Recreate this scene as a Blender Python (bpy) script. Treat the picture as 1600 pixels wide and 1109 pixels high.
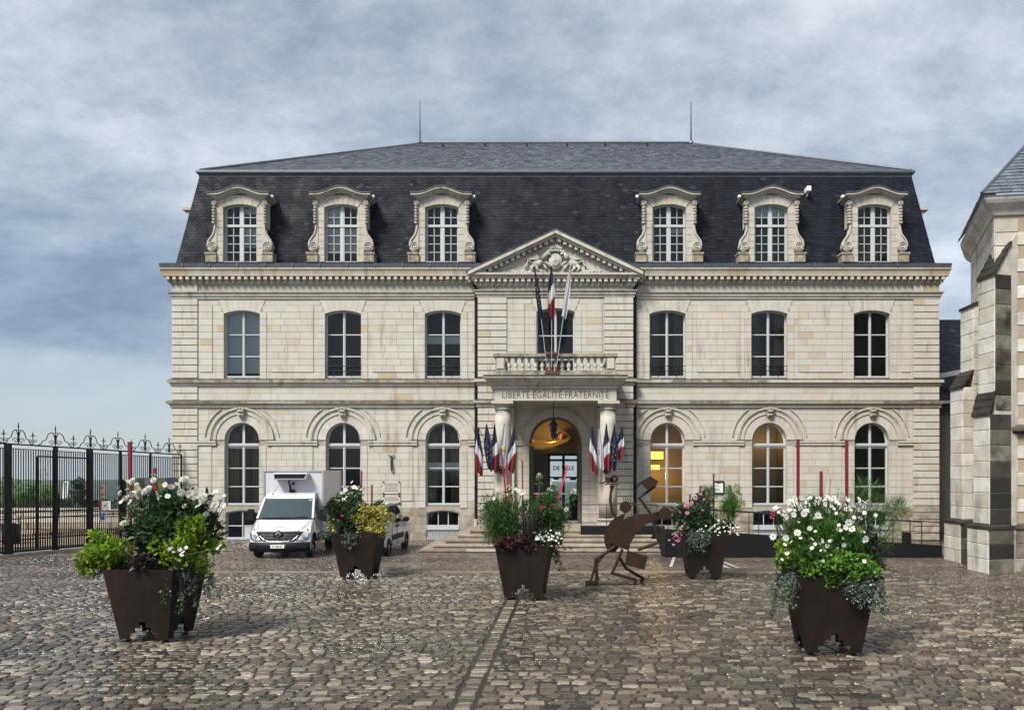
import bpy, math, random
import numpy as np
from math import sin, cos, pi, sqrt, radians
random.seed(7); RNG = np.random.default_rng(7)
scene = bpy.context.scene
COL = scene.collection
for o in list(bpy.data.objects): bpy.data.objects.remove(o)

# ---------------------------------------------------------------- camera, sky, sun, exposure
FPX, VPX, HZ, EYE = 1250.0, 868.0, 737.0, 2.9
cam = bpy.data.cameras.new('camera'); camo = bpy.data.objects.new('camera', cam); COL.objects.link(camo)
camo.location = (0, 0, EYE); camo.rotation_euler = (pi/2, 0, 0)
cam.sensor_fit = 'HORIZONTAL'; cam.sensor_width = 36; cam.lens = FPX*36/1600
cam.shift_x = -(VPX-800)/1600; cam.shift_y = (HZ-554.5)/1600
cam.clip_end = 8000; cam.clip_start = 0.1
scene.camera = camo
SUN_EL, SUN_AZ = radians(50), radians(215)      # azimuth clockwise from +Y: from behind the camera, to its left
world = bpy.data.worlds.new('World'); scene.world = world; world.use_nodes = True
def build_world():
    nt = world.node_tree; N = nt.nodes; L = nt.links; N.clear()
    def nd(t, **k):
        n = N.new(t)
        for a, b in k.items(): setattr(n, a, b)
        return n
    def mth(op, a, b=None, c=None, clamp=False):
        n = nd('ShaderNodeMath', operation=op, use_clamp=clamp)
        for i, v in enumerate((a, b, c)):
            if v is None: continue
            if isinstance(v, (int, float)): n.inputs[i].default_value = v
            else: L.new(v, n.inputs[i])
        return n.outputs[0]
    def mix(f, a, b):
        n = nd('ShaderNodeMix', data_type='RGBA')
        for i, v in ((0, f), (6, a), (7, b)):
            if isinstance(v, (int, float)): n.inputs[i].default_value = v
            elif isinstance(v, tuple): n.inputs[i].default_value = (*v, 1)
            else: L.new(v, n.inputs[i])
        return n.outputs[2]
    def ss(v, a, b):
        n = nd('ShaderNodeMapRange', interpolation_type='SMOOTHSTEP')
        L.new(v, n.inputs[0]); n.inputs[1].default_value = a; n.inputs[2].default_value = b
        return n.outputs[0]
    tc = nd('ShaderNodeTexCoord'); sep = nd('ShaderNodeSeparateXYZ'); L.new(tc.outputs['Generated'], sep.inputs[0])
    X, Y, Z = sep.outputs
    zc = mth('MAXIMUM', Z, 0.0)
    den = mth('ADD', zc, 0.40)
    comb = nd('ShaderNodeCombineXYZ')
    L.new(mth('DIVIDE', X, den), comb.inputs[0]); L.new(mth('DIVIDE', Y, den), comb.inputs[1])
    def noise(scale, detail, rough, sx=1, sy=1, dist=0.0, off=0):
        mp = nd('ShaderNodeMapping'); mp.inputs['Scale'].default_value = (sx, sy, 1); mp.inputs['Location'].default_value = (off, off*.7, off*.3)
        L.new(comb.outputs[0], mp.inputs[0])
        n = nd('ShaderNodeTexNoise'); n.inputs['Scale'].default_value = scale; n.inputs['Detail'].default_value = detail
        n.inputs['Roughness'].default_value = rough; n.inputs['Distortion'].default_value = dist
        L.new(mp.outputs[0], n.inputs[0]); return n.outputs[0]
    n1 = noise(2.6, 12, .62, .9, 1.1, .12, 5.3); n2 = noise(9, 12, .68, .9, 1.1, .15, 8.2); n3 = noise(.6, 4, .5, 1, 1, 0, 1.7)
    v = mth('ADD', mth('MULTIPLY', n1, .50), mth('MULTIPLY', n2, .38)); v = mth('ADD', v, mth('MULTIPLY', n3, .12))
    sky = nd('ShaderNodeTexSky', sky_type='NISHITA', sun_disc=False)
    sky.sun_elevation = SUN_EL; sky.sun_rotation = SUN_AZ
    skc = nd('ShaderNodeVectorMath', operation='SCALE'); L.new(sky.outputs[0], skc.inputs[0]); skc.inputs[3].default_value = 1.0
    ramp = nd('ShaderNodeValToRGB'); L.new(v, ramp.inputs[0]); r = ramp.color_ramp
    K = 1.5                                      # overcast cloud radiance in the sky texture's own units
    cols = [(.40, (.295, .335, .39)), (.455, (.385, .425, .48)), (.50, (.465, .50, .55)), (.545, (.56, .585, .62)), (.64, (.76, .775, .79))]
    r.elements[0].position = cols[0][0]; r.elements[0].color = (*cols[0][1], 1)
    r.elements[1].position = cols[-1][0]; r.elements[1].color = (*cols[-1][1], 1)
    for p, c in cols[1:-1]:
        e = r.elements.new(p); e.color = (*c, 1)
    c = ramp.outputs[0]
    # dark rain bank low in the west, ragged by the cloud noise, and the pale clear strip under it
    el = mth('DIVIDE', Z, mth('MAXIMUM', mth('SQRT', mth('ADD', mth('MULTIPLY', X, X), mth('MULTIPLY', Y, Y))), .05))
    wob = mth('MULTIPLY', mth('SUBTRACT', n1, .5), .30)
    elw = mth('ADD', el, wob)
    az = mth('ADD', mth('MULTIPLY', X, -1), mth('MULTIPLY', wob, .8))
    edge = mth('ADD', el, mth('MULTIPLY', wob, .22))
    bank = mth('MULTIPLY', mth('MULTIPLY', ss(edge, .108, .14), ss(elw, .40, .20)), ss(az, .22, .50))
    bcol = mix(mth('MULTIPLY', ss(v, .40, .60), 1.0), (.072, .135, .20), (.17, .255, .335))
    c = mix(mth('MULTIPLY', bank, .86), c, bcol)
    low = mth('MULTIPLY', mth('MAXIMUM', mth('MULTIPLY', ss(edge, .138, .10), ss(az, .18, .45)), ss(edge, .13, .04)), .88)
    c = mix(low, c, (.375, .43, .485))
    sc = nd('ShaderNodeVectorMath', operation='SCALE'); L.new(c, sc.inputs[0]); sc.inputs[3].default_value = K
    # brighter towards the zenith, as overcast skies are
    zb = mth('ADD', 1.0, mth('MULTIPLY', ss(Z, .45, 1.0), .55))
    sc2 = nd('ShaderNodeVectorMath', operation='SCALE'); L.new(sc.outputs[0], sc2.inputs[0]); L.new(zb, sc2.inputs[3])
    out = mix(.93, skc.outputs[0], sc2.outputs[0])
    bg = nd('ShaderNodeBackground'); L.new(out, bg.inputs[0]); bg.inputs[1].default_value = .145
    wo = nd('ShaderNodeOutputWorld'); L.new(bg.outputs[0], wo.inputs[0])
build_world()
sl = bpy.data.lights.new('sun', 'SUN'); sun = bpy.data.objects.new('sun', sl); COL.objects.link(sun)
sl.energy = 1.5; sl.angle = radians(18); sl.color = (1, .95, .87)
_d = np.array([sin(SUN_AZ)*cos(SUN_EL), cos(SUN_AZ)*cos(SUN_EL), sin(SUN_EL)])
import mathutils
sun.rotation_euler = mathutils.Vector(_d).to_track_quat('Z', 'Y').to_euler(); sun.location = (-20, -30, 50)
scene.view_settings.view_transform = 'Standard'; scene.view_settings.look = 'None'
scene.view_settings.exposure = 2.15; scene.view_settings.gamma = 1; scene.view_settings.use_curve_mapping = False
scene.render.engine = 'CYCLES'
scene.cycles.max_bounces = 6; scene.cycles.transparent_max_bounces = 12; scene.cycles.use_denoising = True

# ---------------------------------------------------------------- helpers
def PX(px, Y): return (px-VPX)*Y/FPX
def PZ(py, Y): return EYE+(HZ-py)*Y/FPX
ORG = {}
def link(o, parent=None):
    COL.objects.link(o)
    if parent is not None: o.parent = parent
    return o
def tag(o, label=None, cat=None, group=None, kind=None):
    if label: o['label'] = label
    if cat: o['category'] = cat
    if group: o['group'] = group
    if kind: o['kind'] = kind
    return o
def thing(name, label, cat, loc=(0, 0, 0), rz=0, group=None, local=False):
    o = bpy.data.objects.new(name, None); o.empty_display_size = .2; link(o)
    o.location = loc; o.rotation_euler = (0, 0, rz)
    ORG[o] = (0, 0, 0) if local else tuple(loc)
    return tag(o, label, cat, group)
def mesh_from(name, V, F, mats, mi=None, tint=None, smooth=False):
    me = bpy.data.meshes.new(name); me.from_pydata(V, [], F)
    for m in (mats if isinstance(mats, (list, tuple)) else [mats]): me.materials.append(m)
    if mi is not None and len(mi): me.polygons.foreach_set('material_index', np.asarray(mi, dtype=np.int32))
    if tint is not None:
        a = me.attributes.new('tint', 'FLOAT', 'FACE'); a.data.foreach_set('value', np.asarray(tint, dtype=np.float32))
    if smooth: me.polygons.foreach_set('use_smooth', [True]*len(me.polygons))
    me.update(); return me
class MB:
    def __init__(s): s.V = []; s.F = []; s.M = []; s.T = []; s.m = 0; s.t = .5
    def add(s, vs, fs):
        b = len(s.V); s.V += [tuple(v) for v in vs]
        for f in fs: s.F.append([b+i for i in f]); s.M.append(s.m); s.T.append(s.t)
    def box(s, x0, x1, y0, y1, z0, z1):
        s.add([(x0,y0,z0),(x1,y0,z0),(x1,y1,z0),(x0,y1,z0),(x0,y0,z1),(x1,y0,z1),(x1,y1,z1),(x0,y1,z1)],
              [(0,3,2,1),(4,5,6,7),(0,1,5,4),(1,2,6,5),(2,3,7,6),(3,0,4,7)])
    def bar(s, a, b, w, h=None):           # square bar between two points
        a = np.array(a, float); b = np.array(b, float); d = b-a; L = np.linalg.norm(d)
        if L < 1e-6: return
        d /= L; up = np.array((0,0,1.)) if abs(d[2]) < .95 else np.array((0,1.,0))
        x = np.cross(d, up); x /= np.linalg.norm(x); y = np.cross(x, d); h = h or w
        c = [x*w/2+y*h/2, -x*w/2+y*h/2, -x*w/2-y*h/2, x*w/2-y*h/2]
        s.add([a+q for q in c]+[b+q for q in c], [(0,1,2,3),(7,6,5,4),(0,4,5,1),(1,5,6,2),(2,6,7,3),(3,7,4,0)])
    def tube(s, pts, r, n=8, cap=True):
        P = [np.array(p, float) for p in pts]; k = len(P); R = r if isinstance(r, (list, tuple)) else [r]*k
        rings = []; prev = None
        for i in range(k):
            d = P[min(i+1,k-1)]-P[max(i-1,0)]; d /= max(np.linalg.norm(d), 1e-9)
            if prev is None:
                up = np.array((0,0,1.)) if abs(d[2]) < .9 else np.array((0,1.,0)); x = np.cross(d, up)
            else: x = prev-d*np.dot(prev, d)
            x /= max(np.linalg.norm(x), 1e-9); prev = x; y = np.cross(d, x)
            rings += [P[i]+R[i]*(x*cos(2*pi*j/n)+y*sin(2*pi*j/n)) for j in range(n)]
        fs = [(i*n+j, i*n+(j+1)%n, (i+1)*n+(j+1)%n, (i+1)*n+j) for i in range(k-1) for j in range(n)]
        if cap: fs += [tuple(range(n))[::-1], tuple((k-1)*n+j for j in range(n))]
        s.add(rings, fs)
    def lathe(s, c, prof, n=16):           # prof: (r, z)
        k = len(prof)
        s.add([(c[0]+r*cos(2*pi*j/n), c[1]+r*sin(2*pi*j/n), c[2]+z) for r, z in prof for j in range(n)],
              [(i*n+j, i*n+(j+1)%n, (i+1)*n+(j+1)%n, (i+1)*n+j) for i in range(k-1) for j in range(n)]
              + [tuple(range(n))[::-1], tuple((k-1)*n+j for j in range(n))])
    def ell(s, c, r, n=10, m=7, rot=None):
        vs = []; r = (r, r, r) if isinstance(r, (int, float)) else r
        for i in range(m+1):
            th = pi*i/m
            for j in range(n):
                v = np.array((r[0]*sin(th)*cos(2*pi*j/n), r[1]*sin(th)*sin(2*pi*j/n), r[2]*cos(th)))
                if rot: v = np.array((v[0]*cos(rot)-v[2]*sin(rot), v[1], v[0]*sin(rot)+v[2]*cos(rot)))
                vs.append(v+np.array(c))
        s.add(vs, [(i*n+j, (i+1)*n+j, (i+1)*n+(j+1)%n, i*n+(j+1)%n) for i in range(m) for j in range(n)])
    def prism(s, poly, y0, y1):            # poly in (x, z), extruded along y
        n = len(poly)
        s.add([(x, y0, z) for x, z in poly]+[(x, y1, z) for x, z in poly],
              [tuple(range(n)), tuple(range(2*n-1, n-1, -1))]+[(i, n+i, n+(i+1)%n, (i+1)%n) for i in range(n)])
    def disc(s, c, r, y0, y1, n=20): s.prism([(c[0]+r*cos(2*pi*i/n), c[1]+r*sin(2*pi*i/n)) for i in range(n)], y0, y1)
    def ring(s, c, r0, r1, a0, a1, y0, y1, n=20):   # arch ring in the xz plane
        for i in range(n):
            t0 = a0+(a1-a0)*i/n; t1 = a0+(a1-a0)*(i+1)/n
            q = [(c[0]+r*cos(t), c[1]+r*sin(t)) for r, t in ((r0,t0),(r1,t0),(r1,t1),(r0,t1))]
            s.add([(x,y0,z) for x,z in q]+[(x,y1,z) for x,z in q], [(0,1,2,3),(0,3,7,4),(1,5,6,2)]+([(0,4,5,1)] if i == 0 else [])+([(3,2,6,7)] if i == n-1 else []))
    def stone(s, x0, x1, z0, z1, yb, yf, ch=.0035):  # block seen from the front, chamfered
        s.add([(x0,yb,z0),(x1,yb,z0),(x1,yb,z1),(x0,yb,z1),(x0,yf+ch,z0),(x1,yf+ch,z0),(x1,yf+ch,z1),(x0,yf+ch,z1),
               (x0+ch,yf,z0+ch),(x1-ch,yf,z0+ch),(x1-ch,yf,z1-ch),(x0+ch,yf,z1-ch)],
              [(8,9,10,11),(4,5,9,8),(5,6,10,9),(6,7,11,10),(7,4,8,11),(0,1,5,4),(1,2,6,5),(2,3,7,6),(3,0,4,7)])
    def sweep(s, path, prof):              # path in (x, y), outside on the right hand of travel; prof: (out, z)
        P = [np.array(p, float) for p in path]; k = len(P); off = []
        for i in range(k):
            ns = []
            for a, b in ((i-1, i), (i, i+1)):
                if a < 0 or b >= k: continue
                d = P[b]-P[a]; d /= np.linalg.norm(d); ns.append(np.array((d[1], -d[0])))
            n = ns[0] if len(ns) == 1 else (ns[0]+ns[1])/(1+float(np.dot(ns[0], ns[1])))
            off.append(n)
        m = len(prof)
        s.add([(P[i][0]+off[i][0]*o, P[i][1]+off[i][1]*o, z) for i in range(k) for o, z in prof],
              [(i*m+j, (i+1)*m+j, (i+1)*m+j+1, i*m+j+1) for i in range(k-1) for j in range(m-1)]
              + [tuple(range(m)), tuple(range(k*m-1, (k-1)*m-1, -1))])
    def build(s, name, mats, parent=None, kind=None, label=None, base=None, smooth=False):
        o0 = ORG.get(parent, (0,0,0)) if base is None else base
        me = mesh_from(name, [(v[0]-o0[0], v[1]-o0[1], v[2]-o0[2]) for v in s.V], s.F, mats, s.M, s.T, smooth)
        o = bpy.data.objects.new(name, me); link(o, parent)
        if parent is not None: ORG[o] = o0
        if base is not None: o.location = base
        if kind: o['kind'] = kind
        if label: o['label'] = label
        return o
def np_obj(name, V, F, mats, parent=None, tint=None, mi=None, kind=None, smooth=False):
    o0 = np.array(ORG.get(parent, (0,0,0)))
    me = mesh_from(name, (np.asarray(V)-o0).tolist(), np.asarray(F).tolist(), mats, mi, tint, smooth)
    o = bpy.data.objects.new(name, me); link(o, parent); ORG[o] = tuple(o0)
    if kind: o['kind'] = kind
    return o
def clone(o, parent, loc=None, rot=None, scale=None):
    c = o.copy(); link(c, parent)
    if loc is not None: c.location = loc
    if rot is not None: c.rotation_euler = rot
    if scale is not None: c.scale = (scale,)*3
    return c
def text_obj(name, body, mat, size, loc, parent=None, extrude=.004, align='CENTER', spacing=1.0, sx=1.0, bold=0.0, rotz=0):
    cu = bpy.data.curves.new(name, 'FONT'); cu.body = body; cu.size = size; cu.extrude = extrude; cu.align_x = align
    cu.space_character = spacing; cu.offset = bold; cu.resolution_u = 2
    t = bpy.data.objects.new(name, cu); COL.objects.link(t)
    bpy.context.view_layer.update()
    me = bpy.data.meshes.new_from_object(t.evaluated_get(bpy.context.evaluated_depsgraph_get()))
    bpy.data.objects.remove(t); bpy.data.curves.remove(cu); me.materials.clear(); me.materials.append(mat)
    o = bpy.data.objects.new(name, me); link(o, parent); o0 = ORG.get(parent, (0,0,0))
    o.location = (loc[0]-o0[0], loc[1]-o0[1], loc[2]-o0[2]); o.rotation_euler = (pi/2, 0, rotz); o.scale = (sx, 1, 1)
    return o

# ---------------------------------------------------------------- materials
def material(name, col=(.5,.5,.5), rough=.6, metal=0, spec=.5, var=None, vscale=4, vamt=.5, tintramp=None, bump=0, bscale=40,
             emit=None, estr=0, stretch=None, crust=None, streak=None, rvar=0, coat=0, wetmap=False, trans=0):
    m = bpy.data.materials.new(name); m.use_nodes = True; nt = m.node_tree; N = nt.nodes; L = nt.links
    b = N['Principled BSDF']; b.inputs['Roughness'].default_value = rough; b.inputs['Metallic'].default_value = metal
    b.inputs['Specular IOR Level'].default_value = spec; b.inputs['Base Color'].default_value = (*col, 1)
    if coat: b.inputs['Coat Weight'].default_value = coat; b.inputs['Coat Roughness'].default_value = .08
    if emit: b.inputs['Emission Color'].default_value = (*emit, 1); b.inputs['Emission Strength'].default_value = estr
    tc = N.new('ShaderNodeNewGeometry')
    def noise(scale, detail=5, st=None, rough_=.6):
        n = N.new('ShaderNodeTexNoise'); n.inputs['Scale'].default_value = scale; n.inputs['Detail'].default_value = detail; n.inputs['Roughness'].default_value = rough_
        if st:
            mp = N.new('ShaderNodeMapping'); mp.inputs['Scale'].default_value = st; L.new(tc.outputs['Position'], mp.inputs[0]); L.new(mp.outputs[0], n.inputs[0])
        else: L.new(tc.outputs['Position'], n.inputs[0])
        return n.outputs[0]
    def mr(v, a, b_, c=0, d=1):
        n = N.new('ShaderNodeMapRange'); L.new(v, n.inputs[0])
        for i, q in enumerate((a, b_, c, d)): n.inputs[i+1].default_value = q
        return n.outputs[0]
    def mix(f, a, c_, mode='MIX'):
        n = N.new('ShaderNodeMix'); n.data_type = 'RGBA'; n.blend_type = mode
        for i, v in ((0, f), (6, a), (7, c_)):
            if isinstance(v, (int, float)): n.inputs[i].default_value = v
            elif isinstance(v, tuple): n.inputs[i].default_value = (*v, 1)
            else: L.new(v, n.inputs[i])
        return n.outputs[2]
    def mul(a, b_):
        n = N.new('ShaderNodeMath'); n.operation = 'MULTIPLY'
        for i, v in enumerate((a, b_)):
            if isinstance(v, (int, float)): n.inputs[i].default_value = v
            else: L.new(v, n.inputs[i])
        return n.outputs[0]
    c = col
    if tintramp:
        at = N.new('ShaderNodeAttribute'); at.attribute_name = 'tint'
        r = N.new('ShaderNodeValToRGB'); L.new(at.outputs['Fac'], r.inputs[0]); cr = r.color_ramp
        cr.elements[0].position = tintramp[0][0]; cr.elements[0].color = (*tintramp[0][1], 1)
        cr.elements[1].position = tintramp[-1][0]; cr.elements[1].color = (*tintramp[-1][1], 1)
        for p, q in tintramp[1:-1]: cr.elements.new(p).color = (*q, 1)
        c = r.outputs[0]
    if var:
        f = mul(mr(noise(vscale, 6, stretch), .35, .68), vamt)
        c = mix(f, c, var)
    if streak:                                    # run-off stains: narrow in x, long in z
        f = mul(mul(mr(noise(1.0, 6, (3.2, 3.2, .35)), .52, .70), mr(noise(.45, 3), .40, .62)), streak[1])
        c = mix(f, c, streak[0])
    if crust:                                     # lichen and soot crust where rain lies on ledges
        sp = N.new('ShaderNodeSeparateXYZ'); L.new(tc.outputs['Normal'], sp.inputs[0])
        f = mul(mr(sp.outputs[2], .35, .75), mul(mr(noise(7, 5), .25, .5), crust[1]))
        c = mix(f, c, crust[0])
    if not isinstance(c, tuple): L.new(c, b.inputs['Base Color'])
    if rvar:
        L.new(mr(noise(1.3, 4), .35, .65, rough-rvar, rough+rvar), b.inputs['Roughness'])
    if wetmap:                                    # rain-wet paving: films of water in patches
        w = mr(noise(.32, 6, (.7, 1.6, 1)), .42, .62)
        L.new(mr(w, 0, 1, .40, .13), b.inputs['Roughness'])
        cw = mix(mul(w, .5), c, (.03, .028, .026)); L.new(cw, b.inputs['Base Color'])
    if bump:
        bn = N.new('ShaderNodeBump'); bn.inputs['Strength'].default_value = bump; bn.inputs['Distance'].default_value = .02
        L.new(noise(bscale, 5), bn.inputs['Height']); L.new(bn.outputs[0], b.inputs['Normal'])
    if trans:
        t = N.new('ShaderNodeBsdfTranslucent'); mx = N.new('ShaderNodeMixShader'); mx.inputs[0].default_value = trans
        if isinstance(c, tuple): t.inputs[0].default_value = (*c, 1)
        else: L.new(c, t.inputs[0])
        L.new(b.outputs[0], mx.inputs[1]); L.new(t.outputs[0], mx.inputs[2]); L.new(mx.outputs[0], N['Material Output'].inputs[0])
    return m
STONE_RAMP = [(0, (.38,.31,.205)), (.12, (.425,.38,.30)), (.32, (.44,.415,.355)), (.6, (.45,.43,.385)), (.86, (.465,.45,.41)), (1, (.49,.478,.445))]
M = {}
M['stone'] = material('limestone', tintramp=STONE_RAMP, rough=.85, spec=.25, var=(.30,.25,.18), vscale=2.3, vamt=.26, bump=.25, bscale=22, streak=((.16,.135,.10), .75), crust=((.045,.042,.038), .95))
M['trim'] = material('trim_limestone', tintramp=STONE_RAMP, rough=.85, spec=.25, var=(.27,.22,.15), vscale=3.1, vamt=.45, bump=.3, bscale=18, streak=((.11,.095,.075), .85), crust=((.035,.034,.032), 1))
M['sooty'] = material('sooty_limestone', (.34,.30,.23), rough=.9, spec=.2, var=(.075,.068,.058), vscale=4.5, vamt=.85, bump=.35, bscale=15, crust=((.035,.034,.032), 1))
M['base'] = material('weathered_base_stone', tintramp=[(0,(.24,.19,.13)),(.5,(.33,.29,.23)),(1,(.42,.39,.33))], rough=.9, spec=.2, var=(.15,.12,.09), vscale=3.5, vamt=.75, bump=.9, bscale=9)
M['mortar'] = material('mortar', (.34,.315,.27), rough=.95, spec=.1, var=(.15,.125,.095), vscale=5)
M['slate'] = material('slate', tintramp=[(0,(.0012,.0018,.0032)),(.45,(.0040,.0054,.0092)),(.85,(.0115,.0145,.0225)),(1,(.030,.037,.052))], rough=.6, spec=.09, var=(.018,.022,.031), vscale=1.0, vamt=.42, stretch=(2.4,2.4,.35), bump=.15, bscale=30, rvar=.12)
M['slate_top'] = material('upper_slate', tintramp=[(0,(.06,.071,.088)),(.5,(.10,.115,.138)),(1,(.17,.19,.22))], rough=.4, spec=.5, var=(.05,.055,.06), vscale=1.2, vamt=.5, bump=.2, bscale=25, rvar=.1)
M['zinc'] = material('zinc', (.095,.11,.135), rough=.42, metal=.35, spec=.5, var=(.04,.048,.06), vscale=3, vamt=.6, stretch=(5,5,1))
M['frame'] = material('grey_window_paint', (.42,.45,.46), rough=.45, var=(.33,.355,.36), vscale=6, vamt=.4)
M['iron'] = material('black_iron', (.006,.006,.007), rough=.5, spec=.25, var=(.013,.010,.009), vscale=12, vamt=.4)
M['ramp'] = material('dark_grey_panel', (.0055,.006,.007), rough=.6, spec=.15, var=(.011,.011,.012), vscale=3, vamt=.5)
M['corten'] = material('rusty_steel', (.0095,.0066,.0053), rough=.65, spec=.18, var=(.023,.0125,.008), streak=((.045,.024,.014), .8), vscale=5, vamt=.6, bump=.12, bscale=60, stretch=(1.5,1.5,.6), rvar=.1)
M['corten_art'] = material('sculpture_rust', (.016,.0085,.0055), rough=.6, spec=.2, var=(.038,.019,.010), vscale=4, vamt=.6, bump=.12, bscale=50)
M['cobble'] = material('wet_cobble', tintramp=[(0,(.015,.0115,.008)),(.28,(.046,.036,.026)),(.62,(.127,.104,.077)),(1,(.34,.298,.235))], rough=.33, spec=.5, var=(.04,.032,.024), vscale=30, vamt=.65, bump=.35, bscale=38, wetmap=True)
M['sett'] = material('wet_sett', tintramp=[(0,(.05,.038,.030)),(.4,(.088,.069,.055)),(.75,(.122,.098,.079)),(1,(.18,.155,.128))], rough=.3, spec=.5, var=(.05,.036,.027), vscale=20, vamt=.5, bump=.4, bscale=40, wetmap=True)
M['joint'] = material('wet_joint_sand', (.022,.0175,.0125), rough=.5, spec=.5, var=(.015,.013,.011), vscale=3, vamt=.7, bump=.5, bscale=50, wetmap=True)
M['step'] = material('step_stone', tintramp=[(0,(.16,.13,.10)),(.5,(.30,.26,.20)),(1,(.44,.40,.33))], rough=.5, spec=.4, var=(.11,.09,.07), vscale=4, vamt=.6, bump=.3, bscale=25, rvar=.15)
M['lead'] = material('lead_roll', (.045,.052,.064), rough=.5, spec=.35, var=(.10,.115,.135), vscale=2.5, vamt=.7, stretch=(1,1,6))
M['door_grey'] = material('door_lining', (.10,.088,.07), rough=.8)
M['soil'] = material('soil', (.02,.015,.01), rough=1)
M['white_paint'] = material('white_car_paint', (.46,.48,.51), rough=.3, spec=.5, coat=.6, var=(.40,.42,.45), vscale=2, vamt=.4)
M['box_paint'] = material('white_box_panel', (.50,.495,.525), rough=.35, spec=.4, var=(.44,.44,.465), vscale=1.5, vamt=.5)
M['black_plastic'] = material('black_plastic', (.006,.006,.007), rough=.55, spec=.2)
M['tyre'] = material('tyre_rubber', (.012,.012,.012), rough=.8)
M['alu'] = material('aluminium', (.48,.49,.51), rough=.35, metal=.7)
M['chrome'] = material('chrome', (.42,.43,.45), rough=.3, metal=1)
M['lamp_glass'] = material('headlight_glass', (.17,.185,.20), rough=.1, metal=.3, var=(.04,.045,.05), vscale=25, vamt=.9)
M['screen'] = material('windscreen_glass', (.03,.048,.052), rough=.05, spec=.6)
M['car_glass'] = material('car_side_glass', (.015,.017,.02), rough=.06, spec=.7)
M['wood_dark'] = material('dark_panelling', (.05,.036,.022), rough=.5)
M['gold'] = material('gilded_relief', (.62,.40,.12), rough=.35, metal=.75, var=(.45,.25,.06), vscale=3)
M['flesh_relief'] = material('terracotta_relief', (.55,.22,.10), rough=.6)
M['inner'] = material('room_wall', (.05,.046,.04), rough=.9)
M['inner_warm'] = material('warm_room_wall', (.20,.14,.06), rough=.9)
M['attic'] = material('attic_room', (.20,.205,.215), rough=.9)
M['blind'] = material('window_blind', (.55,.60,.60), rough=.8)
M['curtain'] = material('curtain', (.20,.155,.12), rough=.9, var=(.10,.07,.05), vscale=1, vamt=1, stretch=(14,14,.2))
M['white_text'] = material('sign_white', (.7,.7,.68), rough=.6)
M['ink'] = material('ink', (.03,.028,.026), rough=.7)
M['carved'] = material('carved_letters', (.085,.072,.055), rough=.8)
M['flag_blue'] = material('flag_blue', (.005,.007,.034), rough=.75, trans=.15)
M['flag_white'] = material('flag_white', (.50,.50,.54), rough=.75, trans=.15)
M['flag_red'] = material('flag_red', (.17,.008,.012), rough=.75, trans=.15)
M['flag_eu'] = material('flag_dark_blue', (.004,.0085,.042), rough=.75, trans=.15)
M['star'] = material('flag_gold', (.45,.30,.03), rough=.7)
M['red_stake'] = material('red_stake_paint', (.13,.005,.012), rough=.5)
M['pink_stake'] = material('pink_stake_paint', (.42,.03,.08), rough=.4)
M['hook'] = material('old_iron', (.03,.025,.022), rough=.6)
M['plaque'] = material('engraved_marble', (.47,.44,.40), rough=.5, var=(.36,.33,.29), vscale=9, vamt=.6)
M['terracotta'] = material('weathered_cast_iron', (.03,.035,.035), rough=.6)
M['beige'] = material('gravel_path', (.33,.26,.18), rough=.9, var=(.25,.20,.14), vscale=2)
def glass_mat(name, tint, refl):
    m = bpy.data.materials.new(name); m.use_nodes = True; nt = m.node_tree; N = nt.nodes; L = nt.links; N.clear()
    t = N.new('ShaderNodeBsdfTransparent'); t.inputs[0].default_value = (*tint, 1)
    g = N.new('ShaderNodeBsdfGlossy'); g.inputs['Roughness'].default_value = .015; g.inputs[0].default_value = (.95,.97,1,1)
    lw = N.new('ShaderNodeFresnel'); lw.inputs[0].default_value = refl
    geo = N.new('ShaderNodeNewGeometry'); n = N.new('ShaderNodeTexNoise'); n.inputs['Scale'].default_value = 1.6; L.new(geo.outputs['Position'], n.inputs[0])
    bp = N.new('ShaderNodeBump'); bp.inputs['Strength'].default_value = .06; bp.inputs['Distance'].default_value = .1; L.new(n.outputs[0], bp.inputs['Height']); L.new(bp.outputs[0], g.inputs['Normal'])
    mx = N.new('ShaderNodeMixShader'); o = N.new('ShaderNodeOutputMaterial')
    L.new(lw.outputs[0], mx.inputs[0]); L.new(t.outputs[0], mx.inputs[1]); L.new(g.outputs[0], mx.inputs[2]); L.new(mx.outputs[0], o.inputs[0])
    return m
M['glass'] = glass_mat('window_glass', (.74,.78,.78), 1.42)
M['cutglass'] = M['glass']
def leafmat(name, ramp, trans=.3, rough=.5): return material(name, tintramp=ramp, rough=rough, spec=.35, trans=trans)
M['leaf_dark'] = leafmat('dark_green_leaf', [(0,(.010,.022,.009)),(.5,(.022,.05,.016)),(1,(.05,.10,.028))])
M['leaf_mid'] = leafmat('mid_green_leaf', [(0,(.02,.05,.012)),(.5,(.045,.105,.02)),(1,(.09,.18,.035))])
M['leaf_lime'] = leafmat('lime_leaf', [(0,(.06,.12,.010)),(.5,(.16,.27,.016)),(1,(.30,.42,.03))])
M['leaf_bright'] = leafmat('bright_green_leaf', [(0,(.03,.08,.012)),(.5,(.08,.19,.02)),(1,(.17,.32,.035))])
M['leaf_yellow'] = leafmat('yellow_leaf', [(0,(.07,.11,.02)),(.35,(.30,.29,.045)),(.7,(.50,.44,.11)),(1,(.62,.57,.26))])
M['leaf_silver'] = leafmat('silver_leaf', [(0,(.035,.05,.035)),(.5,(.09,.12,.09)),(1,(.19,.23,.19))])
M['leaf_purple'] = leafmat('purple_grass_blade', [(0,(.012,.009,.009)),(.5,(.028,.02,.018)),(1,(.06,.048,.04))])
M['leaf_red'] = leafmat('dark_red_leaf', [(0,(.014,.007,.006)),(.5,(.045,.013,.013)),(1,(.11,.035,.03))])
M['stem'] = material('green_stem', (.04,.075,.02), rough=.6)
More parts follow.
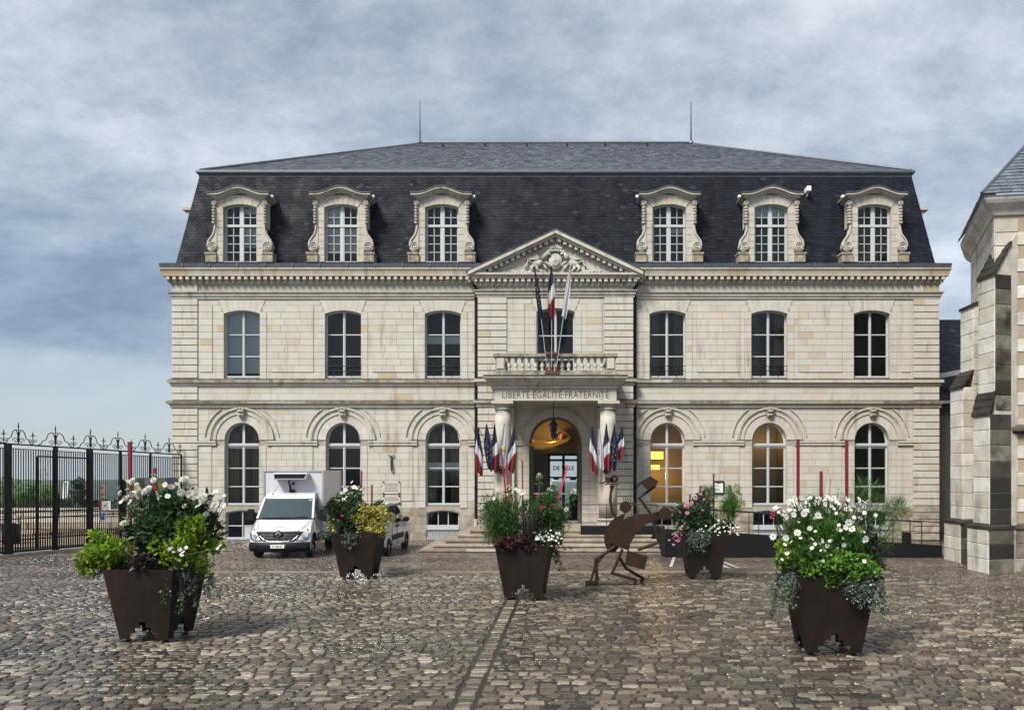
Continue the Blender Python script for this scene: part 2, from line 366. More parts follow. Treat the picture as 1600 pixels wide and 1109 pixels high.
M['petal_white'] = material('white_petal', (.60,.61,.565), rough=.6, trans=.25)
M['petal_cream'] = material('cream_petal', (.58,.58,.47), rough=.6, trans=.25)
M['petal_pink'] = material('pink_petal', (.62,.22,.34), rough=.6, trans=.25)
M['petal_magenta'] = material('magenta_petal', (.35,.02,.10), rough=.6, trans=.2)
M['flower_eye'] = material('flower_eye', (.22,.22,.05), rough=.8)
M['bark'] = material('bark', (.07,.055,.04), rough=.9)

# ================================================================ ground
g = MB(); g.add([(-60,-30,0),(16.9,-30,0),(16.9,58,0),(-60,58,0)], [(0,1,2,3)]); g.add([(16.9,-30,0),(70,-30,0),(70,58,0),(16.9,58,0)], [(0,1,2,3)])
g.V = [(x, y, -.008) for x, y, z in g.V]
ground = g.build('ground', M['joint'], kind='structure')
def paving(x_of_y, y0, y1, dep, wid, gap, h, dome, seed, skip=None, jitter=.03, slope=0):
    """rows of stones; returns arrays of quads rings: verts (n,12,3), tints"""
    r = np.random.default_rng(seed); out = []; y = y0; row = 0
    while y < y1:
        d = dep*r.uniform(.85, 1.15); xa, xb = x_of_y(y+d/2)
        x = xa+r.uniform(0, wid)
        while x < xb:
            w = wid*r.uniform(.68, 1.38)
            if skip is None: out.append((x, x+w, y, y+d, row))
            else:
                for a_, b_ in skip(x, x+w, y+d/2):
                    if b_-a_ > .07: out.append((a_, b_, y, y+d, row))
            x += w
        y += d; row += 1
    A = np.array(out); n = len(A)
    x0, x1, ya, yb = A[:,0]+gap/2, A[:,1]-gap/2, A[:,2]+gap/2, A[:,3]-gap/2
    wob = jitter*np.sin(A[:,0]*.55+A[:,4]*.13+seed)+jitter*.8*np.sin(A[:,0]*1.7+A[:,4]*.31); ya = ya+wob; yb = yb+wob
    ca = np.minimum((x1-x0), (yb-ya))*r.uniform(.12, .3, n)
    hz = h+r.uniform(-.006, .006, n)
    V = np.zeros((n, 16, 3)); jit = lambda: r.uniform(-.5, .5, n)*gap*.7
    pts = [(x0+ca, ya), (x1-ca, ya), (x1, ya+ca), (x1, yb-ca), (x1-ca, yb), (x0+ca, yb), (x0, yb-ca), (x0, ya+ca)]
    cx, cy = (x0+x1)/2, (ya+yb)/2
    for i, (px, py) in enumerate(pts):
        px = px+jit(); py = py+jit()
        V[:, i] = np.stack([px, py, np.full(n, -.014)], 1)
        V[:, 8+i] = np.stack([cx+(px-cx)*.89, cy+(py-cy)*.86, hz-.003+r.uniform(-.003, .003, n)], 1)
    t = np.clip(r.normal(.5, .25, n), 0, 1)
    return V, t, np.stack([cx, cy], 1)
PF = [list(range(8, 16))]+[[i, (i+1) % 8, 8+(i+1) % 8, 8+i] for i in range(8)]
def paving_build(name_one, name_many, V, t, c, mat, nind, smooth=False):
    order = np.argsort(c[:,1]+.02*np.abs(c[:,0]))
    vis = [i for i in order if -.66*c[i,1] < c[i,0] < .56*c[i,1] and c[i,1] > 9.75][:nind]
    vs = set(vis)
    for i in vis:
        me = mesh_from(name_one, (V[i]-np.array((c[i,0], c[i,1], 0))).tolist(), PF, mat, None, [t[i]]*9)
        o = bpy.data.objects.new(name_one, me); link(o, ground); o.location = (c[i,0], c[i,1], 0)
    rest = np.array([i for i in range(len(V)) if i not in vs]); n = len(rest)
    VV = V[rest].reshape(-1, 3).tolist(); FF = [[16*k+j for j in f] for k in range(n) for f in PF]
    me = mesh_from(name_many, VV, FF, mat, None, np.repeat(t[rest], 9)); o = bpy.data.objects.new(name_many, me); link(o, ground); o['kind'] = 'stuff'
gutter = lambda y: -1.15+.02*(y-9.7)
V, t, c = paving(lambda y: (max(-.72*y-2.5, -12.3), min(.62*y+2.5, 9.8)), 6.5, 23.0, .158, .215, .024, .012, .008, 3,
                 skip=lambda a, b, y: [(a, b)] if b < gutter(y)-.15 or a > gutter(y)+.15 else [(a, gutter(y)-.15), (gutter(y)+.15, b)])
# the gutter course: one file of stones between two wide wet joints
gl = []; y = 6.5; rg = np.random.default_rng(5)
while y < 22.8: gl.append(y); y += rg.uniform(.15, .24)
gv, tg, cg = [], [], []
for ya, yb in zip(gl, gl[1:]):
    ym_ = (ya+yb)/2; w_ = .115+rg.uniform(-.012, .012); d_ = (yb-ya)/2-.014; xc = gutter(ym_)+rg.uniform(-.012, .012)
    oct_ = [(-.8,-1), (.8,-1), (1,-.75), (1,.75), (.8,1), (-.8,1), (-1,.75), (-1,-.75)]
    lo_ = [(xc+a_*w_, ym_+b_*d_, -.02) for a_, b_ in oct_]; hi_ = [(xc+a_*w_*.86, ym_+b_*d_*.84, .006+rg.uniform(-.006, .006)) for a_, b_ in oct_]
    gv.append(lo_+hi_); tg.append(min(max(rg.normal(.62, .2), 0), 1)); cg.append((xc, ym_))
Vg, tg, cg = np.array(gv), np.array(tg), np.array(cg)
V = np.concatenate([V, Vg]); t = np.concatenate([t, tg]); c = np.concatenate([c, cg])
paving_build('cobblestone', 'cobblestones', V, t, c, M['cobble'], 300)
parts = [paving(lambda y: (-12.1, 9.6), 23.3, 33.75, .13, .21, .014, .012, .006, 11, jitter=.01),
         paving(lambda y: (max(-.72*y-3, -24), -12.3), 12, 34, .15, .26, .014, .012, .006, 12, jitter=.01),
         paving(lambda y: (9.85, min(.62*y+3, 17)), 13, 33.7, .15, .24, .014, .012, .006, 13, jitter=.01)]
V = np.concatenate([p[0] for p in parts]); t = np.concatenate([p[1] for p in parts]); c = np.concatenate([p[2] for p in parts])
VV = V.reshape(-1, 3).tolist(); FF = [[16*k+j for j in f] for k in range(len(V)) for f in PF]
o = bpy.data.objects.new('paving_setts', mesh_from('paving_setts', VV, FF, M['sett'], None, np.repeat(t, 9))); link(o, ground); o['kind'] = 'stuff'
x = -12.0
while x < 9.6:
    w = random.uniform(.8, 1.3); b = MB(); b.t = random.uniform(.0, .45); b.box(x+.008, min(x+w, 9.7)-.008, 23.02, 23.26, -.03, .014+random.uniform(0, .004)); b.build('border_slab', M['step'], ground); x += w
# painted bay lines by the pink planter
b = MB()
for (xa, ya, xb, yb) in ((3.45, 24.3, 3.95, 27.0), (5.15, 24.0, 4.95, 26.6), (5.45, 24.0, 5.25, 26.6)):
    b.add([(xa, ya, .022), (xa+.1, ya, .022), (xb+.1, yb, .022), (xb, yb, .022)], [(0,1,2,3)])
b.build('painted_bay_lines', material('worn_road_paint', (.5,.5,.48), rough=.6, var=(.16,.13,.1), vscale=9, vamt=1), ground, kind='stuff')

# ================================================================ town hall
F, F2 = 33.8, 33.45
HALL = thing('town_hall', 'long pale limestone town hall with slate mansard roof and columned porch', 'building', (0, F, 0))
U = lambda px: (px-868)/36.98
COLS = [U(378), U(536), U(692), U(1043), U(1202), U(1362)]
class Op:
    def __init__(s, cx, half, z0, zs, rise):
        s.cx, s.half, s.z0, s.zs, s.rise = cx, half, z0, zs, rise
        s.R = (half*half+rise*rise)/(2*rise) if rise > 0 else 0; s.zc = zs+rise-s.R
    def top(s, x):
        if s.rise <= 0: return s.zs
        d = s.R**2-(x-s.cx)**2
        return max(s.zs, s.zc+sqrt(d)) if d > 0 else s.zs
    def outline(s, n=14, shrink=0):
        h = s.half-shrink; pts = [(s.cx-h, s.z0+shrink)]
        for i in range(n+1):
            x = s.cx-h+2*h*i/n; xx = s.cx+(x-s.cx)*s.half/h if h else x
            pts.append((x, s.top(xx)-shrink))
        pts.append((s.cx+h, s.z0+shrink)); return pts
def wall_openings(mb, x0, x1, z0, z1, ops, Y):
    ym = Y if callable(Y) else (lambda z: Y)
    xs = {x0, x1}
    for o in ops:
        n = 12 if o.rise > 0 else 1
        for i in range(n+1): xs.add(o.cx-o.half+2*o.half*i/n)
    xs = sorted(x for x in xs if x0-1e-6 <= x <= x1+1e-6)
    for a, b in zip(xs, xs[1:]):
        if b-a < 1e-5: continue
        mid = (a+b)/2; iv = sorted(((o.z0, o) for o in ops if o.cx-o.half < mid < o.cx+o.half), key=lambda q: q[0])
        za = zb = z0
        for zz, o in iv:
            if zz > max(za, zb): mb.add([(a, ym(za), za), (b, ym(zb), zb), (b, ym(zz), zz), (a, ym(zz), zz)], [(0,1,2,3)])
            za, zb = o.top(a), o.top(b)
        mb.add([(a, ym(za), za), (b, ym(zb), zb), (b, ym(z1), z1), (a, ym(z1), z1)], [(0,1,2,3)])
def reveal(mb, o, ya, yb, n=14):
    p = o.outline(n); k = len(p)
    mb.add([(x, ya, z) for x, z in p]+[(x, yb, z) for x, z in p], [(i, i+1, k+i+1, k+i) for i in range(k-1)]+[(k-1, 0, k, 2*k-1)])
GRD = [Op(c, .727, 1.49, 4.25, .727) for c in COLS]
FST = [Op(c, .757, 6.87, 9.58, .14) for c in COLS]
BAS = [Op(c, .69, .05, 1.18, .10) for c in COLS]
DOOR = Op(0, 1.1, .75, 4.1, 1.1); FWIN = Op(0, .79, 6.6, 9.60, .14)
w = MB()
for s, cs in ((-1, range(3)), (1, range(3, 6))):
    xa, xb = (-16.19, -3.2) if s < 0 else (3.2, 16.19)
    wall_openings(w, xa, xb, -.1, 11.3, [L_[i] for L_ in (GRD, FST, BAS) for i in cs], F+.012)
wall_openings(w, -3.24, 3.24, -.1, 11.2, [DOOR, FWIN], F2+.012)
for s in (-1, 1):
    w.add([(s*3.24, F2+.012, 0), (s*3.24, F+.3, 0), (s*3.24, F+.3, 11.2), (s*3.24, F2+.012, 11.2)], [(0,1,2,3)])
    w.add([(s*16.19, F+.012, -.1), (s*16.19, 51.8, -.1), (s*16.19, 51.8, 11.3), (s*16.19, F+.012, 11.3)], [(0,1,2,3)])
w.add([(-16.19, 51.8, -.1), (-.9, 51.8, -.1), (-.9, 51.8, 11.3), (-16.19, 51.8, 11.3)], [(0,1,2,3)])
w.add([(1.9, 51.8, -.1), (16.19, 51.8, -.1), (16.19, 51.8, 11.3), (1.9, 51.8, 11.3)], [(0,1,2,3)])
w.add([(-.9, 51.8, 4.4), (1.9, 51.8, 4.4), (1.9, 51.8, 11.3), (-.9, 51.8, 11.3)], [(0,1,2,3)])
w.t = .5
WALL = w.build('wall', M['mortar'], HALL)
# side walls: coursed stones, joined
rv = MB(); rv.t = .55
for o in GRD+FST+BAS: reveal(rv, o, F-.01, F+.34)
for o in (DOOR, FWIN): reveal(rv, o, F2-.01, F2+.36)
rv.build('window_reveals', M['stone'], HALL, kind='stuff')
STONES = []            # (area, args, tint, material)
def fill(xa, xb, z0, z1, yw, off, row, seedx=0, wmean=.58, mat='stone', gap=.008, white=0):
    L_ = xb-xa
    if L_ < .04: return
    n = max(1, round(L_/wmean)); ws = np.array([random.uniform(.7, 1.3) for _ in range(n)])
    if n > 1 and row % 2: ws[0] *= .55
    ws = ws/ws.sum()*L_; x = xa
    for q in ws:
        t = random.gauss(.70, .11)
        if random.random() < .055: t = random.uniform(.02, .3)
        t = min(max(t+white, 0), 1)
        STONES.append(((q-gap)*(z1-z0), (x+gap/2, x+q-gap/2, z0+gap/2, z1-gap/2, yw, yw-off-random.uniform(.0, .002)), t, mat)); x += q
def course_zone(xa, xb, z0, z1, ch, yw, ops, arc=None, panels=(), wmean=.58, mat='stone', jamb=.30, lint=0):
    n = max(1, round((z1-z0)/ch)); h = (z1-z0)/n
    for k in range(n):
        za, zb = z0+k*h, z0+(k+1)*h; zm = (za+zb)/2
        blocked = []
        for o in ops:
            if zb <= o.z0+.02: continue
            if arc and zm > o.zs:                # round arch: ring of voussoirs
                d = arc**2-(zb-o.zs)**2
                if d > 0: blocked.append((o.cx-sqrt(d), o.cx+sqrt(d), o, 'arc'))
            elif zm < o.zs: blocked.append((o.cx-o.half, o.cx+o.half, o, 'jamb'))
            elif lint and zm < o.zs+lint:
                hw = o.half+.38*(zm-o.zs+.1); blocked.append((o.cx-hw, o.cx+hw, o, 'lint'))
            elif not lint and zm < o.zs+o.rise: blocked.append((o.cx-o.half, o.cx+o.half, o, 'jamb'))
        blocked.sort(key=lambda q: q[0])
        segs = []; x = xa
        for a, b, o, kd in blocked:
            segs.append((x, a)); x = b
            if kd == 'jamb' and jamb:
                segs[-1] = (segs[-1][0], a-jamb)
                j1 = jamb
                for (ja, jb) in ((a-jamb, a), (b, b+jamb)):
                    fill(ja, jb, za, zb, yw, .028, 0, wmean=1)
                x = b+jamb
        segs.append((x, xb))
        for a, b in segs:
            cuts = [a, b]
            for p in panels:
                if p(zm):
                    for e in p(zm): 
                        if a+.05 < e < b-.05: cuts.append(e)
            cuts.sort()
            for c0, c1 in zip(cuts, cuts[1:]):
                md = (c0+c1)/2; off = .006
                for p in panels:
                    q = p(zm)
                    if q and q[0] < md < q[1]: off = .034
                fill(c0, c1, za, zb, yw, off, k, wmean=wmean, mat=mat)
def panel(xa, xb, za, zb): return lambda z: (xa, xb) if za < z < zb else None
def spandrel(xa, ca, xb, cb, zs, r, ztop):
    def f(z):
        if not (zs < z < ztop): return None
        d = sqrt(max(r*r-(z-zs)**2, 0)) if z-zs < r else 0
        return ((ca+d) if ca is not None else xa, (cb-d) if cb is not None else xb)
    return f
for s, cs in ((-1, [0, 1, 2]), (1, [3, 4, 5])):
    xa, xb = (-15.1, -3.25) if s < 0 else (3.25, 15.1)
    g_, f_, b_ = [GRD[i] for i in cs], [FST[i] for i in cs], [BAS[i] for i in cs]
    cx = [COLS[i] for i in cs]
    pg = []; pf = []
    for a, b in zip(cx, cx[1:]):
        pg.append(panel(a+1.27, b-1.27, 1.72, 3.86)); pf.append(panel(a+1.24, b-1.24, 7.0, 9.86))
    pf += [panel(xa+.1, cx[0]-1.24, 7.0, 9.86), panel(cx[-1]+1.24, xb-.1, 7.0, 9.86)]
    pg += [panel(xa+.1, cx[0]-1.27, 1.72, 3.86)]
    course_zone(xa, xb, 1.38, 4.0, .284, F+.012, g_, 1.07, pg)
    course_zone(xa, xb, 4.22, 5.6, .284, F+.012, g_, 1.3, pg)
    course_zone(xa, xb, 5.9, 6.52, .31, F+.012, [], None, (), wmean=.85)
    course_zone(xa, xb, 6.83, 10.21, .284, F+.012, f_, None, pf, lint=.62, jamb=.29)
    course_zone(xa if s < 0 else xb, xb, 10.48, 10.82, .34, F+.012, [], None, (), wmean=.95) if s < 0 else course_zone(xa, xb, 10.48, 10.82, .34, F+.012, [], None, (), wmean=.95)
    course_zone(xa, xb, 0, 1.36, .34, F+.012, b_, None, (), wmean=.62, mat='base', jamb=0)
    # corner pilaster strips: rusticated blocks with deep joints
    pa, pb = (-16.2, -15.11) if s < 0 else (15.11, 16.2)
    for za, zb in ((.02, 5.58), (5.92, 6.5), (6.85, 10.2), (10.49, 10.8)):
        n = max(1, round((zb-za)/.288)); h = (zb-za)/n
        for k in range(n): fill(pa, pb, za+k*h+.012, za+(k+1)*h-.012, F+.012, .055, k, wmean=.55, gap=.008, mat='base' if za+k*h < 1.2 else 'stone')
# pavilion
for s in (-1, 1):
    pa, pb = (-3.25, -2.04) if s < 0 else (2.04, 3.25)
    for za, zb in ((.75, 5.58), (5.92, 6.5), (6.85, 10.2)):
        n = max(1, round((zb-za)/.288)); h = (zb-za)/n
        for k in range(n): fill(pa, pb, za+k*h+.013, za+(k+1)*h-.013, F2+.012, .055, k, wmean=.62, gap=.008, mat='base' if za+k*h < 1.3 else 'stone')
course_zone(-2.03, 2.03, .75, 4.0, .284, F2+.012, [DOOR], None, (), jamb=.3)
course_zone(-2.03, 2.03, 4.22, 5.6, .30, F2+.012, [DOOR], 1.36, (), jamb=.3)
course_zone(-2.03, 2.03, 5.9, 10.21, .287, F2+.012, [FWIN], None, [panel(-1.95, -1.3, 6.6, 9.9), panel(1.3, 1.95, 6.6, 9.9)], lint=.62, jamb=.29)
course_zone(-3.0, 3.0, 10.49, 10.68, .2, F2+.012, [], None, (), wmean=1.1)
STONES.sort(key=lambda q: -q[0])
many = {'stone': MB(), 'base': MB()}
for i, (ar, a, tt, mt) in enumerate(STONES):
    if i < 290:
        b = MB(); b.t = tt; b.stone(*a); b.build('stone', M[mt], WALL)
    else: many[mt].t = tt; many[mt].stone(*a)
many['stone'].build('small_stones', M['stone'], WALL, kind='stuff'); many['base'].build('base_stones', M['base'], WALL, kind='stuff')
# side elevations, coursed
sd = MB()
for s in (-1, 1):
    z = .02; k = 0
    while z < 10.9:
        y = F+.1
        while y < 51.7:
            q = random.uniform(.5, .9); sd.t = min(max(random.gauss(.62, .18), 0), 1); xa = s*16.19; xo = s*(16.19+.02)
            sd.add([(xa, y+.006, z+.006), (xa, min(y+q, 51.75)-.006, z+.006), (xa, min(y+q, 51.75)-.006, z+.28), (xa, y+.006, z+.28),
                    (xo, y+.012, z+.012), (xo, min(y+q, 51.75)-.012, z+.012), (xo, min(y+q, 51.75)-.012, z+.274), (xo, y+.012, z+.274)], [(4,5,6,7),(0,1,5,4),(1,2,6,5),(2,3,7,6),(3,0,4,7)]); y += q
        z += .288; k += 1
sd.build('side_wall_stones', M['stone'], HALL, kind='stuff')
# voussoirs, archivolts, keystones
def voussoirs(o, r0, r1, n, yw, off, name='voussoir'):
    for i in range(n):
        b = MB(); b.t = min(max(random.gauss(.62, .16), 0), 1); b.ring((o.cx, o.zs), r0, r1, pi*i/n+.003, pi*(i+1)/n-.003, yw-off, yw, 2); b.build(name, M['stone'], HALL)
for o in GRD:
    voussoirs(o, .727, 1.075, 11, F+.01, .032)
    b = MB(); c_ = (o.cx, o.zs)
    for r0, r1, of in ((1.085, 1.14, .06), (1.14, 1.25, .045), (1.25, 1.30, .075), (1.30, 1.37, .11)):
        for i in range(16):
            b.t = .35+.4*random.random(); b.ring(c_, r0, r1, pi*i/16, pi*(i+1)/16, F-of, F+.01, 1)
    b.build('archivolt', M['trim'], HALL)
    for a0, a1 in ((.10, .98), (pi-.98, pi-.10)): b = MB(); b.t = .3; b.ring(c_, 1.55, 1.585, a0, a1, F-.05, F+.01, 10); b.build('outer_fillet', M['trim'], HALL)
    b = MB(); b.t = .35; x = o.cx; b.prism([(x-.11, 5.24), (x+.11, 5.24), (x+.17, 5.58), (x-.17, 5.58)], F-.17, F)
    b.ell((x, F-.18, 5.46), (.15, .07, .07)); b.ell((x-.13, F-.17, 5.54), (.07, .08, .06)); b.ell((x+.13, F-.17, 5.54), (.07, .08, .06)); b.ell((x, F-.18, 5.31), (.09, .06, .06)); b.ell((x, F-.2, 5.57), (.06, .05, .05))
    b.build('keystone', M['trim'], HALL)
voussoirs(DOOR, 1.1, 1.43, 15, F2+.01, .05)
b = MB(); b.t = .4
for r0, r1, of in ((1.43, 1.48, .08),): b.ring((0, DOOR.zs), r0, r1, 0, pi, F2-of, F2, 24)
b.build('archivolt', M['trim'], HALL)
for o, yw in [(o, F+.01) for o in FST]+[(FWIN, F2+.01)]:
    n = 7
    for i in range(n):
        xa, xb = -1+2*i/n, -1+2*(i+1)/n; g_ = .003
        p = [(o.cx+xa*o.half+g_, o.top(o.cx+xa*o.half)), (o.cx+xb*o.half-g_, o.top(o.cx+xb*o.half)), (o.cx+xb*(o.half+.24)-g_, 10.19), (o.cx+xa*(o.half+.24)+g_, 10.19)]
        b = MB(); b.t = min(max(random.gauss(.7, .08), 0), 1); b.prism(p, yw-.016, yw); b.build('lintel_stone', M['stone'], HALL)
# impost bands between the arches
def impost(xa, xb, yw):
    b = MB(); x = xa
    while x < xb-.02:
        q = min(random.uniform(.5, .8), xb-x); b.t = random.uniform(.3, .8)
        b.box(x+.003, x+q-.003, yw-.07, yw, 4.02, 4.13); b.box(x+.003, x+q-.003, yw-.10, yw, 4.13, 4.21); x += q
    b.build('impost_band', M['trim'], HALL)
for cs, xa, xb in (([0, 1, 2], -15.1, -3.26), ([3, 4, 5], 3.26, 15.1)):
    es = [xa]+[e for i in cs for e in (COLS[i]-1.07, COLS[i]+1.07)]+[xb]
    for i in range(0, len(es), 2): impost(es[i], es[i+1], F)
impost(-2.03, -1.1, F2); impost(1.1, 2.03, F2)
# string courses, architrave, cornice
PATH = [(-16.2, 51.8), (-16.2, F), (-3.25, F), (-3.25, F2), (3.25, F2), (3.25, F), (16.2, F), (16.2, 51.8)]
def string(name, prof, path=PATH, mat='trim', tint=.5):
    b = MB()
    # cut the long runs into stones so that the joints and tones show
    pts = [path[0]]
    for a, c_ in zip(path, path[1:]):
        L_ = abs(a[0]-c_[0])+abs(a[1]-c_[1]); n = max(1, round(L_/.8)); pts += [(a[0]+(c_[0]-a[0])*i/n, a[1]+(c_[1]-a[1])*i/n) for i in range(1, n+1)]
    b.sweep(pts, prof); m = len(prof)-1
    for i in range(len(pts)-1):
        t_ = min(max(random.gauss(tint, .2), 0), 1)
        for j in range(m): b.T[i*m+j] = t_
    mats = [M[mat]]
    if name == 'string_course':
        mats.append(M['sooty']); run = 0
        for i in range(len(pts)-1):
            run = max(0, run-1) if random.random() < .8 else random.randint(2, 6)
            for j in ((m-2, m-1) if run else (m-1,)): b.M[i*m+j] = 1
    return b.build(name, mats, HALL)
string('string_course', [(0, 5.57), (.07, 5.62), (.07, 5.72), (.17, 5.78), (.19, 5.87), (.0, 5.93)])
string('string_course', [(0, 6.49), (.06, 6.53), (.06, 6.62), (.15, 6.66), (.15, 6.77), (0, 6.845)])
string('architrave', [(0, 10.195), (.05, 10.2), (.05, 10.29), (.10, 10.31), (.10, 10.40), (.16, 10.44), (.17, 10.48), (0, 10.50)], tint=.6)
CP = [(0, 10.78), (.05, 10.80), (.07, 10.86), (.07, 11.10), (.29, 11.11), (.29, 11.17), (.32, 11.30), (.37, 11.38), (.37, 11.43), (0, 11.44)]
LP = [(-16.2, 51.8), (-16.2, F), (-3.1, F)]; RP = [(3.1, F), (16.2, F), (16.2, 51.8)]
for p in (LP, RP): string('cornice', CP, p, tint=.28)
PP = [(-3.25, F+.2), (-3.25, F2), (3.25, F2), (3.25, F+.2)]
string('pavilion_cornice', [(0, 10.62), (.06, 10.66), (.06, 10.93), (.24, 10.94), (.24, 10.99), (.34, 11.07), (.34, 11.15), (0, 11.17)], PP, tint=.75)
def modillions(x0, x1, n, y, z0, z1, o0, o1, name, t_):
    b = MB()
    for i in range(n):
        x = x0+(x1-x0)*(i+.5)/n; b.t = min(max(random.gauss(t_, .15), 0), 1); b.box(x-.07, x+.07, y-o1, y-o0, z0+.09, z1); b.box(x-.055, x+.055, y-o1*.6, y-o0, z0, z0+.09)
    b.build(name, M['trim'], HALL, kind='stuff')
modillions(-16.4, -3.3, 48, F, 10.87, 11.10, .07, .27, 'modillions', .35); modillions(3.3, 16.4, 48, F, 10.87, 11.10, .07, .27, 'modillions', .35)
modillions(-3.45, 3.45, 28, F2, 10.71, 10.93, .06, .22, 'modillions', .75)
for p in (LP, RP):
    b = MB(); b.sweep(p, [(0, 11.445), (.35, 11.445), (.38, 11.62), (.33, 11.62), (.30, 11.52), (0, 11.52)]); b.build('gutter', M['zinc'], HALL)
b = MB()
for x in np.arange(-15.6, 16, 1.15):
    if abs(x) > 3.7: b.box(x-.03, x+.03, F-.395, F-.33, 11.45, 11.635)
b.build('gutter_clips', M['zinc'], HALL, kind='stuff')
# pediment
PD = MB(); PD.t = .72; yb = F2-.34; AP = 12.86
PD.prism([(-3.25, 11.16), (3.25, 11.16), (0, 12.7)], F2-.02, F2+.2)
PEDI = PD.build('pediment', M['stone'], HALL)
def rake(s, lo, hi, out, t_, name='raking_cornice'):
    b = MB(); b.t = t_; n = 7; x0, z0, x1, z1 = 3.63, 11.14, 0, AP
    for i in range(n):
        b.t = min(max(random.gauss(t_, .12), 0), 1); q0, q1 = i/n, (i+1)/n
        p = [(s*(x0+(x1-x0)*q), z0+(z1-z0)*q) for q in (q0, q1)]
        b.prism([(p[0][0], p[0][1]+lo), (p[1][0], p[1][1]+lo), (p[1][0], p[1][1]+hi), (p[0][0], p[0][1]+hi)], F2-out, F2+1.1)
    b.build(name, M['trim'], PEDI)
for s in (-1, 1):
    rake(s, -.10, .05, .40, .62); rake(s, -.20, -.10, .30, .7); rake(s, -.34, -.20, .07, .7)
    b = MB()
    for i in range(15):
        q = (i+.9)/15.6; x, z = s*(3.63*(1-q)), 11.14+(AP-11.14)*q-.28; b.t = .7; b.prism([(x-.07, z-.06), (x+.07, z-.06), (x+.07, z+.10), (x-.07, z+.10)], F2-.25, F2)
    b.build('raking_modillions', M['trim'], PEDI, kind='stuff')
    b = MB(); b.prism([(s*3.66, 11.20), (0, AP+.055), (0, AP+.085), (s*3.72, 11.20)], F2-.42, F+1.3); b.build('flashing', M['zinc'], PEDI)
r = MB(); r.t = .85; y = F2-.08
r.ell((0, y, 11.66), (.30, .09, .36)); r.ell((0, y-.03, 11.66), (.22, .1, .27)); r.ell((0, y-.06, 11.7), (.1, .1, .12))
for i in range(9):
    a = pi*i/8; r.ell((.33*cos(a), y-.03, 12.05+.06*sin(a)), (.06, .08, .07))
for i in range(6):
    x = -.25+.1*i; r.ell((x, y-.03, 12.21), (.045, .06, .06))
r.box(-.3, .3, y-.07, y+.06, 12.09, 12.14); r.ring((0, 12.12), .12, .26, 0, pi, y-.06, y+.05, 10)
for s in (-1, 1):
    r.ell((s*.70, y, 11.60), (.34, .12, .17), rot=s*-.35)                                   # beast: body, neck, head, legs, wing, tail
    r.tube([(s*.50, y-.04, 11.72), (s*.42, y-.06, 11.92), (s*.36, y-.07, 12.02)], [.13, .10, .08]); r.ell((s*.30, y-.08, 11.98), (.12, .08, .07), rot=s*.5)
    r.tube([(s*.45, y-.05, 11.65), (s*.30, y-.09, 11.55), (s*.26, y-.09, 11.42)], [.07, .05, .04]); r.tube([(s*.48, y-.02, 11.55), (s*.40, y-.06, 11.38), (s*.33, y-.06, 11.28)], [.07, .05, .04])
    r.tube([(s*.90, y, 11.52), (s*1.0, y-.04, 11.38), (s*.90, y-.04, 11.22)], [.11, .07, .05]); r.tube([(s*.80, y, 11.5), (s*.78, y-.06, 11.35), (s*.68, y-.06, 11.21)], [.10, .06, .05])
    r.tube([(s*.98, y, 11.62), (s*1.15, y-.03, 11.70), (s*1.2, y-.03, 11.5), (s*1.28, y-.03, 11.42)], [.05, .04, .04, .05])
    for k in range(5): r.tube([(s*.66, y-.06, 11.72), (s*(.82+.09*k), y-.04, 11.98-.055*k)], [.05, .03])
    for k in range(11):
        x = .62+.15*k; r.ell((s*x, y+.01, 11.21+.03*random.random()), (.10, .05, .03+.10*random.random()*(1-k/12)), rot=random.uniform(-1, 1))
    for k in range(6): r.ell((s*(1.32+.11*k), y+.02, 11.27+.02*random.random()), (.06, .05, .07), rot=random.uniform(-1, 1))
r.build('crest_relief', M['stone'], PEDI, smooth=True)

# roofs
ZB, ZT, INS = 11.50, 15.72, .74
ym = lambda z: F+.02+(z-ZB)/(ZT-ZB)*INS
DC = [U(379.5), U(536), U(692), U(1044), U(1202), U(1362)]
DOP = [Op(c, .70, 11.72, 13.95, .13) for c in DC]
mr = MB(); wall_openings(mr, -15.2, 15.2, ZB, ZT, DOP, ym)
for s in (-1, 1):
    mr.add([(s*15.2, ym(ZB), ZB), (s*16.1, ym(ZB), ZB), (s*(16.1-INS), ym(ZT), ZT), (s*15.2, ym(ZT), ZT)], [(0,1,2,3)])
    mr.add([(s*16.1, F+.02, ZB), (s*16.1, 51.7, ZB), (s*(16.1-INS), 51, ZT), (s*(16.1-INS), ym(ZT), ZT)], [(0,1,2,3)])
mr.add([(-16.1, 51.7, ZB), (16.1, 51.7, ZB), (15.36, 51, ZT), (-15.36, 51, ZT)], [(0,1,2,3)])
MANS = mr.build('mansard_roof', M['slate'], HALL)
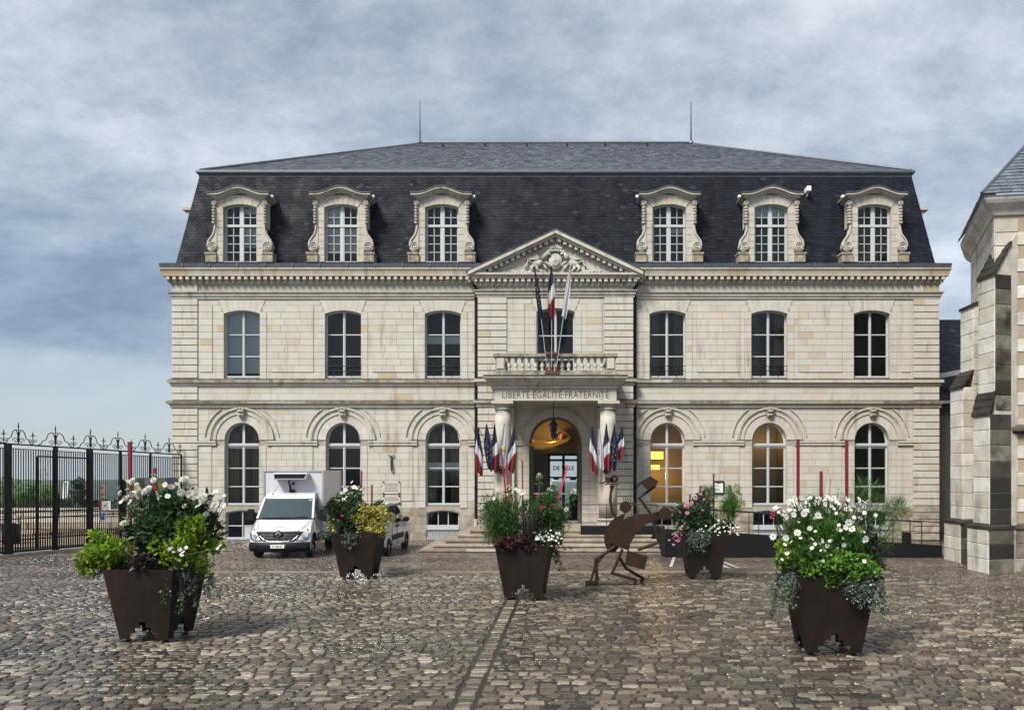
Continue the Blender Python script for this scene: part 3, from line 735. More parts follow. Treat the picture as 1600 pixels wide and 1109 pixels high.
def slates(name, P00, P10, P01, P11, course, width, mat, parent, seed, skip=None, lift=.012):
    P00, P10, P01, P11 = (np.array(p, float) for p in (P00, P10, P01, P11)); r_ = np.random.default_rng(seed)
    nr = max(1, int(round(np.linalg.norm((P01+P11-P00-P10)/2)/course)))
    nrm = np.cross(P10-P00, (P01+P11-P00-P10)/2); nrm /= np.linalg.norm(nrm)
    Vs, Ts = [], []
    for k in range(nr):
        a, b = k/nr, (k+1.0)/nr
        A0, A1 = P00+(P01-P00)*a, P10+(P11-P10)*a; B0, B1 = P00+(P01-P00)*b, P10+(P11-P10)*b
        L_ = np.linalg.norm(A1-A0)
        if L_ < .05: continue
        n = max(1, int(round(L_/width))); e = np.linspace(0, 1, n+1)
        if n > 2: e[1:-1] += (.5 if k % 2 else 0)/n + r_.uniform(-.05, .05, n-1)/n
        e = np.clip(e, 0, 1); g_ = .006/L_
        e0, e1 = e[:-1]+g_, e[1:]-g_
        lf = lift*r_.uniform(.7, 1.5, n)
        drop = (A0-B0)/np.linalg.norm(A0-B0)*r_.uniform(-.004, .008, n)[:, None]
        f = lambda p, q, t_: p[None]+(q-p)[None]*t_[:, None]
        bl, br, tl, tr = f(A0, A1, e0), f(A0, A1, e1), f(B0, B1, e0), f(B0, B1, e1)
        if skip is not None:
            c_ = (bl+tr)/2; ok = np.array([not skip(q) for q in c_])
        else: ok = np.ones(n, bool)
        v = np.stack([bl+drop+nrm*lf[:, None], br+drop+nrm*lf[:, None], tr+nrm*.003, tl+nrm*.003, bl+drop, br+drop], 1)
        Vs.append(v[ok]); Ts.append(np.clip(r_.normal(.5, .2, n), 0, 1)[ok])
    V_ = np.concatenate(Vs); T_ = np.concatenate(Ts); n = len(V_)
    idx = np.arange(n)[:, None]*6
    F_ = np.concatenate([idx+np.array([[0,1,2,3]]), idx+np.array([[4,5,1,0]])], 1).reshape(-1, 4)
    np_obj(name, V_.reshape(-1, 3), F_, M[mat], parent, np.repeat(T_, 2), kind='stuff')
def in_dormer(q):
    return any(abs(q[0]-o.cx) < .78 and q[2] < o.zs+.25 for o in DOP)
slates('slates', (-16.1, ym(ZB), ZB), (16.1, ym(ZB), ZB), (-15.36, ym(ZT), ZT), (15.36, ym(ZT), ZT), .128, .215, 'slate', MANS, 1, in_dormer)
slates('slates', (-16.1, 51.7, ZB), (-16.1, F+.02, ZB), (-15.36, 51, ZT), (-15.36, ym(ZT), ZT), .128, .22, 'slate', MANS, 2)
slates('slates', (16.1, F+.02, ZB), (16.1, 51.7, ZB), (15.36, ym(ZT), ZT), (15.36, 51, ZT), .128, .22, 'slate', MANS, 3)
RZ, RX, RY = 20.45, 7.25, F+9
E = 15.36; y0, y1 = ym(ZT), 51
tr_ = MB(); z0 = ZT+.16
tr_.add([(-E,y0,z0),(E,y0,z0),(E,y1,z0),(-E,y1,z0),(-RX,RY,RZ),(RX,RY,RZ)], [(0,1,5,4),(1,2,5),(2,3,4,5),(3,0,4)])
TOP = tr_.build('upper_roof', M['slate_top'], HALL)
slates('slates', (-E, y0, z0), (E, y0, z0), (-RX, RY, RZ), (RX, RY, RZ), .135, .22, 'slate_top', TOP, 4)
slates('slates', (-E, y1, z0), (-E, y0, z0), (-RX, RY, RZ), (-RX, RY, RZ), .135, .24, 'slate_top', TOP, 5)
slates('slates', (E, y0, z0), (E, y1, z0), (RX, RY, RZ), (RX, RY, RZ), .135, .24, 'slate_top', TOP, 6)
b = MB(); b.sweep([(-E, 51), (-E, y0), (E, y0), (E, 51)], [(-.05, ZT-.10), (.03, ZT-.10), (.035, ZT-.02), (.10, ZT+.02), (.135, ZT+.08), (.12, ZT+.16), (.05, ZT+.20), (-.2, ZT+.22)]); b.build('lead_roll', M['lead'], TOP)
b = MB(); b.tube([(-RX, RY, RZ+.03), (RX, RY, RZ+.03)], .09); b.tube([(-RX, RY, RZ), (-E, y0, z0+.05)], .06); b.tube([(RX, RY, RZ), (E, y0, z0+.05)], .06); b.build('ridge_cap', M['zinc'], TOP)
for x in (-5.9, -3.7, -1.5, .6, 2.6, 4.8):
    b = MB(); b.box(x-.05, x+.05, RY-1.0, RY-.8, RZ-.5, RZ-.36); b.build('snow_hook', M['iron'], TOP)
for s in (-1, 1):
    b = MB(); b.tube([(s*RX, RY, RZ), (s*RX, RY, RZ+.25), (s*RX, RY, RZ+.9), (s*RX, RY, RZ+2.3)], [.07, .05, .035, .018], 6); b.lathe((s*RX, RY, RZ), [(.16, 0), (.12, .1), (.05, .2)], 8); b.build('lightning_rod', M['zinc'], HALL)
# downpipes
for x in (-3.36, 3.36):
    b = MB(); b.tube([(x, F-.08, 10.75), (x, F-.08, .9)], .055, 8)
    for z in (2.2, 4.3, 6.2, 8.2, 10.2): b.tube([(x, F-.08, z-.03), (x, F-.08, z+.03)], .075, 8)
    b.box(x-.12, x+.12, F-.2, F, 10.7, 10.95); b.build('downpipe', M['iron'], HALL)
    b = MB(); b.tube([(x, F-.08, .92), (x, F-.08, .02)], .065, 8); b.build('downpipe_boot', M['frame'] if x < 0 else M['iron'], HALL)

# windows
def window(o, yw, cols, rows, tr=None, name='window', fr=.055, mull=.10, bar=.022, blind=None, room='inner', curtain=False, label=None, rail=False, hdiv=None, panefill=None):
    """frame, glazing bars and one pane per light; cols per leaf, rows z-lines, tr = transom height"""
    f = MB(); yf = yw+.22
    p0, p1 = o.outline(14), o.outline(14, fr); k = len(p0)
    f.add([(x, yf, z) for x, z in p0]+[(x, yf, z) for x, z in p1]+[(x, yf+.06, z) for x, z in p1],
          [(i, (i+1) % k, k+(i+1) % k, k+i) for i in range(k)]+[(k+i, k+(i+1) % k, 2*k+(i+1) % k, 2*k+i) for i in range(k)])
    zt = o.zs+o.rise
    if mull: f.box(o.cx-mull/2, o.cx+mull/2, yf-.02, yf+.05, o.z0+fr, zt-fr*.6); f.box(o.cx-.018, o.cx+.018, yf-.04, yf-.02, o.z0+fr, (tr or zt)-.05)
    if tr: f.box(o.cx-o.half+.01, o.cx+o.half-.01, yf-.05, yf+.05, tr-.07, tr+.07); f.box(o.cx-o.half+.01, o.cx+o.half-.01, yf-.07, yf-.05, tr-.02, tr+.03)
    f.box(o.cx-o.half+.01, o.cx+o.half-.01, yf-.10, yf+.05, o.z0, o.z0+.09)
    st = .045
    zl = [o.z0+.09]+list(rows)+[99]
    xl = []
    for sgn in (-1, 1):
        xa, xb = (o.cx-o.half+fr+st*.6, o.cx-mull/2-.012) if sgn < 0 else (o.cx+mull/2+.012, o.cx+o.half-fr-st*.6)
        for c_ in range(cols): xl.append((xa+(xb-xa)*c_/cols, xa+(xb-xa)*(c_+1)/cols, c_))
    if not mull:
        xa, xb = o.cx-o.half+fr, o.cx+o.half-fr; xl = [(xa+(xb-xa)*c_/cols, xa+(xb-xa)*(c_+1)/cols, c_) for c_ in range(cols)]
    for xa, xb, c_ in xl:
        if c_ > 0: f.box(xa-bar/2, xa+bar/2, yf, yf+.04, o.z0+.09, o.top(xa)-fr*.8)
    for z in rows:
        if tr and abs(z-tr) < .02: continue
        f.box(o.cx-o.half+fr*.6, o.cx+o.half-fr*.6, yf, yf+.04, z-bar, z+bar)
    w_ = f.build(name, M['frame'], HALL, label=label)
    for xa, xb, c_ in xl:
        for za, zb in zip(zl, zl[1:]):
            ts = [min(zb, o.top(o.cx+(x-o.cx)*o.half/(o.half-fr))-fr) for x in np.linspace(xa, xb, 5)]
            if max(ts) <= za+.05: continue
            b = MB(); pts = [(xa, yf+.02, za), (xb, yf+.02, za)]+[(x, yf+.02, max(q, za)) for x, q in zip(np.linspace(xb, xa, 5), ts[::-1])]
            b.add(pts, [tuple(range(len(pts)))])
            b.build('pane', M['frame'] if panefill and panefill(xa, za) else M['glass'], w_)
    rm = MB(); a, b_, c0, c1, d0, d1 = o.cx-o.half-.12, o.cx+o.half+.12, yw+.345, yw+1.9, o.z0-.04, zt+.04
    rm.add([(a,c0,d0),(b_,c0,d0),(b_,c1,d0),(a,c1,d0),(a,c0,d1),(b_,c0,d1),(b_,c1,d1),(a,c1,d1)], [(0,1,2,3),(4,7,6,5),(1,5,6,2),(2,6,7,3),(3,7,4,0)])
    rm.build('room', M[room], w_)
    if blind:
        for xa, xb, za, zb in blind:
            b = MB(); b.box(xa, xb, yf+.10, yf+.105, za, zb); b.build('blind', M['blind'], w_)
    if curtain:
        for sgn in (-1, 1):
            b = MB(); pts = []; n = 14
            for i in range(n+1):
                x = o.cx+sgn*(o.half-.02-.42*i/n); pts.append((x, yf+.2+.04*sin(i*2.4)))
            b.add([(x, y, o.z0+.1) for x, y in pts]+[(x, y, o.zs+.3) for x, y in pts], [(i, i+1, n+2+i, n+1+i) for i in range(n)]); b.build('curtain', M['curtain'], w_)
    if rail:
        b = MB()
        for z in (o.z0+.50, o.z0+.30): b.tube([(o.cx-o.half, yw+.02, z), (o.cx+o.half, yw+.02, z)], .014, 5)
        for x in np.arange(o.cx-o.half+.18, o.cx+o.half, .19): b.tube([(x, yw+.02, o.z0+.30), (x, yw+.02, o.z0+.50)], .008, 4)
        for x in (o.cx-.38, o.cx+.38): b.tube([(x, yw+.0, o.z0+.02), (x, yw+.0, o.z0+.14)], .015, 5)
        b.build('guard_rail', M['iron'], w_)
    return w_
GW = []
for i, o in enumerate(GRD):
    bl = None
    if i == 2: bl = [(o.cx-o.half, o.cx+o.half, 2.95, 3.30)]
    if i == 5: bl = [(o.cx-o.half, o.cx+o.half, 2.32, 2.36)]
    GW.append(window(o, F, 1, [2.28, 3.06, 3.92], tr=3.92+.12, room='inner_warm' if i in (3, 4) else 'inner', curtain=i in (0, 2), blind=bl))
for i, o in enumerate(FST):
    bl = {0: [(o.cx-o.half, o.cx+o.half, 7.1, 9.8)], 2: [(o.cx-o.half, o.cx+o.half, 8.35, 8.68)]}.get(i)
    window(o, F, 1, [7.80, 8.72], blind=bl, rail=i in (1, 2, 3, 4), curtain=i in (3, 4))
window(FWIN, F2, 1, [7.62, 8.62])
for i, o in enumerate(BAS):
    if i == 0: window(o, F-.1, 1, [.62], mull=.05, name='basement_window', panefill=lambda xa, za, c=o.cx: xa > c-.05 and za < .5)
    else:
        ww = window(o, F-.1, 3, [.55], mull=0, name='basement_window', bar=.035)
        b = MB(); b.box(o.cx-.68, o.cx+.68, F-.02, F+.10, .46, .66); b.build('vent_board', M['frame'], ww)
        b = MB()
        for x in np.arange(o.cx-.62, o.cx+.64, .075): b.box(x-.014, x+.014, F+.02, F+.05, .08, .46)
        b.box(o.cx-.68, o.cx+.68, F+.06, F+.07, .06, .46); b.build('vent_grille', M['frame'], ww, kind='stuff')
# warm lamps in the two lit rooms
o = GRD[3]
for z, r_ in ((3.62, .16), (3.10, .09)):
    b = MB(); b.box(o.cx-.66, o.cx-.06 if z > 3.5 else o.cx-.22, F+.9, F+1.3, z-r_, z+r_); b.build('lamp_shade', material('lit_lamp_shade', (.8,.5,.1), emit=(1,.50,.07), estr=.8), GW[3])
def lamp(name, loc, e, col=(1,.62,.25), r=.1):
    l = bpy.data.lights.new(name, 'POINT'); l.energy = e; l.color = col; l.shadow_soft_size = r
    q = bpy.data.objects.new(name, l); COL.objects.link(q); q.location = loc; return q
lamp('room_lamp', (o.cx-.3, F+.8, 2.75), 17, (1,.68,.24)); lamp('room_lamp', (GRD[4].cx+.1, F+1.2, 4.2), 5, (1,.68,.32))

# dormers
def dormer(cx, idx):
    yd = 33.50; op = Op(cx, .70, 11.72, 13.97, .13); d = MB(); d.t = .62
    wall_openings(d, cx-.965, cx+.965, 11.68, 14.34, [op], yd+.008); reveal(d, op, yd, yd+.33)
    for s in (-1, 1): d.add([(cx+s*.965, yd+.008, 11.68), (cx+s*.965, yd+1.0, 11.68), (cx+s*.965, yd+1.0, 14.4), (cx+s*.965, yd+.008, 14.4)], [(0,1,2,3)])
    dm = d.build('dormer', M['trim'], HALL)
    n = 8
    for s in (-1, 1):                                          # jamb stones
        for k in range(n):
            za, zb = 11.68+k*.285, 11.68+(k+1)*.285; b = MB(); b.t = min(max(random.gauss(.55, .15), 0), 1)
            xs = sorted((cx+s*.70, cx+s*.965)); b.stone(xs[0]+.003, xs[1]-.003, za+.005, zb-.005, yd+.008, yd-.02); b.build('jamb_stone', M['trim'], dm)
    for k in range(7):
        xa, xb = -1+2*k/7, -1+2*(k+1)/7; b = MB(); b.t = min(max(random.gauss(.6, .15), 0), 1)
        b.prism([(cx+xa*.70+.004, op.top(cx+xa*.70)), (cx+xb*.70-.004, op.top(cx+xb*.70)), (cx+xb*.965-.004, 14.36+.12*(1-xb*xb)), (cx+xa*.965+.004, 14.36+.12*(1-xa*xa))], yd-.02, yd+.008); b.build('lintel_stone', M['trim'], dm)
    zc = lambda x: .27*(.5+.5*cos(pi*min(abs(x)/1.02, 1)))
    for (z0, z1, out, hw, t_) in ((14.27, 14.33, .07, 1.06, .5), (14.33, 14.41, .16, 1.16, .6), (14.41, 14.49, .27, 1.27, .45)):
        b = MB(); m = 18
        for i in range(m):
            b.t = t_+.1*((i//3) % 2); xa, xb = -hw+2*hw*i/m, -hw+2*hw*(i+1)/m; za, zb = zc(xa), zc(xb)
            b.prism([(cx+xa, z0+za), (cx+xb, z0+zb), (cx+xb, z1+zb), (cx+xa, z1+za)], yd-out, yd+1.15)
        b.build('dormer_cornice', M['trim'], dm)
    b = MB(); m = 18; hw = 1.30
    for i in range(m):
        xa, xb = -hw+2*hw*i/m, -hw+2*hw*(i+1)/m; b.prism([(cx+xa, 14.492+zc(xa)), (cx+xb, 14.492+zc(xb)), (cx+xb, 14.525+zc(xb)), (cx+xa, 14.525+zc(xa))], yd-.30, yd+1.25)
    b.build('dormer_flashing', M['zinc'], dm)
    for s in (-1, 1):                                          # scroll consoles
        b = MB(); b.t = .6; X = lambda q: cx+s*q; y0_, y1_ = yd-.10, yd+.25
        b.disc((X(1.14), 12.32), .215, y0_+.03, y1_)
        sp = [(X(1.14+.20*(1-a/15.5)*cos(a)), y0_+.02, 12.32+.20*(1-a/15.5)*sin(a)) for a in np.arange(0, 14, .45)]
        b.tube(sp, [.036*(1-i/len(sp)*.5) for i in range(len(sp))], 6)
        curve = [(1.335, 12.40), (1.30, 12.56), (1.20, 12.70), (1.11, 12.82), (1.06, 12.98), (1.03, 13.2)]
        b.prism(([(X(q), z) for q, z in curve]+[(X(.96), 13.2), (X(.96), 12.2), (X(1.1), 12.2)])[::s], y0_+.05, y1_)
        b.tube([(X(q), y0_+.04, z) for q, z in curve], .045, 6)
        b.build('scroll', M['trim'], dm)
        b = MB(); b.t = .55; b.disc((X(1.06), 14.13), .105, y0_, y1_, 14)
        sp = [(X(1.06+.09*(1-a/10)*cos(a)), y0_-.01, 14.13+.09*(1-a/10)*sin(a)) for a in np.arange(0, 9, .6)]; b.tube(sp, .018, 5)
        for k in range(6): b.ell((X(1.065+.015*(k % 2)), yd+.0, 13.94-.125*k), (.085, .16, .075), 8, 6); b.ell((X(1.06), yd-.12, 13.92-.125*k), (.055, .05, .05), 7, 5)
        b.box(*sorted((X(.96), X(1.08))), yd-.02, yd+.5, 13.15, 14.27); b.build('garland_console', M['trim'], dm)
        b = MB(); b.t = .2; b.box(*sorted((X(.96), X(1.40))), yd-.12, yd+.55, 11.66, 11.98); b.box(*sorted((X(.96), X(1.43))), yd-.15, yd+.55, 11.98, 12.06); b.build('plinth_block', M['sooty'], dm)
    # window
    f = MB(); fr = .05; yf = yd+.20; p0, p1 = op.outline(10), op.outline(10, fr); k = len(p0)
    f.add([(x, yf, z) for x, z in p0]+[(x, yf, z) for x, z in p1]+[(x, yf+.06, z) for x, z in p1], [(i, (i+1) % k, k+(i+1) % k, k+i) for i in range(k)]+[(k+i, k+(i+1) % k, 2*k+(i+1) % k, 2*k+i) for i in range(k)])
    f.box(cx-.055, cx+.055, yf-.02, yf+.05, 11.75, 14.05); tr = 13.24
    f.box(cx-.69, cx+.69, yf-.04, yf+.05, tr-.05, tr+.05)
    zs = [11.78, 12.14, 12.49, 12.84, tr, 13.60]; xs = []
    for sg in (-1, 1):
        xa, xb = (cx-.64, cx-.065) if sg < 0 else (cx+.065, cx+.64); xm = (xa+xb)/2; f.box(xm-.014, xm+.014, yf, yf+.04, 11.75, 14.0); xs += [(xa, xm), (xm, xb)]
        f.box(xa-.01, xa+.025, yf-.01, yf+.04, 11.75, 14); f.box(xb-.025, xb+.01, yf-.01, yf+.04, 11.75, 14)
    for z in zs[1:4]+zs[5:]: f.box(cx-.66, cx+.66, yf, yf+.04, z-.014, z+.014)
    f.build('window_frame', M['frame'], dm)
    for xa, xb in xs:
        for za, zb in zip(zs, zs[1:]+[99]):
            tp = [min(zb, op.top(x)-fr) for x in (xb, (xa+xb)/2, xa)]
            b = MB(); b.add([(xa, yf+.02, za), (xb, yf+.02, za)]+[(x, yf+.02, q) for x, q in zip((xb, (xa+xb)/2, xa), tp)], [(0,1,2,3,4)]); b.build('pane', M['glass'], dm)
    rm = MB(); a, b_, c0, c1, d0, d1 = cx-.78, cx+.78, yd+.335, yd+2.0, 11.68, 14.2
    rm.add([(a,c0,d0),(b_,c0,d0),(b_,c1,d0),(a,c1,d0),(a,c0,d1),(b_,c0,d1),(b_,c1,d1),(a,c1,d1)], [(0,1,2,3),(4,7,6,5),(1,5,6,2),(2,6,7,3),(3,7,4,0)]); rm.build('room', M['attic'], dm)
    bl = {0: [(cx+.05, cx+.68, 12.35, 13.2), (cx+.05, cx+.68, 13.75, 14.0)], 1: [(cx-.68, cx+.0, 12.1, 14.05), (cx, cx+.68, 12.1, 13.2)], 3: [(cx+.05, cx+.66, 12.95, 13.2)], 4: [(cx-.68, cx+.68, 13.62, 14.05)]}.get(idx, [])
    for xa, xb, za, zb in bl:
        b = MB(); b.box(xa, xb, yf+.09, yf+.095, za, zb); b.build('blind', M['blind'], dm)
    s = 1 if cx < 0 else -1
    b = MB(); b.box(*sorted((cx+s*1.30, cx+s*1.40)), yd-.1, yd+.05, 14.36, 14.46); b.build('spotlight', M['white_text'], dm)
for i, c_ in enumerate(DC): dormer(c_, i)
# side dormers seen in profile
for s in (-1, 1):
    b = MB(); b.t = .4; b.box(*sorted((s*15.3, s*15.9)), 36.6, 38.5, 12.6, 14.4); b.box(*sorted((s*15.3, s*16.5)), 36.4, 38.7, 14.4, 14.55); b.box(*sorted((s*15.3, s*16.7)), 36.3, 38.8, 14.55, 14.75); b.box(*sorted((s*15.3, s*16.9)), 36.2, 38.9, 14.75, 14.86); b.build('side_dormer', M['trim'], HALL)
b = MB(); b.box(U(1256)*1.02, U(1262)*1.02, 34.0, 34.5, 14.85, 15.05); b.tube([(U(1259)*1.02, 34.3, 14.7), (U(1259)*1.02, 34.3, 15)], .03, 6); b.build('roof_lamp', M['white_text'], HALL)

# porch
PY = 30.9
for s in (-1, 1):
    c = MB(); c.t = .2; x = s*2.03
    c.lathe((x, PY, 1.14), [(.355, 0), (.355, .9), (.35, 1.6), (.335, 2.6), (.31, 3.6), (.295, 4.16)], 28)
    for k in range(len(c.T)): c.T[k] = .28 if k//28 < 3 else .72
    col = c.build('column', M['stone'], HALL, smooth=True)
    c = MB(); c.t = .4; c.lathe((x, PY, .75), [(.47, .14), (.47, .2), (.44, .25), (.385, .28), (.41, .32), (.40, .37), (.355, .40)], 28); c.box(x-.48, x+.48, PY-.48, PY+.48, .75, .89); c.build('column_base', M['trim'], col)
    c = MB(); c.t = .5; c.lathe((x, PY, 5.22), [(.295, .06), (.335, .08), (.335, .11), (.30, .12), (.30, .2), (.33, .22), (.39, .28), (.39, .29)], 28); c.box(x-.41, x+.41, PY-.41, PY+.41, 5.505, 5.62); c.build('capital', M['trim'], col)
    c = MB(); c.t = .35; xs = sorted((s*1.72, s*2.36))
    for k in range(11): c.t = random.uniform(.2, .7); c.box(xs[0], xs[1], F2-.18, F2, .75+k*.44, .75+(k+1)*.44-.012)
    c.build('pilaster', M['stone'], HALL)
e = MB(); e.t = .6
def blocks(mb, x0, x1, n, *a):
    for i in range(n): mb.t = min(max(random.gauss(.6, .15), 0), 1); mb.box(x0+(x1-x0)*i/n+.002, x0+(x1-x0)*(i+1)/n-.002, *a)
blocks(e, -2.33, 2.33, 6, PY-.36, PY+.36, 5.622, 6.07)
for s in (-1, 1): e.box(*sorted((s*2.33, s*1.72)), PY+.362, F2-.002, 5.622, 6.07)
e.t = .3; e.box(-1.71, 1.71, PY+.365, F2-.01, 5.95, 6.06)
ENT = e.build('entablature', M['stone'], HALL)
P3 = [(-2.33, F2), (-2.33, PY-.36), (2.33, PY-.36), (2.33, F2)]
b = MB(); b.t = .42; b.sweep(P3, [(0, 6.07), (.05, 6.075), (.05, 6.19), (.12, 6.2), (.14, 6.25), (.32, 6.40), (.38, 6.45), (.39, 6.50), (0, 6.53)]); b.build('porch_cornice', M['trim'], ENT)
b = MB(); b.t = .25
for x in np.arange(-2.36, 2.37, .083): b.box(x-.026, x+.026, PY-.36-.105, PY-.36-.05, 6.09, 6.18)
b.build('porch_dentils', M['trim'], ENT, kind='stuff')
b = MB(); b.box(-2.74, 2.74, PY-.77, F2-.002, 6.532, 6.56); b.build('balcony_flashing', M['zinc'], ENT)
text_obj('motto', 'LIBERTÉ·ÉGALITÉ·FRATERNITÉ', M['carved'], .365, (0, PY-.362, 5.72), ENT, extrude=.003, spacing=1.04, sx=.81, bold=.0)
# balcony
bl = MB(); bl.t = .35; blocks(bl, -2.3, 2.3, 6, PY-.30, PY+.04, 6.56, 6.78)
for s in (-1, 1):
    bl.t = .55; bl.box(*sorted((s*1.93, s*2.3)), PY-.28, PY+.02, 6.782, 7.30); bl.box(*sorted((s*2.28, s*2.1)), PY+.04, F2, 6.56, 6.75)
BALC = bl.build('balcony', M['sooty'], HALL)
b = MB(); b.t = .6
for s in (-1, 1): b.box(*sorted((s*1.98, s*2.25)), PY-.31, PY-.282, 6.85, 7.25)
b.build('pier_panel', M['stone'], BALC)
b = MB(); b.box(-2.38, 2.38, PY-.34, PY+.08, 7.302, 7.42)
for s in (-1, 1): b.box(*sorted((s*2.02, s*2.36)), PY+.082, F2, 7.302, 7.42)
b.build('balcony_rail', M['sooty'], BALC)
b = MB(); b.t = .75; b.lathe((0, 0, 0), [(.07, 0), (.07, .04), (.045, .06), (.05, .10), (.085, .17), (.08, .23), (.045, .31), (.04, .36), (.06, .38), (.045, .41), (.07, .45), (.07, .52)], 10)
B0 = b.build('baluster', M['stone'], BALC, smooth=True)
ks = np.linspace(-1.78, 1.78, 15)
for i, x in enumerate(ks):
    o = B0 if i == 0 else clone(B0, BALC); o.location = (x, PY-.13, 6.78)
for s in (-1, 1):
    for y in np.arange(PY+.4, F2-.2, .3): clone(B0, BALC, (s*2.19, y, 6.78))
# steps
for i in range(5):
    x0, x1 = -4.82+.41*i, 4.76-.41*i; y0_ = 28.15+.35*i; z0, z1 = .15*i, .15*(i+1)
    sp = MB(); sp.t = .2; sp.box(x0+.06, x1-.06, y0_+.05, F2, z0, z1-.055); st = sp.build('step', M['step'], HALL)
    x = x0
    while x < x1-.05:
        q = min(random.uniform(1.1, 1.9), x1-x)
        if x1-x-q < .4: q = x1-x
        b = MB(); b.t = min(max(random.gauss(.55, .22), 0), 1); b.box(x+.003, x+q-.003, y0_, y0_+.42 if i < 4 else F2-.06, z1-.053, z1+random.uniform(0, .003)); b.build('step_slab', M['step'], st)
        b = MB(); b.t = min(max(random.gauss(.12, .15), 0), 1); b.box(max(x, x0+.03)+.003, min(x+q, x1-.03)-.003, y0_+.03, y0_+.10, z0, z1-.054); b.build('riser_stone', M['step'], st); x += q  # riser tint kept low: the shade on the risers is put into their colour
    for s, xe in ((-1, x0), (1, x1)):
        b = MB(); b.t = .4; b.box(*sorted((xe, xe-s*.42)), y0_+.424, F2-.07, z1-.053, z1); b.build('step_slab', M['step'], st)
# vestibule
v = MB(); YB = 36.1
v.add([(-1.75,F2+.36,.75),(1.75,F2+.36,.75),(1.75,YB,.75),(-1.75,YB,.75),(-1.75,F2+.36,5.35),(1.75,F2+.36,5.35),(1.75,YB,5.35),(-1.75,YB,5.35)], [(0,1,2,3),(4,7,6,5),(1,5,6,2),(3,7,4,0)])
wall_openings(v, -1.75, 1.75, .75, 5.35, [Op(.36, .72, .75, 3.72, 0)], YB)
VEST = v.build('entrance_hall', M['inner_warm'], HALL)
b = MB(); b.box(-1.7, -.42, YB-.06, YB-.02, .75, 3.72); b.build('wall_panelling', M['wood_dark'], VEST)
b = MB()
for x0, x1, z0, z1 in ((-.36, -.24, .75, 3.72), (.96, 1.08, .75, 3.72), (-.24, .96, 3.62, 3.72), (.30, .42, .75, 3.62), (-.24, .30, 2.62, 2.69), (.42, .96, 2.62, 2.69), (-.24, .30, 3.38, 3.48), (.42, .96, 3.38, 3.48), (-.24, .30, .75, .95), (.42, .96, .75, .95)): b.box(x0, x1, YB-.05, YB+.05, z0, z1)
b.box(-.10, .16, YB-.10, YB-.052, 2.55, 2.66); b.box(.66, .93, YB-.10, YB-.052, 2.53, 2.66)
DF = b.build('inner_door', M['iron'], VEST)
for xa, xb in ((-.24, .30), (.42, .96)):
    for za, zb in ((.95, 2.62), (2.69, 3.38), (3.48, 3.62)):
        b = MB(); b.add([(xa, YB, za), (xb, YB, za), (xb, YB, zb), (xa, YB, zb)], [(0,1,2,3)]); b.build('door_pane', M['glass'], DF)
text_obj('door_lettering', 'DE VILLE', M['ink'], .26, (.36, YB-.012, 2.99), VEST, extrude=.002, sx=.95, bold=.006)
b = MB(); b.t = .5
for x0, x1, z0, z1 in ((-1.08, -.93, .75, 4.0), (.93, 1.08, .75, 4.0)): b.box(x0, x1, F2+.28, F2+.36, z0, z1)
b.ring((0, 4.1), 1.0, 1.1, 0, pi, F2+.28, F2+.36, 20)
b.build('door_surround', M['door_grey'], HALL)
b = MB(); b.box(-.92, .92, F2+.30, F2+.34, 1.95, 2.02); b.box(-.92, .92, F2+.30, F2+.34, .75, .85); b.build('door_bar', M['alu'], HALL)
b = MB(); b.box(.62, 1.05, YB-.6, YB-.55, .75, 2.0); b.build('hall_screen', M['ramp'], VEST)
# gilded drapery relief and medallion on the hall's end wall
up = [(215,505),(330,532),(450,552),(560,538),(660,512),(715,470)]; lo = [(215,662),(370,677),(480,652),(600,607),(690,570),(730,520)]
g_ = MB(); n = 5; P = []
for (ax, ay), (bx, by) in zip(up, lo):
    for j in range(n+1):
        q = j/n; px_, py_ = 800+(ax+(bx-ax)*q)*.1263, 620+(ay+(by-ay)*q)*.1263; Yq = 35.75-.16*sin(pi*q)-.05*sin(3*pi*q); P.append((PX(px_, 35.75), Yq, PZ(py_, 35.75)))
g_.add(P, [(i*(n+1)+j, (i+1)*(n+1)+j, (i+1)*(n+1)+j+1, i*(n+1)+j+1) for i in range(len(up)-1) for j in range(n)])
g_.build('gilded_drapery', M['gold'], VEST, smooth=True)
mx_, mz_ = PX(877.5, 35.8), PZ(684, 35.8)
b = MB(); b.ring((mx_, mz_), .29, .34, 0, 2*pi, 35.72, 35.9, 28); b.disc((mx_, mz_), .29, 35.86, 35.9); b.build('medallion', M['inner_warm'], VEST)
b = MB(); b.ell((mx_, 35.76, mz_+.03), (.09, .09, .12)); b.ell((mx_-.02, 35.68, mz_+.02), (.02, .04, .03)); b.ell((mx_, 35.80, mz_-.17), (.2, .08, .1)); b.ell((mx_+.03, 35.78, mz_+.09), (.11, .08, .09)); b.build('bust', M['flesh_relief'], VEST, smooth=True)
lamp('hall_lamp', (PX(862, 35.5), 35.45, PZ(676, 35.5)), 4, (1,.66,.28), .04); lamp('hall_lamp', (-1.2, 35.2, 4.75), 3, (1,.66,.28), .06)

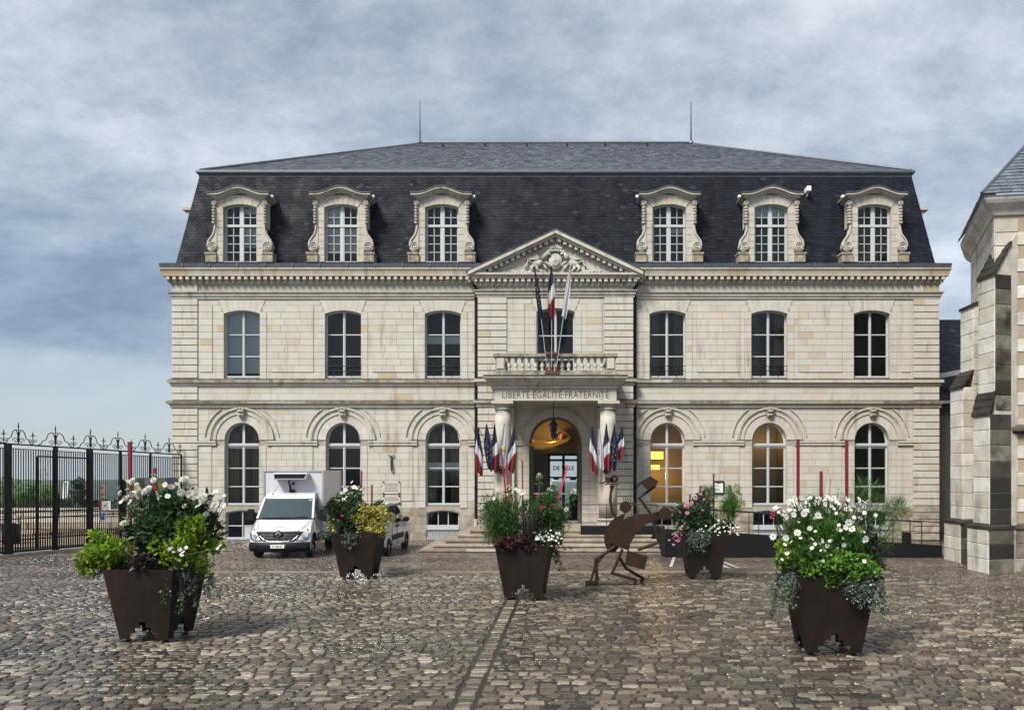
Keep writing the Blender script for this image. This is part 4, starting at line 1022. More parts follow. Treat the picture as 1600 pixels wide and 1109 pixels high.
# ================================================================ access ramp
RAMP = thing('access_ramp', 'dark grey access ramp with thin metal railing along the hall front', 'ramp', (8, 27.6, 0))
b = MB(); ra, rb = (3.75, .98, .75), (13.05, .42, .2)
b.add([(3.75,27.0,.0),(13.05,27.0,0),(13.05,27.0,.42),(3.75,27.0,.98),(3.75,27.06,0),(13.05,27.06,0),(13.05,27.06,.42),(3.75,27.06,.98)], [(0,1,2,3),(7,6,5,4),(3,2,6,7),(0,4,5,1),(1,5,6,2),(0,3,7,4)])
b.build('side_panel', M['ramp'], RAMP)
b = MB(); b.add([(3.75,27.06,.72),(13.05,27.06,.16),(13.05,28.4,.16),(3.75,28.4,.72)], [(0,1,2,3)]); b.add([(3.75,28.4,.72),(13.05,28.4,.16),(13.05,28.4,0),(3.75,28.4,0)], [(0,1,2,3)]); b.build('ramp_deck', M['ramp'], RAMP)
b = MB(); b.box(.92, 4.0, 29.30, 29.36, .42, .93); b.build('side_panel', M['ramp'], RAMP)
b = MB(); b.box(3.70, 3.76, 27.0, 29.3, 0, .96); b.build('side_panel', M['ramp'], RAMP)
b = MB(); b.box(.95, 3.72, 29.36, 30.3, .755, .80); b.box(3.76, 5.2, 27.06, 30.3, .70, .735); b.build('landing_deck', M['ramp'], RAMP)
def railing(p0, p1, z0, z1, n, h=.92):
    r_ = MB()
    for q in (h, h*.62, h*.3): r_.tube([(*p0, z0+q), (*p1, z1+q)], .018 if q == h else .009, 6)
    r_.build('handrail', M['iron'], RAMP)
    for i in range(n+1):
        q = i/n; x, y, z = p0[0]+(p1[0]-p0[0])*q, p0[1]+(p1[1]-p0[1])*q, z0+(z1-z0)*q
        b = MB(); b.bar((x, y, z), (x, y, z+h), .02, .035); b.build('rail_post', M['iron'], RAMP)
railing((.95, 29.33), (3.72, 29.33), .78, .78, 3); railing((3.8, 27.03), (13.0, 27.03), .75, .28, 9); railing((3.8, 28.4), (13.0, 28.4), .75, .2, 9)
b = MB(); b.box(11.9, 12.05, 27.1, 27.5, .2, .85); b.build('end_bollard', M['ramp'], RAMP)

# ================================================================ things on the front
def plaque(z0, z1, label):
    t = thing('wall_plaque', label, 'plaque', (PX(612, F), F, (z0+z1)/2), 0, 'engraved plaques on the hall front')
    x0, x1 = PX(598, F), PX(626, F); b = MB(); b.box(x0, x1, F-.06, F-.035, z0, z1); b.build('slab', M['plaque'], t)
    b = MB()
    for x in (x0+.05, x1-.05):
        for z in (z0+.02, z1-.02): b.disc((x, z), .035, F-.085, F-.055, 10)
    b.build('fixing_bolts', M['hook'], t)
    b = MB()
    for k, z in enumerate(np.arange(z0+.1, z1-.08, .062)):
        x = x0+.1
        while x < x1-.14: q = random.uniform(.03, .1); b.box(x, x+q, F-.0615, F-.0602, z, z+.026); x += q+.02
    b.build('engraved_text', M['carved'], t, kind='stuff')
plaque(1.98, 2.50, 'larger pale engraved plaque, upper of two on the wall behind the car')
plaque(1.58, 1.91, 'smaller pale engraved plaque, lower of two on the wall behind the car')
t = thing('wall_hook', 'old black iron hook on the wall above the two plaques', 'hook', (PX(612, F), F, 3.2)); x = PX(612, F)
b = MB(); b.tube([(x, F-.05, 3.58), (x, F-.08, 3.3), (x+.02, F-.14, 2.98), (x, F-.05, 2.92)], [.035, .05, .035, .02], 8); b.tube([(x-.12, F-.08, 3.62), (x, F-.08, 3.5), (x+.12, F-.08, 3.62)], .022, 6); b.build('hook_body', M['hook'], t)
t = thing('notice_frame', 'small dark framed notice case with white sheet on the wall', 'notice board', (PX(1122.5, F), F, 2.2))
x0, x1, z0, z1 = PX(1114, F), PX(1131, F), PZ(771, F), PZ(751, F)
b = MB(); b.box(x0, x1, F-.09, F-.04, z0, z0+.05); b.box(x0, x1, F-.09, F-.04, z1-.05, z1); b.box(x0, x0+.05, F-.09, F-.04, z0+.05, z1-.05); b.box(x1-.05, x1, F-.09, F-.04, z0+.05, z1-.05); b.build('frame', M['iron'], t)
b = MB(); b.box(x0+.05, x1-.05, F-.06, F-.05, z0+.05, z1-.05); sh = b.build('sheet', M['white_text'], t)
b = MB()
for k in range(6): b.box(x0+.10, x1-.10-.06*(k % 3), F-.0615, F-.0605, z0+.09+k*.055, z0+.105+k*.055)
b.box(x0+.14, x1-.14, F-.0615, F-.0605, z1-.12, z1-.08); b.build('print', M['ink'], sh, kind='stuff')
# lantern under the porch ceiling
lx, ly = PX(865, 31.6), 31.6; zt = PZ(655, ly); zb_ = PZ(689, ly)
t = thing('porch_lantern', 'black hexagonal lantern hanging on a rod under the porch', 'lantern', (lx, ly, zt))
b = MB(); b.tube([(lx, ly, 5.95), (lx, ly, zt)], .018, 6); b.build('rod', M['iron'], t)
b = MB(); b.lathe((lx, ly, zt), [(.02, .04), (.10, -.02), (.07, -.06), (.17, -.22), (.185, -.26), (.16, -.27)], 6); b.build('hood', M['iron'], t)
b = MB(); zz = zt-.27; b.lathe((lx, ly, zz), [(.145, 0), (.085, -.40)], 6); b.build('glass_body', M['car_glass'], t)
b = MB()
for k in range(6):
    a = 2*pi*k/6; b.bar((lx+.15*cos(a), ly+.15*sin(a), zz), (lx+.09*cos(a), ly+.09*sin(a), zz-.4), .02)
b.lathe((lx, ly, zz-.40), [(.10, 0), (.09, -.04), (.03, -.09), (.01, -.16)], 6); b.build('cage', M['iron'], t)

# ---- flags
def flag(base, tip, kind, label, group, w0=.28, L_=1.75, lean=0, seed=0, wide=None, top=.0, ry=0.0, name='flag'):
    """pole from base to tip; cloth hanging limp from just under the tip: t runs down the cloth, bands follow the hoist"""
    r_ = random.Random(seed); t = thing(name, label, 'flag', base, 0, group)
    b = MB(); b.tube([base, tip], [.018, .013], 6); b.ell(tip, (.022, .022, .05), 6, 5); b.build('pole', M['hook'] if L_ < 1.9 else M['alu'], t)
    m = MB(); nu, nv = 10, 22; P = []; ph = r_.uniform(0, 6)
    d = np.array(base)-np.array(tip); ld = np.linalg.norm(d)
    for j in range(nv+1):
        v = j/nv
        w = wide(v) if wide else w0*(.25+1.5*v*(1-v)*1.6+.35*v)*.8
        for i in range(nu+1):
            u = i/nu-.5
            on = np.array(tip)+d*min(v*.62*L_/ld, .72)                         # hoist edge follows the pole
            x = tip[0]+lean*v+(on[0]-tip[0])*.5*(1 if L_ > 1.9 else .3)+u*w; z = tip[2]-.03-top-v*L_-(.10*(u+.5)*(v > .0))*(1-.4*v)+.05*sin(3*v+u*6)*v
            y = tip[1]-.03+(on[1]-tip[1])*.35+.055*sin(u*11+ph+2.2*v)*(.25+v)+.03*sin(u*23+ph*2)
            if v > .93: z += .10*(abs(u)*1.2)*(1 if i % 2 else .6)
            P.append((x, y, z))
    fs = []; ms = []
    for j in range(nv):
        for i in range(nu):
            fs.append((j*(nu+1)+i, j*(nu+1)+i+1, (j+1)*(nu+1)+i+1, (j+1)*(nu+1)+i)); v = (j+.5)/nv; u = (i+.5)/nu-.5
            if kind == 'fr': q = v+.38*u*ry; ms.append(0 if q < .40 else 1 if q < .66 else 2)
            elif kind == 'eu': ms.append(0)
            else: ms.append(0)
    mats = {'fr': [M['flag_blue'], M['flag_white'], M['flag_red']], 'eu': [M['flag_eu']], 'wh': [M['flag_white']], 'wg': [M['flag_white']]}[kind]
    b = MB(); b.V = P; b.F = fs; b.M = ms; b.T = [.5]*len(fs); cl = b.build('cloth', mats, t, smooth=True)
    if kind == 'eu':
        for k in range(7):
            j = 9+int(k*1.4); i = 2+(k*3) % 7; p = P[j*(nu+1)+i]; q = MB(); s_ = .026
            q.prism([(p[0]+(s_ if n % 2 == 0 else s_*.42)*sin(pi*n/5), p[2]+(s_ if n % 2 == 0 else s_*.42)*cos(pi*n/5)) for n in range(10)], p[1]-.045, p[1]-.04); q.build('star', M['star'], cl)
    if kind == 'wg':
        p = P[12*(nu+1)+5]; q = MB(); q.ell((p[0], p[1]-.0, p[2]), (.065, .022, .10), 12, 7); q.build('gold_emblem', M['star'], cl)
    if kind == 'wh' and L_ < 1.9:
        p = P[13*(nu+1)+3]; q = MB()
        for k in range(4): q.box(p[0]-.06, p[0]+.05, p[1]-.06, p[1]-.055, p[2]-.05+.05*k, p[2]-.03+.05*k)
        q.build('blue_print', M['flag_blue'], cl)
    return t
FY = 30.25
def cluster(pts, bx, bz, where, kinds, names, grp, lean):
    for k, ((px_, py_), kd, nm) in enumerate(zip(pts, kinds, names)):
        tip = (PX(px_, FY), FY-.06*(k % 2), PZ(py_, FY)); base = (bx+(k-2)*.05, FY+.18, bz)
        bottom = {'L': (745, 738, 740, 733, 741), 'R': (743, 736, 737, 737, 721)}[where][k]
        wd = {'fr': lambda v: .05+.95*.25*min(v/.45, 1)*(1 if v < .6 else 1-(v-.6)*.7), 'eu': lambda v: .05+.27*min(v/.42, 1)*(1 if v < .5 else 1-(v-.5)*1.1), 'wh': lambda v: .05+.17*min(v/.5, 1), 'wg': lambda v: .05+.18*min(v/.5, 1)}[kd]
        flag(base, tip, kd, nm, grp, L_=(bottom-py_)/FPX*FY-.12, lean=lean[k], seed=k+len(where)*9+ord(where), wide=wd, ry=(-1.0 if k < 2 else .6 if k == 2 else 1.0))
    # shield bracket on the column
    t = thing('flag_bracket', {'L': 'dark shield shaped flag bracket on the column left of the door', 'R': 'dark shield shaped flag bracket on the column right of the door'}[where], 'bracket', (bx, FY+.28, bz), 0, 'flag brackets on the porch columns')
    b = MB(); b.prism([(bx-.17, bz+.28), (bx+.17, bz+.28), (bx+.17, bz-.02), (bx, bz-.2), (bx-.17, bz-.02)], FY+.24, FY+.30); b.build('shield', M['hook'], t)
    b = MB()
    for k in range(5): b.tube([(bx+(k-2)*.05, FY+.25, bz-.03), (bx+(k-2)*.07, FY+.13, bz+.05)], .028, 6)
    b.build('sockets', M['hook'], t); text_obj('bracket_letters', 'RF', M['white_text'], .16, (bx, FY+.236, bz+.08), t)
cluster([(747.5, 668), (760.5, 663), (773, 663), (788, 664), (803, 667)], PX(782, FY), PZ(733, FY), 'L', ['fr', 'eu', 'fr', 'wg', 'fr'],
        ['french tricolour hanging limp, farthest left in the cluster beside the downpipe', 'dark blue starred flag in the cluster by the left porch column', 'french tricolour in front of the left porch column, next to the white flag', 'white flag with golden emblem on the left porch column', 'french tricolour nearest the arched door on its left side'], 'flags fanned out from the porch columns', [-.02, .09, -.03, -.05, -.08])
cluster([(925, 666), (936, 669), (947.5, 663), (960, 664), (972.5, 666)], PX(948, FY), PZ(733, FY), 'R', ['fr', 'wh', 'fr', 'eu', 'fr'],
        ['french tricolour nearest the arched door on its right side', 'white flag with a blue print on the right porch column', 'french tricolour in front of the right porch column between white and starred flags', 'dark blue starred flag in the cluster by the right porch column', 'french tricolour farthest right in its cluster, mostly blue and white'], 'flags fanned out from the porch columns', [.06, .05, .02, -.02, -.12])
BY = 30.5; bb = (PX(862, BY), BY, PZ(580, BY))
for k, (px_, kd, nm) in enumerate([(836, 'eu', 'dark blue flag on the left leaning pole above the balcony'), (862, 'fr', 'french tricolour on the upright middle pole above the balcony'), (891, 'wh', 'white flag on the right leaning pole above the balcony')]):
    tip = (PX(px_, BY), BY-.25, PZ(418, BY)); s = k-1
    wd = (lambda v: .04+.14*min(v/.4, 1)) if k != 1 else (lambda v: .05+.22*min(v/.45, 1)*(1 if v < .8 else 1-(v-.8)*2))
    flag((bb[0]+s*.16, bb[1], bb[2]), tip, kd, nm, 'tall flags on the balcony', L_=1.92, lean=(.16, -.02, -.16)[k]+(.25, 0, -.25)[k]*0, seed=40+k, wide=wd, ry=.8)
t = thing('flag_holder', 'rusty red three socket flag holder on the balcony balustrade', 'bracket', (bb[0], BY+.05, bb[2]))
b = MB(); b.box(bb[0]-.26, bb[0]+.26, BY-.05, BY+.08, bb[2]-.10, bb[2]-.02); b.box(bb[0]-.25, bb[0]+.25, BY-.05, BY+.05, 7.38, 7.46)
for s in (-1, 0, 1): b.tube([(bb[0]+s*.16, BY, bb[2]-.1), (bb[0]+s*.17, BY, bb[2]+.16)], .04, 8)
b.bar((bb[0]-.22, BY+.02, bb[2]-.05), (bb[0]-.22, BY+.02, 7.4), .03); b.bar((bb[0]+.22, BY+.02, bb[2]-.05), (bb[0]+.22, BY+.02, 7.4), .03)
b.build('holder_frame', material('rusty_red_iron', (.10,.028,.018), rough=.7), t)

# ================================================================ delivery truck (built facing -Y, origin on the ground under the front axle's nose)
TR = thing('delivery_truck', 'white refrigerated box truck parked in front of the hall', 'truck', (-9.22, 26.55, 0), radians(3.5), None, local=True)
def skin(name, rows, mat, nx=12, bow=.10, parent=None, thick=None):
    """rows: (y, z, halfwidth, bowfactor) from bottom to top, spread over x with the edges swept back"""
    b = MB(); P = []
    for y, z, hw, bw in rows:
        for i in range(nx+1):
            u = -1+2*i/nx; P.append((u*hw, y+bw*(abs(u)**2.6), z))
    b.add(P, [(r*(nx+1)+i, r*(nx+1)+i+1, (r+1)*(nx+1)+i+1, (r+1)*(nx+1)+i) for r in range(len(rows)-1) for i in range(nx)])
    return b.build(name, mat, parent or TR, smooth=True)
R_bump = [(.16, .22, .96, .30), (.06, .24, .98, .26), (.0, .30, .99, .24), (-.02, .42, 1.0, .24), (.0, .53, 1.0, .24), (.03, .56, 1.0, .24)]
skin('bumper', R_bump, M['black_plastic'])
R_gr = [(.03, .56, 1.0, .24), (.05, .66, 1.0, .25), (.08, .78, 1.0, .27), (.11, .90, .99, .29)]
gp = skin('nose_panel', R_gr, M['white_paint'])
R_hood = [(.11, .90, .99, .29), (.18, .97, .98, .29), (.32, 1.06, .97, .27), (.55, 1.19, .96, .22), (.70, 1.27, .95, .16)]
hood = skin('hood', R_hood, M['white_paint'])
skin('windscreen_surround', [(.70, 1.27, .95, .16), (.76, 1.32, .94, .15)], M['black_plastic'])
WS = skin('windscreen', [(.76, 1.32, .90, .14), (1.0, 1.60, .86, .13), (1.28, 1.92, .815, .12), (1.33, 1.97, .805, .12)], M['screen'])
skin('roof', [(1.33, 1.97, .86, .14), (1.42, 2.06, .84, .14), (1.6, 2.14, .82, .10), (1.95, 2.17, .82, .03), (2.35, 2.17, .82, 0)], M['white_paint'])
for s in (-1, 1):
    b = MB()                                                     # A pillar
    for (y0, z0, h0), (y1, z1, h1) in zip([(.76+.14, 1.30, .90), (1.33+.12, 1.97, .805)], [(1.33+.12, 1.97, .805), (1.5, 2.0, .80)]): b.bar((s*(h0+.03), y0, z0), (s*(h1+.03), y1, z1), .07, .06)
    b.build('pillar', M['white_paint'], TR)
    side = MB(); Pl = [(.24, .30), (.24, .55), (.34, .90), (.45, 1.05), (.86, 1.28), (1.46, 2.0), (1.7, 2.13), (2.35, 2.16), (2.35, .42), (1.28, .38), (1.22, .62), (1.05, .80), (.83, .86), (.6, .80), (.44, .62), (.40, .30)]
    hw = lambda z: 1.0 if z < .9 else 1.0-.19*((z-.9)/1.26)
    pts = [(s*hw(z), y, z) for y, z in Pl]; side.add(pts, [tuple(range(len(pts)))])
    body = side.build('side_body', M['white_paint'], TR)
    b = MB(); q = [(.98, 1.30), (1.50, 1.93), (2.12, 1.97), (2.12, 1.28), (1.35, 1.20)]; b.add([(s*(hw(z)+.008), y, z) for y, z in q], [tuple(range(5))]); b.build('door_window', M['car_glass'], body)
    b = MB(); b.box(*sorted((s*1.0, s*1.02)), 1.32, 2.3, .50, .78); b.build('side_moulding', M['black_plastic'], body)
    b = MB()
    for ya, za, yb, zb in ((1.28, .42, 1.30, 1.22), (2.16, .45, 2.16, 2.0)): b.bar((s*(hw(za)+.004), ya, za), (s*(hw(zb)+.004), yb, zb), .012)
    b.box(*sorted((s*.99, s*1.03)), 1.95, 2.1, 1.08, 1.13); b.build('door_seam', M['black_plastic'], body)
    b = MB()
    for k in range(4): b.box(*sorted((s*(hw(1.0)+.01), s*(hw(1)+.012))), 1.42, 1.42+.14+.05*(k % 2), .92+.075*k, .96+.075*k)
    b.build('door_print', M['ink'], body, kind='stuff')
    m = MB(); m.box(*sorted((s*1.12, s*1.34)), 1.08, 1.24, 1.22, 1.62); m.bar((s*.97, 1.2, 1.3), (s*1.2, 1.17, 1.35), .06)
    mo = m.build('mirror', M['black_plastic'], TR); md = mo.modifiers.new('b', 'BEVEL'); md.width = .05; md.segments = 3
    hl = MB(); q = [(.05, .58, .78), (.10, .60, .56), (.13, .80, .60), (.22, 1.02, .80), (.30, 1.10, .90), (.33, 1.04, .97), (.27, .82, .985), (.20, .64, .96)]
    def onnose(y, z, x): 
        zz = [r[1] for r in R_gr+R_hood[1:]]; i = max(j for j in range(len(zz)) if zz[j] <= z+1e-6); R_ = R_gr+R_hood[1:]; i = min(i, len(R_)-2)
        f_ = (z-zz[i])/(zz[i+1]-zz[i]); yy = R_[i][0]+(R_[i+1][0]-R_[i][0])*f_; h_ = R_[i][2]+(R_[i+1][2]-R_[i][2])*f_; bw = R_[i][3]
        return (s*x, yy+bw*(min(x/h_, 1)**2.6)-.015, z)
    pts = [onnose(*k_) for k_ in q]; hl.add(pts+[tuple(np.mean(pts, 0)+np.array((0,-.025,0)))], [(i, (i+1) % 8, 8) for i in range(8)]); h_ = hl.build('headlight', M['lamp_glass'], TR, smooth=True)
    b = MB(); p = onnose(0, .76, .79); b.disc((p[0], p[2]), .06, p[1]-.045, p[1]-.01, 16); b.build('headlight_bulb', M['alu'], h_)
    b = MB(); p = onnose(0, .97, .885); b.ell((p[0], p[1]-.02, p[2]), (.03, .02, .03)); b.build('indicator', material('indicator_orange', (.5,.12,.02), rough=.2), h_)
    fl = MB(); fl.box(*sorted((s*.70, s*.92)), .045, .09, .36, .46); fl.build('fog_recess', M['black_plastic'], TR)
def wheel(x, y, r, w_, parent, s):
    b = MB(); n = 28
    ringp = [(r-.02, -w_/2), (r, -w_/2+.03), (r, w_/2-.03), (r-.02, w_/2), (r*.64, w_/2), (r*.64, -w_/2)]
    V_ = [(x+a, y+rr*cos(2*pi*j/n), r+rr*sin(2*pi*j/n)) for rr, a in ringp for j in range(n)]
    b.add(V_, [(i*n+j, i*n+(j+1) % n, ((i+1) % 6)*n+(j+1) % n, ((i+1) % 6)*n+j) for i in range(6) for j in range(n)])
    wh = b.build('wheel', M['tyre'], parent, smooth=False)
    c = MB(); xo = x+s*(w_/2-.03)
    c.add([(xo, y+r*.64*cos(2*pi*j/n), r+r*.64*sin(2*pi*j/n)) for j in range(n)]+[(xo-s*.03, y+r*.30*cos(2*pi*j/n), r+r*.30*sin(2*pi*j/n)) for j in range(n)]+[(xo+s*.015, y+r*.12*cos(2*pi*j/n), r+r*.12*sin(2*pi*j/n)) for j in range(n)],
          [(j, (j+1) % n, n+(j+1) % n, n+j) for j in range(n)]+[(n+j, n+(j+1) % n, 2*n+(j+1) % n, 2*n+j) for j in range(n)]+[tuple(range(2*n, 3*n))])
    c.build('rim', M['alu'], wh)
    d = MB()
    for k in range(8):
        a = 2*pi*(k+.5)/8; d.ell((xo-s*.005, y+r*.46*cos(a), r+r*.46*sin(a)), (.012, .05, .05), 8, 5)
    d.build('rim_holes', M['black_plastic'], wh)
for s in (-1, 1): wheel(s*.86, .83, .34, .22, TR, s); wheel(s*.84, 3.95, .34, .24, TR, s)
b = MB()                                                        # grille: dark field, chrome dashes and lower chrome arc
def nose(x, z, dy=-.02):
    R_ = R_gr+R_hood[1:]; zz = [r[1] for r in R_]; i = min(max([j for j in range(len(zz)) if zz[j] <= z+1e-6] or [0]), len(R_)-2); f_ = (z-zz[i])/(zz[i+1]-zz[i])
    yy = R_[i][0]+(R_[i+1][0]-R_[i][0])*f_; return (x, yy+R_[i][3]*(min(abs(x)/R_[i][2], 1)**2.6)+dy, z)
rows = [(.585, .50), (.66, .60), (.74, .66), (.82, .72), (.905, .78)]; n = 14; P = [nose(-hw+2*hw*i/n, z, -.012) for z, hw in rows for i in range(n+1)]
b.add(P, [(r*(n+1)+i, r*(n+1)+i+1, (r+1)*(n+1)+i+1, (r+1)*(n+1)+i) for r in range(4) for i in range(n)]); GR = b.build('grille', M['black_plastic'], TR)
b = MB()
for z, hw in ((.645, .48), (.735, .56), (.815, .60)):
    m_ = 5
    for i in range(m_):
        x = -hw+2*hw*(i+.5)/m_
        if abs(x) < .13 and z > .7: continue
        b.bar(nose(x-.055, z, -.03), nose(x+.055, z, -.03), .018, .03)
    b.tube([nose(-hw+2*hw*i/12, z-.03, -.018) for i in range(13)], .006, 4)
b.tube([nose(-.62+1.24*i/16, .585+.32*abs(-1+2*i/16)**4*.6, -.02) for i in range(17)], .004, 5); b.build('grille_bars', M['chrome'], GR)
b = MB(); y_ = nose(0, .84)[1]-.03; b.prism([(0, .97), (.15, .86), (.13, .74), (0, .69), (-.13, .74), (-.15, .86)], y_-.01, y_+.05); b.build('badge_base', M['black_plastic'], GR)
b = MB(); o_ = [(0, .955), (.105, .825), (0, .695), (-.105, .825)]; i_ = [(0, .885), (.042, .825), (0, .765), (-.042, .825)]
b.add([(x, y_-.012, z) for x, z in o_]+[(x, y_-.035, z) for x, z in i_]+[(x*.96, y_-.012, (z-.825)*.8+.825) for x, z in i_], [(k, (k+1) % 4, 4+(k+1) % 4, 4+k) for k in range(4)]+[(4+k, 4+(k+1) % 4, 8+(k+1) % 4, 8+k) for k in range(4)]); b.build('diamond_badge', M['chrome'], GR)
b = MB(); b.box(-.27, .27, -.06, -.035, .375, .49); PL = b.build('number_plate', M['white_text'], TR)
b = MB(); b.box(-.27, -.22, -.063, -.0605, .378, .487); b.box(.225, .27, -.063, -.0605, .378, .487); b.build('plate_band', M['flag_blue'], PL)
text_obj('plate_text', 'DY-606-XL', M['ink'], .098, (0.0, -.0615, .400), PL, extrude=.001, sx=.78, bold=.002)
b = MB()
for s in (-1, 1): b.tube([(s*q[0], q[1], q[2]) for q in (nose(.60, .92, -.006), nose(.74, 1.02, -.006), (.86, .62, 1.205), (.90, .80, 1.30))], .006, 4)
b.tube([nose(-.66+1.32*i/10, .915, -.004) for i in range(11)], .006, 4); b.build('hood_seam', M['black_plastic'], hood)
text_obj('hood_lettering', 'e.t.n', M['ink'], .11, (.0, .32, 1.02), hood, extrude=.02, sx=1.2)
b = MB(); b.tube([(-.75, .80, 1.36), (-.35, .74, 1.33), (.0, .80, 1.36)], .016, 5); b.tube([(-.15, .74, 1.335), (.35, .73, 1.345), (.78, .83, 1.38)], .016, 5); b.build('wipers', M['black_plastic'], WS)
b = MB(); b.box(.66, .78, 1.36, 1.37, 1.90, 1.93); b.build('sticker', M['white_text'], WS)
b = MB(); b.tube([(-.60, 1.55, 2.13), (-.44, 1.75, 2.46)], [.008, .004], 5); b.ell((-.60, 1.55, 2.13), .025, 8, 5); b.build('aerial', M['black_plastic'], TR)
bx = MB(); bx.box(-1.03, 1.03, 1.98, 5.05, .78, 2.92); BX = bx.build('cargo_box', M['box_paint'], TR)
b = MB()
for s in (-1, 1):
    for y in (1.975, 5.05): b.bar((s*1.03, y, .76), (s*1.03, y, 2.94), .06)
    b.bar((s*1.03, 1.98, 2.93), (s*1.03, 5.05, 2.93), .05); b.bar((s*1.03, 1.98, .77), (s*1.03, 5.05, .77), .09, .05)
for y in (1.975, 5.05): b.bar((-1.03, y, 2.93), (1.03, y, 2.93), .05)
b.build('edge_trim', M['alu'], BX)
b = MB(); b.box(1.032, 1.045, 4.55, 4.72, 1.42, 1.55); b.box(1.032, 1.045, 2.1, 2.18, .92, 1.0); b.build('side_marker', M['black_plastic'], BX)
b = MB(); b.prism([(-.60, 2.62), (.52, 2.62), (.58, 2.86), (-.62, 2.86)], 1.60, 1.975); CU = b.build('cooling_unit', M['white_paint'], BX); md = CU.modifiers.new('b', 'BEVEL'); md.width = .03; md.segments = 2
b = MB(); b.prism([(-.56, 2.68), (.46, 2.68), (.52, 2.83), (-.57, 2.83)], 1.585, 1.61); b.build('cooling_grille', M['black_plastic'], CU)
b = MB()
for k in range(4): b.box(-.55, .16, 1.578, 1.584, 2.695+.035*k, 2.705+.035*k)
b.box(.22, .32, 1.576, 1.584, 2.72, 2.78); b.build('grille_louvres', M['flag_blue'], CU)
b = MB(); b.tube([(-.14, 1.85, 2.62), (-.08, 1.80, 2.42), (-.06, 1.85, 2.2)], [.03, .035, .04], 8); b.box(-.02, .04, 1.85, 1.95, 2.44, 2.53); b.box(-.12, .06, 1.85, 1.95, 2.15, 2.27); b.build('hose', M['black_plastic'], CU)
b = MB(); b.box(-.85, .85, 1.4, 5.0, .45, .66); b.box(.80, .98, 2.5, 3.4, .42, .72); b.box(.92, 1.0, 2.4, 3.5, .60, .64); b.build('chassis', M['black_plastic'], TR)
b = MB(); b.box(-.80, .80, 1.0, 1.3, 1.28, 1.34); b.ell((.42, 1.25, 1.42), (.20, .06, .14)); b.build('dashboard', M['inner'], TR)

# ================================================================ parked car, seen from behind over the planter
CAR = thing('parked_car', 'small white van-like car parked facing the hall behind a planter', 'car', (-6.62, 27.15, 0), radians(-2), None, local=True)
sec = [(0, .35, .80, 1.05), (.02, .50, .82, 1.10), (.12, 1.0, .84, 1.0), (.35, 1.60, .72, 1), (.6, 1.74, .69, 1), (1.6, 1.78, .69, 1), (2.3, 1.72, .68, 1), (2.75, 1.50, .72, 1), (3.05, 1.12, .80, 1), (3.6, 1.0, .80, 1), (3.95, .80, .76, 1), (4.02, .40, .74, 1)]
prof = [(.0, .35), (.0, .80), (.10, 1.05), (.30, 1.62), (.5, 1.74), (1.4, 1.80), (2.2, 1.74), (2.55, 1.60), (3.0, 1.14), (3.65, .98), (3.95, .78), (4.0, .36), (3.72, .30), (3.66, .52), (3.45, .66), (3.2, .66), (2.98, .52), (2.92, .28), (1.0, .28), (.94, .52), (.75, .66), (.5, .66), (.28, .52), (.22, .30)]
chw = lambda z: .84 if z < 1.0 else .84-.17*((z-1.0)/.8)**1.1
b = MB()
for s in (-1, 1): b.add([(s*chw(z), y, z) for y, z in prof], [tuple(range(len(prof)))])
for (ya, za), (yb, zb) in zip(prof[:12], prof[1:12]): b.add([(-chw(za), ya, za), (chw(za), ya, za), (chw(zb), yb, zb), (-chw(zb), yb, zb)], [(0,1,2,3)])
CB = b.build('body', M['white_paint'], CAR)
for s in (-1, 1):
    for q in ([(.42, 1.12), (.52, 1.62), (1.0, 1.68), (.98, 1.10)], [(1.08, 1.10), (1.10, 1.68), (1.72, 1.70), (1.76, 1.08)], [(1.86, 1.08), (1.82, 1.70), (2.2, 1.67), (2.50, 1.52), (2.84, 1.14)]):
        b = MB(); b.add([(s*(chw(z)+.008), y, z) for y, z in q], [tuple(range(len(q)))]); b.build('side_window', M['car_glass'], CB)
    b = MB(); b.box(*sorted((s*.842, s*.87)), 1.02, 2.75, .50, .68); b.build('side_moulding', M['black_plastic'], CB)
    for y in (1.66, 1.90):
        b = MB(); b.box(*sorted((s*.845, s*.875)), y-.05, y+.07, .93, .99); b.build('door_handle', M['black_plastic'], CB)
    b = MB()
    for y in (1.03, 1.79): b.bar((s*.845, y, .32), (s*.845, y, 1.05), .01)
    b.build('door_seam', M['black_plastic'], CB)
    m = MB(); m.ell((s*.98, 2.62, 1.16), (.12, .07, .10)); m.bar((s*.82, 2.66, 1.08), (s*.95, 2.64, 1.13), .05); m.build('mirror', M['black_plastic'], CAR)
    wheel(s*.76, .62, .31, .19, CAR, s); wheel(s*.76, 3.32, .31, .19, CAR, s)
    b = MB(); b.box(*sorted((s*.70, s*.835)), -.02, .05, .85, 1.25); b.build('tail_light', material('tail_light_red', (.3,.01,.01), rough=.2), CAR)
b = MB(); b.add([(-.64, .11, 1.1), (.64, .11, 1.1), (.58, .275, 1.58), (-.58, .275, 1.58)], [(0,1,2,3)]); b.build('rear_window', M['car_glass'], CB)
b = MB(); b.add([(-.66, 2.57, 1.585), (.66, 2.57, 1.585), (.74, 2.98, 1.17), (-.74, 2.98, 1.17)], [(0,1,2,3)]); b.V = [(x, y+.01, z+.012) for x, y, z in b.V]; b.build('windscreen', M['screen'], CB)
b = MB(); b.box(-.80, .80, -.08, .04, .34, .58); b.build('rear_bumper', M['black_plastic'], CAR)

